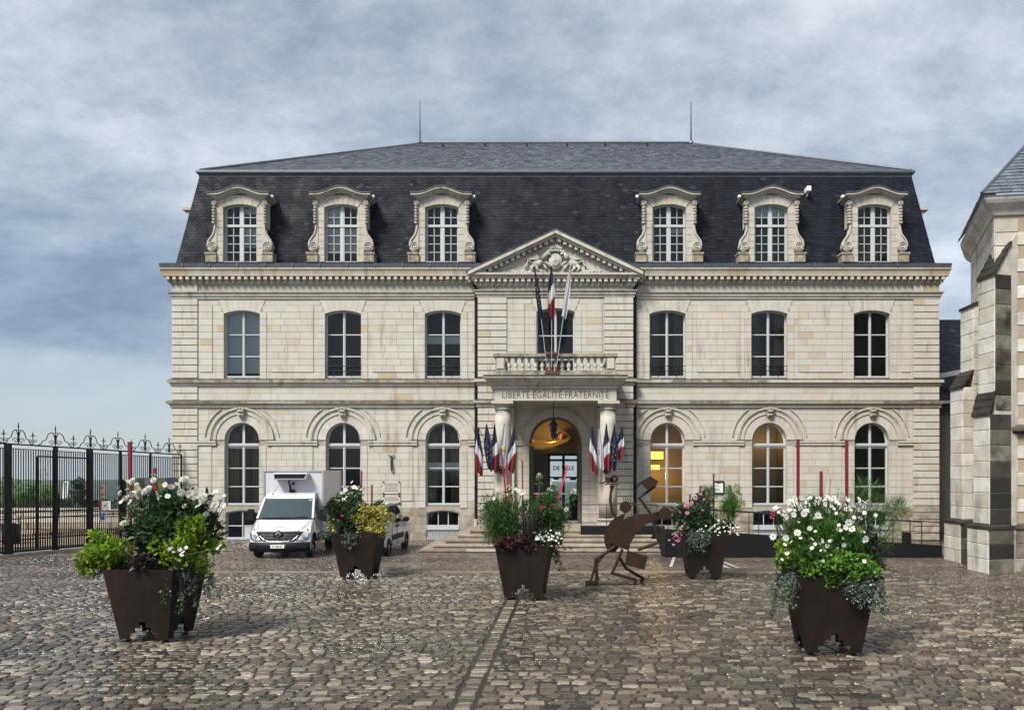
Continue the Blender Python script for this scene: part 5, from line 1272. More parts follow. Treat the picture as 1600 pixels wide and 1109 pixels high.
# ================================================================ steel sculpture
SY = 20.5
SC = thing('steel_sculpture', 'rusty steel sculpture of two bent stick figures with raised arms', 'sculpture', (PX(965, SY), SY, 0))
SXZ = lambda q: ((900+q[0]*.1803-868)*SY/FPX, EYE+(737-730-q[1]*.1803)*SY/FPX)
def plate(name, pts, y0, th=.03):
    b = MB(); b.prism([SXZ(p) for p in pts], SY+y0, SY+y0+th); return b.build(name, M['corten_art'], SC)
def limb(name, pts, y, r=.045, n=8):
    b = MB(); P = [(*SXZ(p), y if isinstance(y, (int, float)) else y[i]) for i, p in enumerate(pts)]
    P = [(a, SY+c_, max(z, .03)) for a, z, c_ in P]
    for p, q in zip(P, P[1:]): b.tube([p, q], r, n)
    for p in P[1:-1]: b.ell(p, r*1.05, 8, 6)
    return b.build(name, M['corten_art'], SC)
plate('back_body', [(430,402),(400,410),(350,432),(305,470),(270,520),(250,570),(246,620),(252,670),(270,715),(300,742),(345,735),(372,700),(360,640),(365,560),(395,480),(420,440)], .12)
plate('front_body', [(288,648),(305,600),(330,545),(365,495),(410,450),(460,424),(520,408),(580,403),(640,402),(700,414),(735,432),(720,448),(660,466),(605,488),(555,528),(515,575),(485,625),(468,660),(452,716),(380,688)], -.12, .05)
b = MB(); pts = [(288,648),(330,545),(410,450),(520,408),(640,402),(735,432)]
for (a, c_) in zip(pts, pts[1:]):
    p, q = SXZ(a), SXZ(c_); b.add([(p[0], SY-.12, p[1]), (q[0], SY-.12, q[1]), (q[0], SY+.14, q[1]), (p[0], SY+.14, p[1])], [(0,1,2,3)])
b.build('body_rim', M['corten_art'], SC)
for nm, c_, r_, y in (('head', (432,345), 50, .12), ('head', (765,397), 53, -.10)):
    b = MB(); x, z = SXZ(c_); rr = r_*.1803*SY/FPX; b.disc((x, z), rr, SY+y, SY+y+.035, 28)
    hd = b.build(nm, M['corten_art'], SC)
    if r_ == 50:
        b = MB()
        for k in range(8):
            a = radians(105-k*14); p = SXZ((432+50*cos(a), 345-50*sin(a))); q = SXZ((440+98*cos(a)*.75+k*1.5, 345-98*sin(a))); b.tube([(p[0], SY+y+.015, p[1]), ((p[0]+q[0])/2-.01, SY+y+.015, (p[1]+q[1])/2), (q[0], SY+y+.015, q[1])], .009, 5)
        b.build('hair', M['corten_art'], hd)
    else:
        b = MB()
        for k in range(4):
            p = SXZ((790+k*8, 350+k*9)); q = SXZ((800+k*20, 328+k*16)); b.tube([(p[0], SY+y+.015, p[1]), (q[0], SY+y+.015, q[1])], .008, 5)
        b.build('hair', M['corten_art'], hd)
limb('neck', [(425,400),(432,370)], .135, .03)
limb('arm', [(345,430),(322,395),(308,340),(300,290),(304,230),(316,165)], .13, .034)
limb('arm', [(650,405),(600,335),(545,262),(690,160)], -.02, .033)
limb('arm', [(660,465),(690,560),(708,645),(530,708)], -.16, [.04][0])
limb('leg', [(335,680),(170,790),(180,1025)], -.13, .044)
limb('leg', [(245,758),(172,850),(125,1005)], .16, .035)
limb('leg', [(400,705),(310,912),(512,965),(500,1015)], -.10, .039)
limb('leg', [(372,775),(440,880),(588,970),(566,1012)], .16, .04)
b = MB()
for a, c_ in (((80,1000),(190,1026)), ((100,1022),(190,1030))):
    p, q = SXZ(a), SXZ(c_); b.bar((p[0], SY-.1, max(p[1], .05)), (q[0], SY-.12, max(q[1], .04)), .09, .16)
b.build('foot', M['corten_art'], SC)
b = MB(); x0, z0 = SXZ((180, 1030)); x1, _ = SXZ((600, 1015)); b.box(x0-.1, x1, SY-.02, SY+.04, .022, .04); b.build('base_bar', M['corten_art'], SC)
plate('suitcase', [(440,714),(616,765),(586,880),(424,836)], -.17, .10)
b = MB(); p0 = [SXZ(q) for q in ((556,128),(640,76),(704,118),(690,150),(618,192))]; b.prism(p0, SY-.20, SY+.12); bxo = b.build('held_house', M['corten_art'], SC)
b = MB()
for k in range(7):
    p, q = SXZ((585-k*7, 110+k*4)), SXZ((548-k*3, 150+k*4)); b.bar((p[0], SY-.2+k*.05, p[1]), (q[0], SY-.2+k*.05, q[1]), .025)
b.build('house_slats', M['corten_art'], bxo)
b = MB(); hx, hz = SXZ((335, 100)); rr = 36*.1803*SY/FPX; b.ring((hx, hz), rr*.26, rr, 0, 2*pi, SY+.10, SY+.15, 20)
b.prism([SXZ(p) for p in ((252,95),(262,78),(285,88),(320,92),(320,138),(290,132),(270,138),(258,122))], SY+.10, SY+.15)
b.tube([(*SXZ(p), 0) for p in ()] or [(SXZ(p)[0], SY+.12, SXZ(p)[1]) for p in ((268,120),(240,136),(222,130),(203,138))], [.03, .022, .02, .015], 6)
b.tube([(SXZ(p)[0], SY+.12, SXZ(p)[1]) for p in ((250,150),(290,143),(330,146),(368,150),(372,140))], .018, 6); b.tube([(SXZ(p)[0], SY+.12, SXZ(p)[1]) for p in ((285,135),(275,150))], .018, 6)
b.build('held_animal', M['corten_art'], SC); b = MB(); p = SXZ((315, 168)); b.ell((p[0], SY+.13, p[1]), .06, 8, 6); b.build('hand', M['corten_art'], SC)

# ================================================================ planters
def planter(loc, rz, label, H=1.27, wt=1.22, wb=.84, scale=1.0):
    t = thing('planter', label, 'planter', loc, rz, 'rusty steel planters on the cobbled square', local=True)
    H *= scale; wt *= scale; wb *= scale; foot = .07
    # outline of one side, with the stepped cut at the bottom
    h = wt/2; k = wb/2; u = wb/12
    def side_x(z): return k+(h-k)*(z-foot)/(H-foot)
    zs = [foot, foot+.11*scale, foot+.20*scale, foot+.30*scale]
    pl = [(-h, H), (h, H), (k, zs[0]), (k-2.4*u, zs[0]), (k-2.4*u, zs[1]), (k-3.9*u, zs[1]), (k-3.9*u, zs[2]), (.75*u, zs[2]), (.75*u, zs[3]), (-.75*u, zs[3]), (-.75*u, zs[2]), (-k+3.9*u, zs[2]), (-k+3.9*u, zs[1]), (-k+2.4*u, zs[1]), (-k+2.4*u, zs[0]), (-k, zs[0])]
    for q in range(4):
        b = MB(); V0 = [(x, -side_x(z), z) for x, z in pl]; V1 = [(x*.985, -side_x(z)+.02, z) for x, z in pl]; n = len(pl)
        ca, sa = cos(q*pi/2), sin(q*pi/2); R_ = lambda v: (v[0]*ca-v[1]*sa, v[0]*sa+v[1]*ca, v[2])
        b.add([R_(v) for v in V0+V1], [tuple(range(n)), tuple(range(2*n-1, n-1, -1))]+[(i, n+i, n+(i+1) % n, (i+1) % n) for i in range(n)])
        b.build('side_panel', M['corten'], t)
    b = MB(); b.add([(-h+.03, -h+.03, H-.07), (h-.03, -h+.03, H-.07), (h-.03, h-.03, H-.07), (-h+.03, h-.03, H-.07)], [(0,1,2,3)]); b.build('soil', M['soil'], t)
    b = MB(); z = zs[3]+.06; w_ = side_x(z)-.03; b.box(-w_, w_, -w_, w_, z, z+.03); b.build('floor_plate', M['corten'], t)
    for sx in (-1, 1):
        for sy in (-1, 1):
            b = MB(); b.lathe((sx*(k-.09), sy*(k-.09), 0), [(.055, .02), (.055, .035), (.02, .04), (.02, foot+.05)], 10); b.build('foot', M['corten'], t)
    return t

# ---- leaves, flowers, stems
def leaf_mesh(centers, spread, n, size, aspect, mat, name, parent, seed, up=.3, fold=.25, droop=.0, tbias=.0, outward=.8, origin=(0,0,0)):
    r = np.random.default_rng(seed); C_ = np.asarray(centers, float); S = np.asarray(spread, float)
    k = r.integers(0, len(C_), n); g_ = r.normal(0, 1, (n, 3)); g_ /= np.linalg.norm(g_, axis=1)[:, None]; rad = r.uniform(.35, 1.0, n)**.6
    S_ = S[k] if S.ndim == 2 else np.broadcast_to(S, (n, 3))
    p = C_[k]+g_*rad[:, None]*S_
    d = g_*outward+r.normal(0, .6, (n, 3)); d[:, 2] += up-droop; d /= np.linalg.norm(d, axis=1)[:, None]
    s = np.cross(d, r.normal(0, 1, (n, 3))+np.array((0, 0, 1.2))); s /= np.linalg.norm(s, axis=1)[:, None]; nn = np.cross(s, d)
    L_ = size*r.uniform(.45, 1.5, n)[:, None]; W = L_*aspect
    a = p; b = p+d*L_*.45+s*W*.5+nn*W*fold; c = p+d*L_-np.array((0, 0, 1))*L_*droop*.5; e = p+d*L_*.45-s*W*.5+nn*W*fold
    V_ = np.stack([a, b, c, e], 1).reshape(-1, 3); i = np.arange(n)[:, None]*4
    F_ = np.concatenate([i+np.array([[0,1,2]]), i+np.array([[0,2,3]])], 1).reshape(-1, 3)
    t_ = np.clip(r.normal(.5+tbias, .22, n), 0, 1)
    np_obj(name, V_, F_, M[mat], parent, np.repeat(t_, 2), kind='stuff')
def clumps(c, r3, n, seed, frac=.33, shell=.9):
    r = np.random.default_rng(seed); g_ = r.normal(0, 1, (n, 3)); g_ /= np.linalg.norm(g_, axis=1)[:, None]; g_[:, 2] = g_[:, 2]*.95+.12
    q = np.array(c)+g_*np.array(r3)*r.uniform(.2, 1.18, n)[:, None]**.8*shell; return q, np.outer(r.uniform(.6, 1.25, n), np.array(r3)*frac)
FLOWER = {}
def flower_mesh(kind):
    if kind in FLOWER: return FLOWER[kind]
    V_, F_, mi = [], [], []
    def petal(a, r0, r1, w_, z0, z1, m=0):
        b = len(V_); ca, sa = cos(a), sin(a); px_, py_ = -sa, ca; rm = (r0+r1)*.55
        V_.extend([(r0*ca, r0*sa, z0), (rm*ca+px_*w_, rm*sa+py_*w_, (z0+z1)/2+.1*w_), (r1*ca, r1*sa, z1), (rm*ca-px_*w_, rm*sa-py_*w_, (z0+z1)/2+.1*w_)]); F_.extend([(b, b+1, b+2), (b, b+2, b+3)]); mi.extend([m, m])
    def eye(r_, z, m=1):
        b = len(V_); V_.extend([(r_*cos(2*pi*i/8), r_*sin(2*pi*i/8), z) for i in range(8)]+[(0, 0, z+r_*.5)]); F_.extend([(b+i, b+(i+1) % 8, b+8) for i in range(8)]); mi.extend([m]*8)
    base = kind.split(':')[0]
    if base == 'daisy':
        for i in range(8): petal(2*pi*i/8+.1*(i % 2), .1, 1.0, .34, .06, .10+.12*((i*7) % 3)/3)
        eye(.22, .10)
    elif base == 'pom':
        for lay, (r1, z0, z1, n_, w_) in enumerate(((1.0, -.1, .02, 13, .22), (.88, .05, .26, 12, .21), (.66, .18, .46, 10, .19), (.42, .30, .58, 8, .15), (.2, .42, .64, 5, .1))):
            for i in range(n_): petal(2*pi*i/n_+lay*.37, .08, r1, w_, z0, z1)
        eye(.10, .56)
    elif base == 'spider':
        r = random.Random(3)
        for i in range(44):
            a = r.uniform(0, 2*pi); e = r.uniform(-.5, 1.3); petal(a, .25*cos(e), 1.0*cos(e), .13, .2*sin(e), 1.0*sin(e))
    elif base == 'small':
        for i in range(5): petal(2*pi*i/5, .0, 1.0, .48, .02, .14*((i*3) % 4)/3)
        eye(.16, .05)
    col = kind.split(':')[1]
    FLOWER[kind] = mesh_from(base+'_flower', V_, F_, [M['petal_'+col], M['flower_eye']], mi); return FLOWER[kind]
def flower(plant, kind, p, r_, rng, face=(0, -.75, .55), name='flower'):
    o = bpy.data.objects.new(name, flower_mesh(kind)); link(o, plant); o.location = p
    d = mathutils.Vector((face[0]+rng.gauss(0, .45), face[1]+rng.gauss(0, .4), face[2]+rng.gauss(0, .35))).normalized()
    o.rotation_euler = (d.to_track_quat('Z', 'Y').to_matrix() @ mathutils.Matrix.Rotation(rng.uniform(0, 6), 3, 'Z')).to_euler(); o.scale = (r_*.86*rng.uniform(.8, 1.15),)*3; return o
def stems(plant, root, tops, r_=.008, rng=random, mat='stem', spread=.12):
    b = MB()
    for p in tops:
        q = (root[0]+rng.uniform(-spread, spread)*2+(p[0]-root[0])*.25, root[1]+rng.uniform(-spread, spread), root[2])
        m_ = tuple((a*.45+c_*.55) for a, c_ in zip(q, p)); m_ = (m_[0]+(q[0]-p[0])*.10, m_[1], m_[2]+.08); b.tube([q, m_, p], r_, 4, False)
    b.build('stems', M[mat], plant, kind='stuff')
def plant(name, label, p, grp=None, cat='plant'): return thing(name, label, cat, p, 0, grp, local=True)
class Bed:
    """frame of one planter: rel(px, py, dy) = point in planter-centred coordinates whose photo position was measured"""
    def __init__(s, px, Y, soil=1.2): s.x = PX(px, Y); s.Y = Y; s.soil = soil
    def rel(s, px, py, dy=0): return (PX(px, s.Y+dy)-s.x, dy, PZ(py, s.Y+dy))
    def base(s): return (s.x, s.Y, 0)
def stake(bed, x0, top_px, dy, label, mat='red_stake', lean_from=None, r_=.02):
    tp = bed.rel(*top_px, dy); bt = bed.rel(lean_from if lean_from else top_px[0], 0, dy)
    t = thing('stake', label, 'stake', (bed.x+bt[0], bed.Y+dy, bed.soil), 0, 'red stakes standing in the planters', local=True)
    b = MB(); b.bar((0, 0, 0), (tp[0]-bt[0], 0, tp[2]-bed.soil), r_*2); b.build('rod', M[mat], t)
def trail(pl, pts, n, mat, seed, leaf=.045, w_=.10):
    """hanging runners: each a chain of small leaves along a drooping stem"""
    rng = random.Random(seed); cs = []; b = MB()
    for (x0, y0_, z0, x1, y1_, z1) in pts:
        m = 5; P = []
        for i in range(m+1):
            q = i/m; P.append((x0+(x1-x0)*q+rng.gauss(0, .02), y0_+(y1_-y0_)*sqrt(q), z0+(z1-z0)*q*q*.4+(z1-z0)*q*.6+rng.gauss(0, .015)))
        b.tube(P, .005, 3, False)
        for p, q in zip(P, P[1:]):
            for k in range(3): cs.append(tuple(a+(c_-a)*(k+rng.random())/3 for a, c_ in zip(p, q)))
    b.build('runners', M['stem'], pl, kind='stuff')
    leaf_mesh(cs, (w_*.5, w_*.5, w_*.5), n, leaf, .75, mat, 'leaves', pl, seed, up=-.2, droop=.2)

# ---------- front left planter
B1 = Bed(246, 13.95); P1 = planter(B1.base(), radians(-3), 'large rusty steel planter in the left foreground with lime foliage')
rng = random.Random(11)
d1 = plant('dahlia_plant', 'tall dark leaved plant with white pompon blooms in the left foreground planter', B1.base())
c_, s_ = clumps((.22, .05, 1.80), (.72, .48, .70), 90, 1, .27); leaf_mesh(c_, s_, 7500, .12, .52, 'leaf_dark', 'leaves', d1, 1, tbias=.05)
c_, s_ = clumps((.62, .0, 2.1), (.36, .3, .42), 24, 2, .3); leaf_mesh(c_, s_, 900, .11, .42, 'leaf_dark', 'leaves', d1, 2)
fl = [(207,752,'pom'),(199,765,'pom'),(207,772,'pom'),(195,778,'pom'),(240,742,'daisy'),(240,750,'pom'),(278,745,'daisy'),(288,749,'pom'),(276,756,'daisy'),(290,755,'pom'),(268,762,'pom'),(245,770,'daisy'),(216,764,'pom'),(207,791,'pom'),(218,774,'pom'),(199,815,'pom'),(195,818,'pom'),(288,790,'pom'),(300,768,'pom'),(303,778,'pom'),(297,772,'pom'),(252,778,'pom'),(226,768,'pom'),(308,774,'pom'),(315,780,'pom'),(318,776,'pom'),(189,784,'daisy'),(232,764,'pom'),(262,775,'daisy'),(258,757,'daisy'),(200,752,'daisy'),(213,757,'pom'),(188,770,'pom'),(186,762,'daisy'),(203,784,'daisy'),(310,790,'daisy'),(283,770,'pom'),(296,760,'daisy'),(316,767,'daisy'),(322,803,'pom')]
tops = []
for px_, py_, kd in fl:
    p = B1.rel(px_, py_, rng.uniform(-.42, .0)); r_ = rng.uniform(.062, .115) if kd == 'pom' else rng.uniform(.055, .075); flower(d1, kd+':'+('cream' if rng.random() < .5 else 'white'), p, r_, rng); tops.append(p)
stems(d1, (.2, .05, 1.2), tops, .008, rng)
w1 = plant('daisy_plant', 'slender white flowered stems reaching to the right of the left foreground planter', B1.base()); tops = []
for px_, py_ in [(316,766),(337,768),(333,772),(350,774),(309,768),(326,785),(331,782),(351,790),(343,797),(336,788),(340,800),(322,788),(317,794),(327,772),(344,782),(312,787),(306,795),(329,797),(320,775)]:
    p = B1.rel(px_, py_, rng.uniform(-.2, .3)); flower(w1, 'daisy:white', p, rng.uniform(.05, .075), rng); tops.append(p)
stems(w1, (.5, .1, 1.2), tops, .007, rng); c_, s_ = clumps((.75, .08, 1.95), (.30, .25, .45), 20, 5, .3); leaf_mesh(c_, s_, 420, .12, .3, 'leaf_dark', 'leaves', w1, 6)
for nm, cc, rr, sd, n, mt in (('lime green leafy plant spilling over the left rim of the left foreground planter', (-.72, -.25, 1.45), (.46, .38, .36), 7, 2600, 'leaf_lime'), ('lime and yellow leafy plant spilling over the right rim of the left foreground planter', (.64, -.20, 1.58), (.54, .36, .50), 8, 3000, 'leaf_lime')):
    l_ = plant('lime_foliage_plant', nm, B1.base(), 'lime foliage plants in the left planter'); c_, s_ = clumps(cc, rr, 44, sd, .28); leaf_mesh(c_, s_, n, .078, .82, mt, 'leaves', l_, sd, up=.5); stems(l_, (cc[0]*.75, cc[1]*.6, 1.2), c_[::3], .007, rng)
y1_ = plant('bronze_foliage_plant', 'dark bronze leaved plant at the rim centre of the left foreground planter', B1.base()); c_, s_ = clumps((.0, -.50, 1.33), (.26, .14, .13), 14, 9, .4); leaf_mesh(c_, s_, 260, .12, .7, 'leaf_purple', 'leaves', y1_, 9, tbias=.2)
v1 = plant('white_verbena', 'small clusters of white blooms above the right rim of the left foreground planter', B1.base()); tops = []
for px_, py_ in [(263,858),(268,856),(276,861),(281,858),(286,862),(291,855),(272,862),(284,866),(340,856),(344,852)]:
    p = B1.rel(px_, py_, -.62); flower(v1, 'small:white', p, rng.uniform(.035, .055), rng); tops.append(p)
stems(v1, (.3, -.4, 1.2), tops, .005, rng)
i1 = plant('trailing_ivy', 'grey green ivy trailing down the right side of the left foreground planter', B1.base())
trail(i1, [(.52+.05*k, -.50+.03*k, 1.28, .42+.085*k+rng.uniform(-.05, .05), -.60+.06*k, rng.uniform(.35, .95)) for k in range(9)]+[(.68, -.2, 1.3, 1.02, -.3, 1.32), (.7, -.1, 1.3, 1.08, -.2, 1.1), (-.72, -.3, 1.25, -.98, -.4, 1.12)], 900, 'leaf_silver', 21, .05)
stake(B1, 0, (203, 690), .25, 'taller of two dark red stakes in the left foreground planter', r_=.028); stake(B1, 0, (242, 731), .30, 'dark red stake, shorter of two in the left foreground planter', r_=.026)

# ---------- planter by the truck
B2 = Bed(562, 22.0); planter(B2.base(), radians(-1), 'rusty steel planter between the truck and the car with yellow foliage', scale=1.0)
d2 = plant('dark_foliage_plant', 'dark leaved bushy plant in the planter beside the truck', B2.base()); c_, s_ = clumps((-.24, -.05, 1.62), (.62, .5, .58), 64, 31, .28); leaf_mesh(c_, s_, 4200, .13, .45, 'leaf_dark', 'leaves', d2, 31)
for px_, py_ in ((530,812),(534,806),(575,788),(546,760)): flower(d2, 'pom:magenta', B2.rel(px_, py_, -.4), .06, rng)
w2 = plant('daisy_plant', 'tall white daisies at the top of the planter beside the truck', B2.base()); tops = []
for px_, py_ in [(550,753),(553,761),(557,763),(545,772),(549,770),(543,776),(548,779),(555,775),(558,778),(561,771),(537,780),(529,783),(542,781),(560,785),(568,793),(540,765),(534,770),(564,765),(552,786),(546,784)]:
    p = B2.rel(px_, py_, rng.uniform(-.3, .1)); flower(w2, 'daisy:white', p, rng.uniform(.06, .09), rng); tops.append(p)
stems(w2, (-.15, 0, 1.2), tops, .008, rng); c_, s_ = clumps((-.2, 0, 1.95), (.36, .3, .50), 26, 33, .3); leaf_mesh(c_, s_, 900, .11, .3, 'leaf_mid', 'leaves', w2, 33, tbias=-.15)
w2b = plant('leafy_shoot', 'green leafy shoots standing up behind the yellow foliage beside the car', B2.base()); c_, s_ = clumps((.45, .1, 1.75), (.25, .2, .36), 14, 34, .3); leaf_mesh(c_, s_, 420, .11, .42, 'leaf_mid', 'leaves', w2b, 34)
y2 = plant('yellow_foliage_plant', 'yellow leaved plant on the right half of the planter beside the truck', B2.base()); c_, s_ = clumps((.40, -.28, 1.50), (.54, .36, .46), 60, 35, .26); leaf_mesh(c_, s_, 3800, .060, .75, 'leaf_yellow', 'leaves', y2, 35, up=.4); stems(y2, (.35, -.15, 1.2), c_[::3], .006, rng)
t2 = plant('trailing_plant', 'pale variegated plant trailing over the left rim of the planter beside the truck', B2.base())
trail(t2, [(-.5-.03*k, -.5+.04*k, 1.28, -.66-.05*k, -.60, rng.uniform(1.1, 1.3)) for k in range(6)]+[(-.25+.05*k, -.58, 1.25, -.25+.06*k, -.66, rng.uniform(.85, 1.1)) for k in range(6)], 420, 'leaf_silver', 36, .06); c_, s_ = clumps((-.62, -.3, 1.38), (.16, .2, .16), 10, 37, .4); leaf_mesh(c_, s_, 240, .09, .7, 'leaf_yellow', 'leaves', t2, 38, tbias=.2)
stake(B2, 0, (565, 735), .1, 'red stake, taller of two in the planter beside the truck', lean_from=563); stake(B2, 0, (581, 757), .15, 'red stake above the yellow foliage, shorter of two beside the truck')

# ---------- centre planter
B3 = Bed(821, 18.4); planter(B3.base(), radians(-6), 'rusty steel planter in the centre before the porch steps with cleome blooms')
f3 = plant('cosmos_plant', 'feathery green cosmos on the left of the centre planter', B3.base()); c_, s_ = clumps((-.52, -.05, 1.72), (.50, .42, .62), 56, 41, .3); leaf_mesh(c_, s_, 6500, .14, .09, 'leaf_mid', 'leaves', f3, 41, up=.5); leaf_mesh(c_, s_, 1200, .09, .35, 'leaf_mid', 'leaves', f3, 42, tbias=-.15)
tops = []
for px_, py_ in [(793,773),(800,771),(810,766),(817,768),(806,764),(767,778),(771,779),(764,786),(770,790),(803,804),(763,779),(815,772),(794,766)]:
    p = B3.rel(px_, py_, rng.uniform(-.3, .2)); flower(f3, 'daisy:white', p, rng.uniform(.05, .075), rng); tops.append(p)
stems(f3, (-.4, 0, 1.2), tops, .006, rng)
k3 = plant('cleome_plant', 'tall white spider flowers on the right of the centre planter', B3.base()); tops = []
for px_, py_, r_ in [(843,744,.10),(864,754,.085),(871,768,.10),(896,768,.095),(795,762,.09),(861,766,.06),(886,786,.075),(885,796,.08),(857,764,.05)]:
    p = B3.rel(px_, py_, rng.uniform(-.25, .2)); flower(k3, 'spider:'+rng.choice(['white', 'cream']), p, r_, rng, face=(0, -.2, 1)); tops.append(p)
stems(k3, (.3, 0, 1.2), tops, .010, rng); c_, s_ = clumps((.50, 0, 1.82), (.52, .38, .56), 50, 43, .28); leaf_mesh(c_, s_, 3400, .10, .34, 'leaf_mid', 'leaves', k3, 43, tbias=-.05); leaf_mesh([(t_[0], t_[1], t_[2]-.14) for t_ in tops], (.07, .07, .12), 500, .09, .3, 'leaf_mid', 'leaves', k3, 44)
m3 = plant('magenta_dahlia', 'magenta blooms among the leaves right of centre in the centre planter', B3.base()); tops = []
for px_, py_, r_ in [(840,775,.075),(846,792,.075),(875,796,.08),(861,790,.05),(878,793,.045)]:
    p = B3.rel(px_, py_, -.36); flower(m3, 'pom:magenta', p, r_, rng); tops.append(p)
stems(m3, (.3, -.1, 1.2), tops, .008, rng); c_, s_ = clumps((.45, -.1, 1.55), (.36, .3, .3), 20, 45, .3); leaf_mesh(c_, s_, 700, .11, .5, 'leaf_dark', 'leaves', m3, 45)
g3 = plant('dark_grass', 'dark purple arching grass tuft in the middle of the centre planter', B3.base()); b = MB(); b2 = []
for k in range(330):
    a = rng.uniform(0, 2*pi); q = rng.uniform(.12, .52); h_ = rng.uniform(.6, 1.25); x0, y0_ = .18+.08*cos(a), -.28+.08*sin(a); P = []
    for i in range(6):
        v = i/5; P.append((x0+q*cos(a)*v, y0_+q*.7*sin(a)*v, 1.2+h_*(1.9*v-1.35*v*v)))
    w_ = rng.uniform(.008, .014); b.t = rng.random(); n_ = np.array((-sin(a), cos(a), 0))*w_
    vs = [tuple(np.array(p)+n_*(1-i/5.5)*s) for i, p in enumerate(P) for s in (-1, 1)]; b.add(vs, [(2*i, 2*i+1, 2*i+3, 2*i+2) for i in range(5)])
b.build('blades', M['leaf_purple'], g3, kind='stuff')
r3 = plant('coleus_plant', 'dark red leaved plant along the front rim of the centre planter', B3.base()); c_, s_ = clumps((-.18, -.54, 1.29), (.46, .14, .11), 26, 47, .35); leaf_mesh(c_, s_, 420, .11, .75, 'leaf_red', 'leaves', r3, 47)
b3 = plant('white_begonia', 'white begonia flowering on the right rim of the centre planter', B3.base()); c_, s_ = clumps((.52, -.45, 1.38), (.30, .22, .20), 24, 48, .35); leaf_mesh(c_, s_, 420, .085, .7, 'leaf_dark', 'leaves', b3, 48)
for k in range(46):
    a = rng.uniform(0, 2*pi); q = sqrt(rng.random()); flower(b3, 'small:white', (.54+.30*q*cos(a), -.68+.06*rng.random()+.1*abs(q*sin(a)), 1.42+.19*q*sin(a)), rng.uniform(.03, .05), rng)
t3 = plant('trailing_plant', 'thin runners trailing down the right side of the centre planter', B3.base()); trail(t3, [(.60, -.5, 1.3, .72+.03*k, -.45, rng.uniform(.55, 1.0)) for k in range(5)]+[(.62, -.4, 1.35, .95, -.4, 1.2)], 260, 'leaf_dark', 49, .06)
stake(B3, 0, (816, 719), .1, 'red stake standing tallest and straight in the centre planter', lean_from=818, r_=.016); stake(B3, 0, (783, 700), -.05, 'dark red stake rising by the left porch column from the centre planter', lean_from=799, r_=.018)
stake(B3, 0, (887, 727), .0, 'pink stake leaning to the right in front of the glass door', 'pink_stake', lean_from=852, r_=.02); stake(B3, 0, (791, 727), .12, 'pink stake leaning under the white and gold flag', 'pink_stake', lean_from=800, r_=.024)

# ---------- planter behind the sculpture
B4 = Bed(1098, 21.9); planter(B4.base(), radians(-2), 'rusty steel planter right of the sculpture with pink blooms')
d4 = plant('dahlia_plant', 'dark leaved bush with pink blooms in the planter right of the sculpture', B4.base()); c_, s_ = clumps((-.12, -.05, 1.62), (.62, .46, .60), 60, 51, .27); leaf_mesh(c_, s_, 3200, .095, .5, 'leaf_dark', 'leaves', d4, 51, tbias=.08)
for px_, py_, r_ in [(1073,794,.09),(1074,801,.08),(1081,785,.07),(1098,797,.06),(1078,789,.06),(1071,790,.06),(1100,780,.05),(1095,772,.05),(1104,785,.05),(1062,800,.05),(1087,779,.05)]: flower(d4, 'pom:pink', B4.rel(px_, py_, rng.uniform(-.5, -.3)), r_, rng)
g4 = plant('feathery_shrub', 'upright feathery green shrub on the right of the planter behind the sculpture', B4.base()); c_, s_ = clumps((.78, .0, 1.90), (.30, .28, .58), 30, 52, .3); leaf_mesh(c_, s_, 4200, .10, .10, 'leaf_bright', 'leaves', g4, 52, up=.6, tbias=-.15); stems(g4, (.55, 0, 1.2), c_[::2], .006, rng)
g4b = plant('feathery_shrub', 'smaller feathery sprig at the centre top of the planter behind the sculpture', B4.base()); c_, s_ = clumps((.15, .1, 2.15), (.28, .2, .34), 16, 53, .3); leaf_mesh(c_, s_, 1500, .10, .09, 'leaf_mid', 'leaves', g4b, 53, up=.7); stems(g4b, (.1, 0, 1.3), c_[::2], .006, rng)
p4 = plant('pink_verbena', 'pale pink blooms hanging at the left rim of the planter behind the sculpture', B4.base()); c_, s_ = clumps((-.72, -.3, 1.25), (.18, .2, .2), 10, 54, .4); leaf_mesh(c_, s_, 200, .07, .5, 'leaf_mid', 'leaves', p4, 54)
for k in range(30): flower(p4, 'small:pink', (-.74+rng.gauss(0, .09), -.45+rng.gauss(0, .06), 1.20+rng.gauss(0, .13)), rng.uniform(.03, .045), rng)
b4 = plant('white_begonia', 'white begonia on the right rim of the planter behind the sculpture', B4.base()); c_, s_ = clumps((.56, -.35, 1.38), (.30, .2, .16), 16, 55, .35); leaf_mesh(c_, s_, 320, .08, .7, 'leaf_dark', 'leaves', b4, 55)
for k in range(42): flower(b4, 'small:white', (.55+rng.uniform(-.34, .32), -.56+rng.gauss(0, .05), 1.42+rng.gauss(0, .10)), rng.uniform(.03, .045), rng)
for k in range(16): flower(b4, 'small:white', (-.05+rng.uniform(-.2, .2), -.58, 1.32+rng.gauss(0, .07)), rng.uniform(.025, .04), rng)
t4 = plant('trailing_plant', 'silvery runners trailing over the front of the planter behind the sculpture', B4.base()); trail(t4, [(-.45+.06*k, -.58, 1.3, -.48+.065*k, -.66, rng.uniform(.75, 1.1)) for k in range(9)], 650, 'leaf_silver', 56, .06)
stake(B4, 0, (1078, 772), .1, 'short dark red stake at the left of the planter behind the sculpture'); stake(B4, 0, (1094, 759), .2, 'dark red stake in the middle of the planter behind the sculpture'); stake(B4, 0, (1115, 740), .2, 'red stake standing before the framed notice')

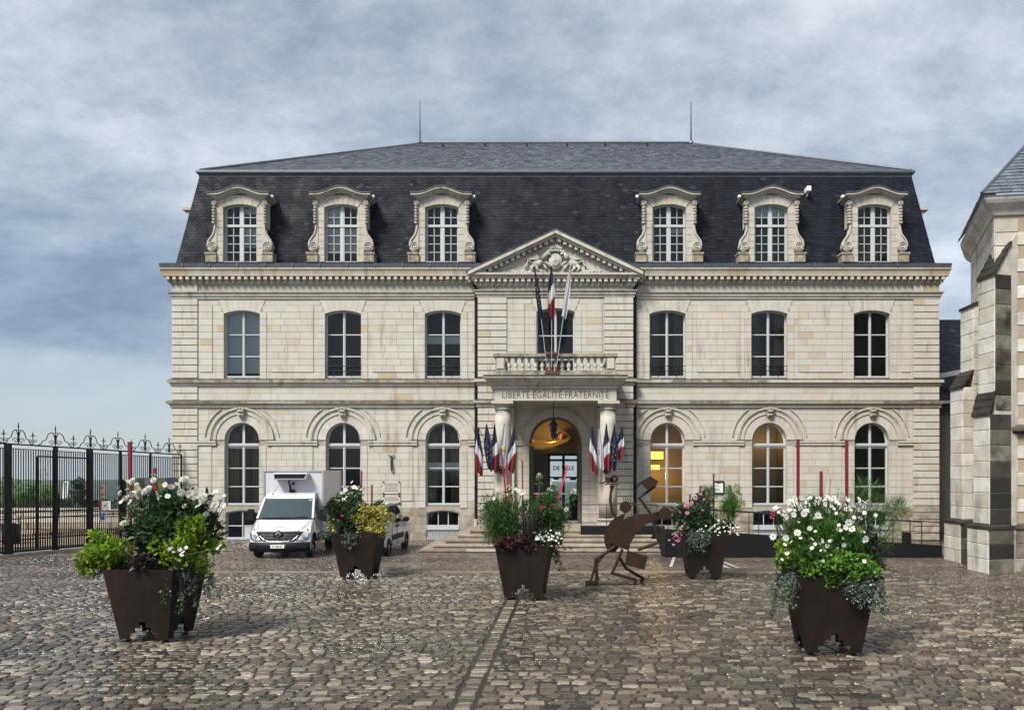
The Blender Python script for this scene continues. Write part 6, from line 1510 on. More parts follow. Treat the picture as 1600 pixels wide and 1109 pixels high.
# ---------- front right planter
B5 = Bed(1292, 12.95); planter(B5.base(), radians(-4), 'large rusty steel planter in the right foreground with white flowers', scale=1.0)
w5 = plant('white_flower_mass', 'dense mass of white round flowers in the right foreground planter', B5.base()); tops = []
for k in range(125):
    px_ = rng.gauss(1278, 46) if k % 3 else rng.uniform(1205, 1372); top = 772+abs(px_-1290)*.12; py_ = top+abs(rng.gauss(0, 28))
    if px_ < 1203 or px_ > 1376 or py_ > 862: continue
    p = B5.rel(px_, py_, rng.uniform(-.50, .15)); flower(w5, 'daisy:white', p, rng.uniform(.028, .058), rng); tops.append(p)
for k in range(34):
    p = B5.rel(rng.uniform(1212, 1362), rng.uniform(815, 885), rng.uniform(-.68, -.5)); flower(w5, 'daisy:white', p, rng.uniform(.026, .048), rng); tops.append(p)
for px_, py_ in ((1310,764),(1240,804),(1256,802),(1228,807),(1242,778),(1310,826),(1321,824),(1331,826),(1344,828),(1228,840),(1246,832),(1208,838),(1352,842),(1326,816),(1278,805)): p = B5.rel(px_, py_, -.5); flower(w5, 'daisy:white', p, .07, rng, face=(0, -1, .2)); tops.append(p)
stems(w5, (0, 0, 1.2), tops, .006, rng); c_, s_ = clumps((-.03, .02, 1.75), (.62, .45, .60), 70, 61, .27); leaf_mesh(c_, s_, 3600, .12, .12, 'leaf_mid', 'leaves', w5, 61, up=.6); leaf_mesh(c_, s_, 2200, .085, .42, 'leaf_dark', 'leaves', w5, 62, tbias=.15)
f5 = plant('fern_foliage_plant', 'soft feathery bright green foliage below the white flowers of the right foreground planter', B5.base()); c_, s_ = clumps((-.12, -.28, 1.68), (.58, .32, .48), 46, 63, .28); leaf_mesh(c_, s_, 6500, .10, .13, 'leaf_bright', 'leaves', f5, 63, up=.5, tbias=-.2)
l5 = plant('bright_foliage_plant', 'bright green leafy plant spilling over the front rim of the right foreground planter', B5.base()); c_, s_ = clumps((.05, -.54, 1.37), (.54, .20, .25), 40, 64, .3); leaf_mesh(c_, s_, 2800, .062, .8, 'leaf_bright', 'leaves', l5, 64, up=.3); stems(l5, (0, -.4, 1.2), c_[::3], .006, rng)
l5b = plant('bright_foliage_plant', 'light green leaves on the left shoulder of the right foreground planter', B5.base()); c_, s_ = clumps((-.66, -.25, 1.55), (.24, .25, .26), 20, 65, .32); leaf_mesh(c_, s_, 700, .075, .7, 'leaf_lime', 'leaves', l5b, 65, up=.4, tbias=-.2); stems(l5b, (-.5, -.2, 1.2), c_[::3], .006, rng)
k5 = plant('dark_foliage_plant', 'dark leaved plant on the right shoulder of the right foreground planter', B5.base()); c_, s_ = clumps((.52, -.15, 1.55), (.34, .35, .45), 36, 66, .28); leaf_mesh(c_, s_, 1500, .10, .3, 'leaf_dark', 'leaves', k5, 66, tbias=-.05); leaf_mesh(c_, s_, 300, .10, .6, 'leaf_red', 'leaves', k5, 67, tbias=-.2)
s5 = plant('silver_trailer', 'silvery small leaved plant trailing down the left side of the right foreground planter', B5.base()); trail(s5, [(-.66-.02*k, -.50+.07*k, 1.30, -.76-.025*k+rng.uniform(-.05, .05), -.62+.09*k, rng.uniform(.48, .95)) for k in range(8)], 1100, 'leaf_silver', 68, .038, .12)
s5b = plant('silver_trailer', 'silvery small leaved plant trailing over the front of the right foreground planter', B5.base()); trail(s5b, [(.15+.05*k, -.62, 1.26, .10+.065*k+rng.uniform(-.06, .06), -.70, rng.uniform(.60, 1.05)) for k in range(10)], 1150, 'leaf_silver', 69, .045)
for k in range(14): flower(s5b, 'small:white', (.3+rng.uniform(-.25, .3), -.72, 1.0+rng.uniform(-.2, .25)), .018, rng)
q5 = plant('papyrus_plant', 'wispy papyrus like stems leaning out to the right of the right foreground planter', B5.base()); tops = [B5.rel(px_, py_, rng.uniform(-.1, .4)) for px_, py_ in ((1398,795),(1385,812),(1372,790),(1392,830),(1365,770),(1378,850),(1350,765),(1402,808))]
stems(q5, (.45, .1, 1.2), tops, .006, rng)
leaf_mesh([t_ for t_ in tops]+[tops[0]]*4, (.13, .13, .12), 1500, .17, .03, 'leaf_mid', 'leaves', q5, 70, up=.4, tbias=.1); leaf_mesh([(t_[0]*.75, t_[1], t_[2]-.25) for t_ in tops], (.2, .2, .25), 900, .20, .025, 'leaf_mid', 'leaves', q5, 71, up=.5)
m5 = plant('magenta_dahlia', 'magenta blooms at the upper left of the right foreground planter', B5.base()); tops = []
for px_, py_ in ((1208,803),(1212,807),(1206,808),(1214,800),(1211,812)): p = B5.rel(px_, py_, -.1); flower(m5, 'pom:magenta', p, .055, rng); tops.append(p)
stems(m5, (-.45, 0, 1.2), tops, .007, rng)
h5 = plant('tall_grass', 'thin tall grass blades rising above the right foreground planter', B5.base()); b = MB()
for px_, py_, x0 in ((1298,748,1290),(1345,765,1330),(1330,770,1322),(1304,770,1295),(1318,776,1312),(1360,790,1335),(1286,772,1280)):
    p = B5.rel(px_, py_, .05); q = B5.rel(x0, 870, .05); b.t = .7; b.tube([q, ((p[0]+q[0])/2-.02, .05, (p[2]+q[2])/2), p], [.008, .007, .003], 4)
b.build('blades', M['leaf_mid'], h5, kind='stuff')
stake(B5, 0, (1247, 686), .2, 'tall bright red stake, left one above the right foreground planter', r_=.022); stake(B5, 0, (1283, 736), .1, 'short bright red stake between two taller ones in the right foreground planter', r_=.02); stake(B5, 0, (1323, 688), .2, 'tall bright red stake, right one above the right foreground planter', r_=.022)

# ================================================================ iron fence on the left
FP = lambda q: (-18.72+2.98*q, 27.35+6.3*q)               # plan line, q = 0..1 from the first post to the hall corner
FT = lambda q: 3.86-.24*max(q, -.3)                        # top rail height
FN = thing('iron_fence', 'tall black wrought iron fence and gate with scrolled cresting beside the hall', 'fence', (*FP(.4), 0))
posts = [(-.26, .05), (.0, .17), (.235, .12), (.42, .17), (.60, .08), (.79, .07), (1.0, .06)]
for q, w_ in posts:
    x, y = FP(q); b = MB(); b.box(x-w_/2, x+w_/2, y-w_/2, y+w_/2, 0, FT(q)); b.box(x-w_*.7, x+w_*.7, y-w_*.7, y+w_*.7, 0, .12); b.build('post', M['iron'], FN)
    if w_ > .1:
        b = MB(); d = np.array(FP(1))-np.array(FP(0)); d /= np.linalg.norm(d)
        for sg in (1,):                                     # long sweeping stay behind the post
            P = [(x-d[0]*.9*sg*v**1.6+.15*v, y-d[1]*.9*sg*v**1.6+1.0*v, 2.4*(1-v)+.1) for v in np.linspace(0, 1, 8)]; b.tube(P, .035, 6)
        b.build('stay', M['iron'], FN)
dirF = np.array(FP(1))-np.array(FP(0)); LF = np.linalg.norm(dirF); dirF = dirF/LF
def fpt(q, z, off=0): x, y = FP(q); return (x, y, z)
b = MB(); b.bar(fpt(-.28, FT(-.28)), fpt(1.0, FT(1.0)), .05, .05); b.bar(fpt(-.28, FT(-.28)-.16), fpt(1, FT(1)-.14), .025); b.bar(fpt(-.28, 1.50), fpt(1, 1.50), .03, .04); b.bar(fpt(-.28, 1.28), fpt(1, 1.28), .03, .04); b.bar(fpt(-.28, .16), fpt(1, .16), .03, .05); b.bar(fpt(-.28, .55), fpt(1, .55), .025, .04); b.build('rails', M['iron'], FN)
bar0 = None; nb = 82
for i in range(int(nb*1.28)):
    q = -.28+1.28*i/(nb*1.28); zt = FT(q)-.14
    b = MB(); x, y = FP(q)
    if bar0 is None or i % 1 == 0: b.tube([(x, y, .12), (x, y, zt)], .0185, 5); b.build('bar', M['iron'], FN)
    b = MB(); x, y = FP(q+.0083); b.tube([(x, y, .12), (x, y, .62)], .016, 5); b.lathe((x, y, .62), [(.012, 0), (.022, .05), (.004, .15)], 5); b.build('spear', M['iron'], FN)
def crest(q0, q1, fin, big):
    b = MB(); qm = (q0+q1)/2; L_ = (q1-q0)*LF
    def P(u, h): q = q0+(q1-q0)*u; return fpt(q, FT(q)+h)
    h = .44*big
    for s in (0, 1):
        U_ = lambda u: u if s == 0 else 1-u
        b.tube([P(U_(u), z) for u, z in ((.02, .02), (.10, .06), (.15, .18), (.24, .22), (.26, .30), (.30, .42*big), (.37, .50*big), (.44, .46*big), (.475, .34*big), (.485, .1))], .016, 5)
        sp = []
        for k in range(14):
            a = k*.55; r_ = .10*(1-k/17)*big; sp.append(P(U_(.40)+(r_*cos(a)/L_)*(1 if s else -1), .13+r_*sin(a)))
        b.tube(sp, .013, 5)
    x, y, z = P(.5, 0); b.tube([(x, y, z), (x, y, z+.62*big)], [.022, .012], 6); b.lathe((x, y, z+.34*big), [(.01, 0), (.05, .05), (.01, .1)], 6); b.lathe((x, y, z+.56*big), [(.012, 0), (.03, .04), (.004, .22)], 6)
    b.bar((x-dirF[0]*.09, y-dirF[1]*.09, z+.5*big), (x+dirF[0]*.09, y+dirF[1]*.09, z+.5*big), .022)
    b.build('crest_scroll', M['iron'], FN)
    b = MB(); x, y, z = P(1.0, 0); b.tube([(x, y, z), (x, y, z+.36)], .016, 5); b.lathe((x, y, z+.3), [(.01, 0), (.03, .05), (.004, .2)], 6); b.bar((x-dirF[0]*.10, y-dirF[1]*.10, z+.33), (x+dirF[0]*.10, y+dirF[1]*.10, z+.33), .02)
    for s in (-1, 1):
        sp = [(x+dirF[0]*s*(.075+.065*(1-k/12)*cos(.6*k)), y+dirF[1]*s*(.075+.065*(1-k/12)*cos(.6*k)), z+.13+.075*(1-k/12)*sin(.6*k)) for k in range(11)]; b.tube(sp, .012, 5)
    b.build('finial', M['iron'], FN)
for q0, q1 in ((-.25, -.02), (-.02, .12), (.14, .33), (.35, .50), (.50, .67), (.67, .84), (.84, .99)): crest(q0, q1, True, 1.0 if q0 != .84 else .9)
b = MB()                                                    # gate leaf with its own frame
for q in (.13, .225): x, y = FP(q); b.bar((x+.1, y, .2), (x+.1, y, 3.45), .06)
b.bar((FP(.13)[0]+.1, FP(.13)[1], 3.45), (FP(.41)[0]+.1, FP(.41)[1], 3.4), .05); b.build('gate_leaf_frame', M['iron'], FN)
x, y = FP(.63); b = MB(); b.box(x-.05, x+.05, y-.12, y-.02, 1.2, 2.55); b.tube([(x, y-.1, 2.55), (x-.1, y-.14, 2.62), (x-.16, y-.16, 2.5)], .025, 6); b.build('lock_box', M['iron'], FN)
k_ = MB()
for i in range(8):
    k_.t = random.uniform(.4, .8); q0, q1 = -.28+1.27*i/8, -.28+1.27*(i+1)/8-.004; a, c_ = FP(q0), FP(q1); k_.add([(a[0]-.15, a[1]+.12, 0), (a[0]+.25, a[1]-.12, 0), (c_[0]+.25, c_[1]-.12, 0), (c_[0]-.15, c_[1]+.12, 0), (a[0]-.15, a[1]+.12, .09), (a[0]+.25, a[1]-.12, .09), (c_[0]+.25, c_[1]-.12, .09), (c_[0]-.15, c_[1]+.12, .09)], [(4,5,6,7),(0,1,5,4),(1,2,6,5),(2,3,7,6),(3,0,4,7)])
k_.build('stone_kerb', M['step'], FN)
def sign(px0, px1, py0, py1, q, label, draw, name='sign', col='white_text'):
    x, Y = FP(q); Y -= .06
    xa, xb, za, zb = PX(px0, Y), PX(px1, Y), PZ(py1, Y), PZ(py0, Y); t = thing(name, label, 'sign', ((xa+xb)/2, Y, (za+zb)/2), 0, 'small signs on the iron fence')
    b = MB(); b.box(xa, xb, Y-.02, Y, za, zb); b.build('board', M[col] if isinstance(col, str) else col, t); draw(t, xa, xb, za, zb, Y-.0225)
tan_ = material('tan_sign', (.52,.36,.24), rough=.6); pale = material('pale_blue_sign', (.40,.56,.66), rough=.6); redp = material('red_sign_print', (.45,.07,.05), rough=.6)
def d_dog(t, xa, xb, za, zb, y):
    b = MB(); cx, cz = (xa+xb)/2, (za+zb)/2; b.ring((cx, cz), .075, .095, 0, 2*pi, y-.003, y, 16); b.build('ring', redp, t); b = MB(); b.ell((cx, y, cz), (.05, .004, .03)); b.ell((cx+.045, y, cz+.03), (.02, .004, .02)); b.box(cx-.04, cx-.03, y-.004, y, cz-.06, cz); b.box(cx+.025, cx+.035, y-.004, y, cz-.06, cz); b.build('dog_symbol', M['ink'], t)
def d_note(t, xa, xb, za, zb, y):
    b = MB(); b.box(xa+.0, xa+.08, y-.003, y, za, zb); b.build('red_band', redp, t); b = MB()
    for k in range(5): b.box(xa+.25, xb-.06-.04*(k % 2), y-.003, y, zb-.10-.06*k, zb-.08-.06*k)
    b.prism([(xa+.14, zb-.2), (xa+.24, zb-.1), (xa+.22, zb-.22)], y-.003, y); b.build('print', M['ink'], t)
def d_blue(t, xa, xb, za, zb, y):
    b = MB(); w_ = xb-xa; h_ = zb-za
    for s in (-1, 1): cx = (xa+xb)/2+s*w_*.2; b.prism([(cx-.02-.02*s, za+h_*.1), (cx+.05-.02*s, za+h_*.1), (cx+.035+.02*s, zb-h_*.1), (cx-.035+.02*s, zb-h_*.1)], y-.003, y)
    b.build('dark_symbol', material('sign_navy', (.02,.05,.12), rough=.6), t)
sign(157, 163, 757, 766.5, .475, 'small tan square sign with a dog symbol, upper one on the fence', d_dog, col=tan_); sign(157, 163, 767.5, 777, .475, 'small tan square sign with a dog symbol, lower one on the fence', d_dog, col=tan_)
sign(156, 173, 782.5, 797, .48, 'white printed sign with a red edge on the fence', d_note); sign(155, 165, 799, 813, .475, 'pale blue sign with two dark shapes on the fence', d_blue, col=pale)
t = thing('picture_banner', 'row of landscape picture panels hung on the fence behind the white blooms', 'banner', (*FP(.8), 2.2)); b = MB()
cols_ = [(.16,.20,.07), (.05,.07,.04), (.20,.18,.24), (.10,.12,.05), (.22,.20,.07), (.05,.07,.16), (.09,.10,.13)]
for k, c_ in enumerate(cols_):
    q0, q1 = .655+.045*k, .70+.045*k; a, d_ = FP(q0), FP(q1); b = MB(); zb1, zb0 = 2.66, 1.95
    b.add([(a[0]+.08, a[1]-.08, zb0), (d_[0]+.08, d_[1]-.08, zb0), (d_[0]+.08, d_[1]-.08, zb1), (a[0]+.08, a[1]-.08, zb1), (a[0]+.06, a[1]-.05, zb0), (d_[0]+.06, d_[1]-.05, zb0), (d_[0]+.06, d_[1]-.05, zb1), (a[0]+.06, a[1]-.05, zb1)], [(0,1,2,3),(7,6,5,4),(3,2,6,7)])
    b.build('picture_panel', material('banner_print', c_, rough=.5, var=tuple(min(1, q*2+.05) for q in c_), vscale=6, vamt=.8), t)

# ================================================================ terrace, valley and hills behind the fence
WT = thing('terrace_wall', 'long low pale stone parapet wall behind the iron fence', 'wall', (-24, 36.4, 0)); nb_ = 0; many_w = MB()
for k in range(4):
    x = -44+random.uniform(0, .4)
    while x < -16.5:
        w_ = random.uniform(.45, .9); b = MB(); b.t = min(max(random.gauss(.6, .2), 0), 1); xe = min(x+w_, -16.45); off = random.uniform(0, .02)
        m_ = M['base'] if k < 2 else M['stone']
        if x > -27: b.stone(x+.008, xe-.008, .29*k+.008, .29*(k+1)-.008, 36.75, 36.3-off-(.03 if k == 1 else 0), .02); b.build('stone', m_, WT)
        else: many_w.t = b.t; many_w.stone(x+.008, xe-.008, .29*k+.008, .29*(k+1)-.008, 36.75, 36.3-off, .02)
        x += w_
many_w.build('small_stones', M['stone'], WT, kind='stuff'); b = MB(); b.box(-44, -16.5, 36.4, 36.7, 0, 1.14); b.build('core', M['mortar'], WT)
x = -44
while x < -16.6:
    b = MB(); b.t = .6; b.box(x+.006, min(x+1.1, -16.5)-.006, 36.22, 36.85, 1.163, 1.27); b.build('coping_stone', M['trim'], WT); x += 1.1
b = MB(); b.add([(-44, 29, -.018), (-16.3, 29, -.018), (-16.3, 36.3, -.018), (-44, 36.3, -.018)], [(0,1,2,3)]); b.V = [(-44, 30.5, .027), (-20.2, 30.5, .027), (-16.3, 34.4, .027), (-16.3, 36.25, .027), (-44, 36.25, .027)]; b.F = [[0,1,2,3,4]]; b.build('gravel_path', M['beige'], kind='structure')
def shrub(name, label, c, r3, n, leaf, asp, mat, seed, grp, ncl=26):
    t = thing(name, label, 'shrub', (c[0], c[1], c[2]-r3[2]), 0, grp, local=True); cc, ss = clumps((0, 0, r3[2]), r3, ncl, seed, .3); leaf_mesh(cc, ss, n, leaf, asp, mat, 'leaves', t, seed, up=.3)
    b = MB()
    for q in cc[::3]: b.tube([(q[0]*.2, 0, 0), (q[0]*.6, q[1]*.6, q[2]*.6), tuple(q)], [.03, .02, .008], 5, False)
    b.build('branches', M['bark'], t, kind='stuff')
shrub('flower_border', 'low dark flowering border planted along the parapet top', (-23.0, 36.9, 1.42), (3.6, .3, .22), 3200, .09, .5, 'leaf_dark', 81, None, 90)
for k in range(40): pass
for k, (px_, zt, r_, lab) in enumerate(((8, 2.75, .55, 'yellow green young tree behind the fence at the far left'), (31, 2.5, .5, 'yellow green bush behind the first fence post'), (57, 3.0, .40, 'thin sparse sapling behind the gate'), (78, 2.4, .42, 'small yellow green bush behind the gate leaf'), (44, 2.3, .40, 'low yellow green bush between the first post and the sapling'))):
    Y = 38; shrub('young_tree', lab, (PX(px_, Y), Y, (zt+1.0)/2), (r_, r_*.8, (zt-1.0)/2), 700 if k != 2 else 260, .10, .5, 'leaf_lime' if k != 4 else 'leaf_bright', 83+k, 'young trees beyond the parapet', 18)
t = thing('garden_urn', 'dark urn with a plant standing on the parapet beyond the gate', 'urn', (PX(122, 36.55), 36.55, 1.27)); ux, uz = PX(122, 36.55), 1.27
b = MB(); b.lathe((ux, 36.55, uz), [(.22, 0), (.22, .08), (.10, .14), (.08, .26), (.16, .34), (.30, .52), (.34, .72), (.40, .78), (.36, .82)], 16); b.build('urn_bowl', M['terracotta'], t)
cc, ss = clumps((ux, 36.55, uz+.95), (.36, .3, .36), 16, 90, .35); leaf_mesh(cc, ss, 700, .11, .4, 'leaf_dark', 'leaves', t, 90, up=.5)
t = thing('white_marker', 'leaning white frame standing on the parapet left of the urn', 'sculpture', (PX(103, 37), 37.0, 1.2)); Yw = 37.0
b = MB()
for a, c_ in (((99, 780), (101, 753)), ((101, 753), (108, 752.5)), ((104.5, 780), (106, 754))): b.bar((PX(a[0], Yw), Yw, PZ(a[1], Yw)), (PX(c_[0], Yw), Yw, PZ(c_[1], Yw)), .07 if a != (104.5, 780) else .10)
b.build('white_frame', M['white_text'], t)
t = thing('litter_bin', 'dark litter bin behind the first fence post', 'bin', (PX(17, 32), 32.0, 0)); bxx = PX(17, 32)
b = MB(); b.lathe((bxx, 32, 0), [(.30, .02), (.33, .75), (.36, .78), (.36, .83), (.28, .84)], 16); b.build('bin_body', M['black_plastic'], t); b = MB(); b.tube([(bxx-.25, 32, .8), (bxx-.2, 32, 1.15), (bxx+.1, 32, 1.3), (bxx+.25, 32, 1.0), (bxx+.3, 32, .8)], .07, 6); b.build('bag_lip', M['frame'], t)
# valley floor and wooded hills
hz = bpy.data.materials.new('wooded_hill'); hz.use_nodes = True; hb = hz.node_tree.nodes['Principled BSDF']; hb.inputs['Roughness'].default_value = 1; hb.inputs['Specular IOR Level'].default_value = 0
_n = hz.node_tree.nodes.new('ShaderNodeTexNoise'); _n.inputs['Scale'].default_value = .06; _n.inputs['Detail'].default_value = 8; _g = hz.node_tree.nodes.new('ShaderNodeNewGeometry'); hz.node_tree.links.new(_g.outputs['Position'], _n.inputs[0])
_r = hz.node_tree.nodes.new('ShaderNodeValToRGB'); _r.color_ramp.elements[0].color = (.012,.03,.022,1); _r.color_ramp.elements[1].color = (.05,.085,.05,1); _r.color_ramp.elements[0].position = .35; _r.color_ramp.elements[1].position = .65
hz.node_tree.links.new(_n.outputs[0], _r.inputs[0]); hz.node_tree.links.new(_r.outputs[0], hb.inputs['Base Color'])
vf = MB(); vf.add([(-2600, 56, -26), (2600, 56, -26), (2600, 2400, -26), (-2600, 2400, -26)], [(0,1,2,3)]); vf.add([(-60, 58, -.03), (70, 58, -.03), (90, 90, -26), (-90, 90, -26)], [(0,1,2,3)]); vf.add([(-60, 36.9, -.035), (-16.3, 36.9, -.035), (-16.3, 37, -26), (-60, 37, -26)], [(0,1,2,3)]); vf.build('valley', hz, kind='structure')
h = MB(); nx, ny = 160, 7; P = []; r_ = np.random.default_rng(5)
ph = r_.uniform(0, 6, 8)
for j in range(ny+1):
    for i in range(nx+1):
        x = -2600+5200*i/nx; y = 1100+90*j; ridge = -16+3.2*sin(x*.004+ph[0])+1.6*sin(x*.013+ph[1])+.9*sin(x*.05+ph[2])+r_.uniform(-.7, .7); P.append((x, y+30*sin(x*.01), -27+(ridge+27)*sin(min(j/5, 1)*pi/2)))
h.add(P, [(j*(nx+1)+i, j*(nx+1)+i+1, (j+1)*(nx+1)+i+1, (j+1)*(nx+1)+i) for j in range(ny) for i in range(nx)]); h.build('hills', hz, kind='structure')

# ================================================================ grey building behind, right
GB = thing('annex_building', 'dark rear building with slate roof in the gap beside the cathedral', 'building', (20.3, 39, 0))
b = MB(); b.box(16.9, 25, 38.2, 46, 0, 6.2); b.build('wall', material('grey_render', (.13,.12,.105), rough=.9, var=(.08,.075,.07), vscale=2), GB)
slates('slates', (16.8, 37.9, 6.15), (25, 37.9, 6.15), (16.8, 40.5, 10.6), (25, 40.5, 10.6), .16, .24, 'slate', GB, 71)
b = MB(); b.add([(16.8, 37.88, 6.1), (25, 37.88, 6.1), (25, 40.52, 10.58), (16.8, 40.52, 10.58)], [(0,1,2,3)]); b.add([(16.8, 40.52, 10.58), (25, 40.52, 10.58), (25, 46, 6.2), (16.8, 46, 6.2)], [(0,1,2,3)]); b.build('roof', M['slate'], GB)
b = MB(); b.bar((16.9, 37.8, 7.2), (19.6, 37.8, 7.7), .22); b.bar((16.9, 37.85, 6.2), (25, 37.85, 6.2), .14); b.build('gutter', M['alu'], GB)
b = MB(); b.tube([(18.9, 37.8, 6.6), (18.9, 37.8, 0)], .16, 8); b.build('downpipe', M['iron'], GB)

# ================================================================ cathedral at the right edge
CT = thing('cathedral', 'pale stone church with stepped buttresses and slate roof at the right edge', 'church', (13.5, 24, 0))
M['church'] = material('church_stone', tintramp=[(0,(.33,.29,.22)),(.35,(.44,.41,.35)),(.7,(.53,.51,.46)),(1,(.60,.585,.55))], rough=.9, spec=.2, var=(.24,.21,.16), vscale=2.2, vamt=.5, bump=.6, bscale=12, streak=((.10,.09,.075), .9))
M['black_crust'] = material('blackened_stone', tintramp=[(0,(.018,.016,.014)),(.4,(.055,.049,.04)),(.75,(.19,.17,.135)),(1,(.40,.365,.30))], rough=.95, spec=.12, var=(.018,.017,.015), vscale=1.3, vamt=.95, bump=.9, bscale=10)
M['render'] = material('ochre_render', (.31,.255,.18), rough=.95, var=(.25,.20,.14), vscale=1.5, vamt=.8, bump=.15, bscale=30)
def face_stones(p, q, z0, z1, mat, parent, ch=.42, w_=.55, t0=.6, proud=.015, seed=0, alt=False):
    """coursed blocks on the vertical face from plan point p to q (seen with p on the left), each block an object"""
    r_ = random.Random(seed); p = np.array(p, float); q = np.array(q, float); d = q-p; L_ = np.linalg.norm(d); d /= L_; n = np.array((d[1], -d[0])); m = max(1, round((z1-z0)/ch)); h_ = (z1-z0)/m
    for k in range(m):
        x = 0.0; nn = max(1, round(L_/w_)); ws = np.array([r_.uniform(.7, 1.3) for _ in range(nn)])
        if nn > 1: ws[0 if k % 2 else -1] *= .6
        ws = ws/ws.sum()*L_
        for w__ in ws:
            b = MB(); b.t = min(max(r_.gauss(t0, .24), 0), 1); b.stone(.006, w__-.006, .006, h_-.006, .02, -proud-r_.uniform(0, .008), .012)
            o = b.build('stone', M[mat], None); o.parent = parent; o.location = (p[0]+d[0]*x-ORG[CT][0], p[1]+d[1]*x-ORG[CT][1], z0+k*h_); o.rotation_euler = (0, 0, math.atan2(d[1], d[0])); x += w__
def hull(pts, z0, z1, mat, name, parent=CT, ztops=None):
    b = MB(); n = len(pts); b.add([(x, y, z0) for x, y in pts]+[(x, y, z1 if ztops is None else ztops[i]) for i, (x, y) in enumerate(pts)], [(i, (i+1) % n, n+(i+1) % n, n+i) for i in range(n)]+[tuple(range(n, 2*n))]); b.t = .4; return b.build(name, M[mat], parent)
C0, C1 = (12.75, 23.2), (14.35, 27.6)                           # corner, and the end of the receding facet
W1 = (20.5, 22.05)
body = hull([C0, W1, (22, 32), (17.6, 33), C1], 0, 10.65, 'render', 'wall')
zc_ = 10.75
# quoin blocks toothed into the rendered wall, right of the buttress
dW = np.array(W1)-np.array(C0); dW /= np.linalg.norm(dW)
for k in range(25):
    z0 = 1.35+k*.385
    if z0 > 10.2: break
    st = 1.0 if k % 2 else .62
    for a, e in ((.0, st),):
        if e-a < .1: continue
        face_stones(np.array(C0)+dW*a, np.array(C0)+dW*e, z0, z0+.38, 'church', body, .4, 1, .8 if k % 2 else .5, .02, 100+k)
for (p, q, z0, z1) in ((C0, tuple(np.array(C0)+dW*4.5), 0, 1.25),): face_stones(tuple(np.array(p)+np.array((dW[1], -dW[0]))*.06), tuple(np.array(q)+np.array((dW[1], -dW[0]))*.06), z0, z1, 'black_crust', body, .4, .7, .7, .03, 7)
face_stones(C1, C0, 7.0, 10.3, 'church', body, .42, .7, .8, .02, 8)
b = MB(); b.t = .5; P_ = [tuple(np.array(C0)+dW*4.5), C0, C1][::-1]; b.sweep([C1, C0, tuple(np.array(C0)+dW*5)], [(0, 1.22), (.14, 1.26), (.12, 1.36), (0, 1.42)]); b.build('plinth_moulding', M['black_crust'], body)
b = MB(); b.sweep([tuple(np.array(C0)+dW*.40), tuple(np.array(C0)+dW*5)], [(0, 3.98), (.10, 4.0), (.20, 4.08), (.20, 4.16), (0, 4.28)]); b.build('string_course', M['black_crust'], body)
b = MB(); b.t = .85; b.sweep([(15.2, 29.0), C1, C0, tuple(np.array(C0)+dW*6)], [(0, 10.30), (.06, 10.32), (.10, 10.45), (.28, 10.61), (.34, 10.71), (.34, 10.81), (0, 10.83)]); b.build('cornice', M['church'], body)
# roof facets
apex = (19.0, 28.5, 17.0); e = .42; nW = np.array((dW[1], -dW[0])); dC = np.array(C0)-np.array(C1); dC /= np.linalg.norm(dC); nC = np.array((dC[1], -dC[0]))
cc_ = np.array(C0)+(nW+nC)/(1+float(nW@nC))*e; ww_ = np.array(W1)+nW*e; c1_ = np.array(C1)+nC*e
b = MB(); b.add([(*cc_, 10.83), (*ww_, 10.83), apex, (*c1_, 10.83)], [(0,1,2),(3,0,2)]); CR = b.build('roof', M['slate'], CT)
slates('slates', (*cc_, 10.84), (*ww_, 10.84), apex, apex, .22, .26, 'slate_top', CR, 72, lift=.02); slates('slates', (*c1_, 10.84), (*cc_, 10.84), apex, apex, .22, .26, 'slate_top', CR, 73, lift=.02)
b = MB(); b.tube([(*cc_, 10.85), apex], .05, 6); b.build('hip_ridge', M['zinc'], CR)
def weathering(name, E, Lp, Rp, z0, z1, n, parent, over=.05):
    """stack of sloping cap slabs: E = near corner, Lp = left end of the end face, Rp = back end of the side face"""
    E, Lp, Rp = (np.array(q, float) for q in (E, Lp, Rp)); a = Lp-E; c = Rp-E; ua = a/np.linalg.norm(a); uc = c/np.linalg.norm(c)
    for k in range(n):
        f0, f1 = k/n, (k+1)/n; b = MB(); zl, zh = z0+(z1-z0)*f0, z0+(z1-z0)*f1; b.t = .3
        s0 = c*f0-uc*over; s1 = c*f1
        p = [E+s0-ua*over, E+a+s0+ua*over, E+a+s1+ua*over, E+s1-ua*over]
        b.add([(*p[0], zl-.05), (*p[1], zl-.05), (*p[2], zh-.02), (*p[3], zh-.02), (*p[0], zl+.05), (*p[1], zl+.05), (*p[2], zh+.08), (*p[3], zh+.08)], [(0,3,2,1),(4,5,6,7),(0,1,5,4),(1,2,6,5),(2,3,7,6),(3,0,4,7)]); b.build(name, M['black_crust'], parent)
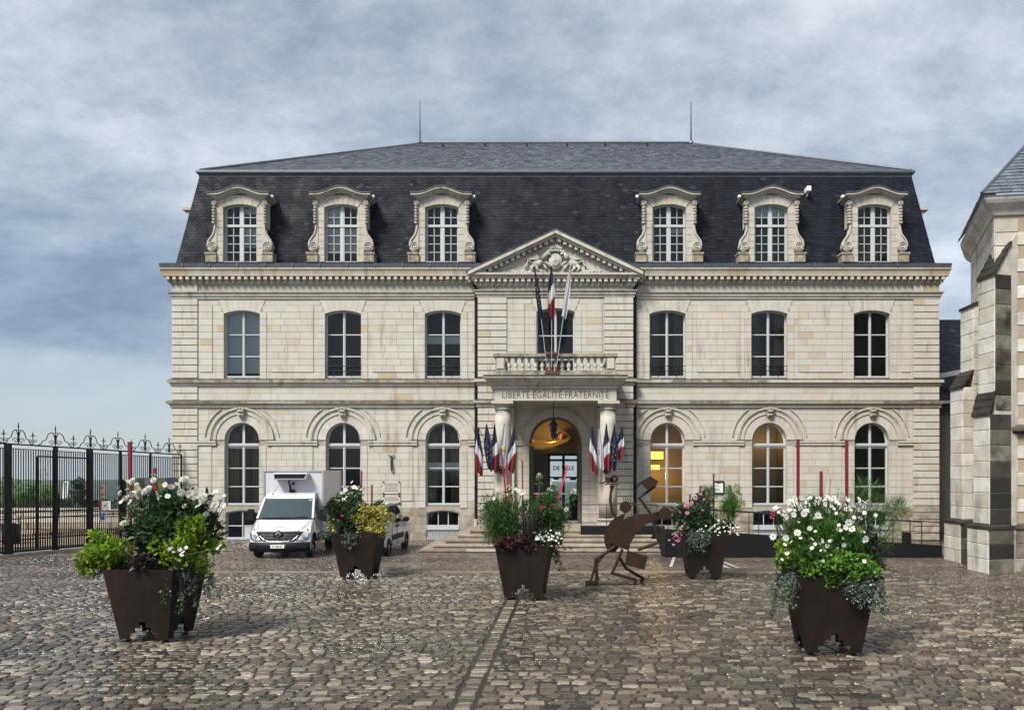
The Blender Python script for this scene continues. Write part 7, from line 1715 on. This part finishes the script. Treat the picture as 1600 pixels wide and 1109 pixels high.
def buttress(E, ua, uc, wid, l_low, l_up, z_low, z_up, z_top, seed, zcap, pl=(.12, 1.4), side='black_crust'):
    E = np.array(E, float); ua = np.array(ua)/np.linalg.norm(ua); uc = np.array(uc)/np.linalg.norm(uc); a = ua*wid
    st = E+uc*(l_low-l_up)                                   # near corner of the upper stage
    full = l_low+.2
    bt = hull([E, E+uc*full, E+uc*full+a, E+a], 0, z_low, 'church', 'buttress')
    hull([st, st+uc*(l_up+.2), st+uc*(l_up+.2)+a, st+a], z_low, z_up, 'church', 'upper_stage', bt)
    hull([st, st+uc*(l_up+.2), st+uc*(l_up+.2)+a, st+a], z_up, z_up, 'church', 'cap_core', bt, [z_up, z_up+(z_top-z_up)*(l_up+.2)/l_up, z_up+(z_top-z_up)*(l_up+.2)/l_up, z_up])
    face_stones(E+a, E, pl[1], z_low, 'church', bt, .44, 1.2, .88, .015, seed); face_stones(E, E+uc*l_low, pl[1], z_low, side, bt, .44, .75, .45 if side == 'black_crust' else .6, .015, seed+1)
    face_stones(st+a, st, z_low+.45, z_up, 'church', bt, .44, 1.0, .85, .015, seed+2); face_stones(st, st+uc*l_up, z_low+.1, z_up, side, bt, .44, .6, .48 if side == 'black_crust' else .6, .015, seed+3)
    weathering('cap_slab', E, E+a, E+uc*(l_low-l_up), z_low, z_low+zcap, 3, bt); weathering('cap_slab', st, st+a, st+uc*l_up, z_up, z_top, 4, bt)
    g_ = pl[0]; Ep = E-uc*g_-ua*g_
    hull([Ep, Ep+uc*(l_low+g_), Ep+uc*(l_low+g_)+a+ua*2*g_, Ep+a+ua*2*g_], 0, pl[1]-.14, 'church', 'plinth', bt)
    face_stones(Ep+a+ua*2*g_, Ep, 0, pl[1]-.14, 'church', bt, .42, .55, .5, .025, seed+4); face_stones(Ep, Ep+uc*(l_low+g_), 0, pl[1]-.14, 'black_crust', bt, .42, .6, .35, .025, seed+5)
    b = MB(); b.t = .3; b.sweep([tuple(Ep+a+ua*2*g_+uc*(l_low)), tuple(Ep+a+ua*2*g_), tuple(Ep), tuple(Ep+uc*(l_low+g_))], [(-.2, pl[1]-.14), (.05, pl[1]-.13), (.05, pl[1]-.05), (-.19, pl[1]+.02)]); b.build('plinth_cap', M['black_crust'], bt)
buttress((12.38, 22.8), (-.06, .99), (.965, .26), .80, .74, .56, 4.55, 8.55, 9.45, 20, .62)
buttress((12.98, 25.5), (.02, .99), (.99, .10), .80, 2.2, 1.85, 5.6, 8.2, 9.0, 40, .5, (.14, 1.38), 'church')

# ================================================================ air
hm = bpy.data.materials.new('haze_air'); hm.use_nodes = True; _N = hm.node_tree.nodes; _N.remove(_N['Principled BSDF']); _pv = _N.new('ShaderNodeVolumePrincipled'); _pv.inputs['Density'].default_value = .0002; _pv.inputs['Color'].default_value = (.80, .90, 1, 1)
hm.node_tree.links.new(_pv.outputs[0], _N['Material Output'].inputs['Volume'])
b = MB(); b.box(-2800, 2800, -60, 2600, -30, 26); b.build('haze', hm, kind='stuff')
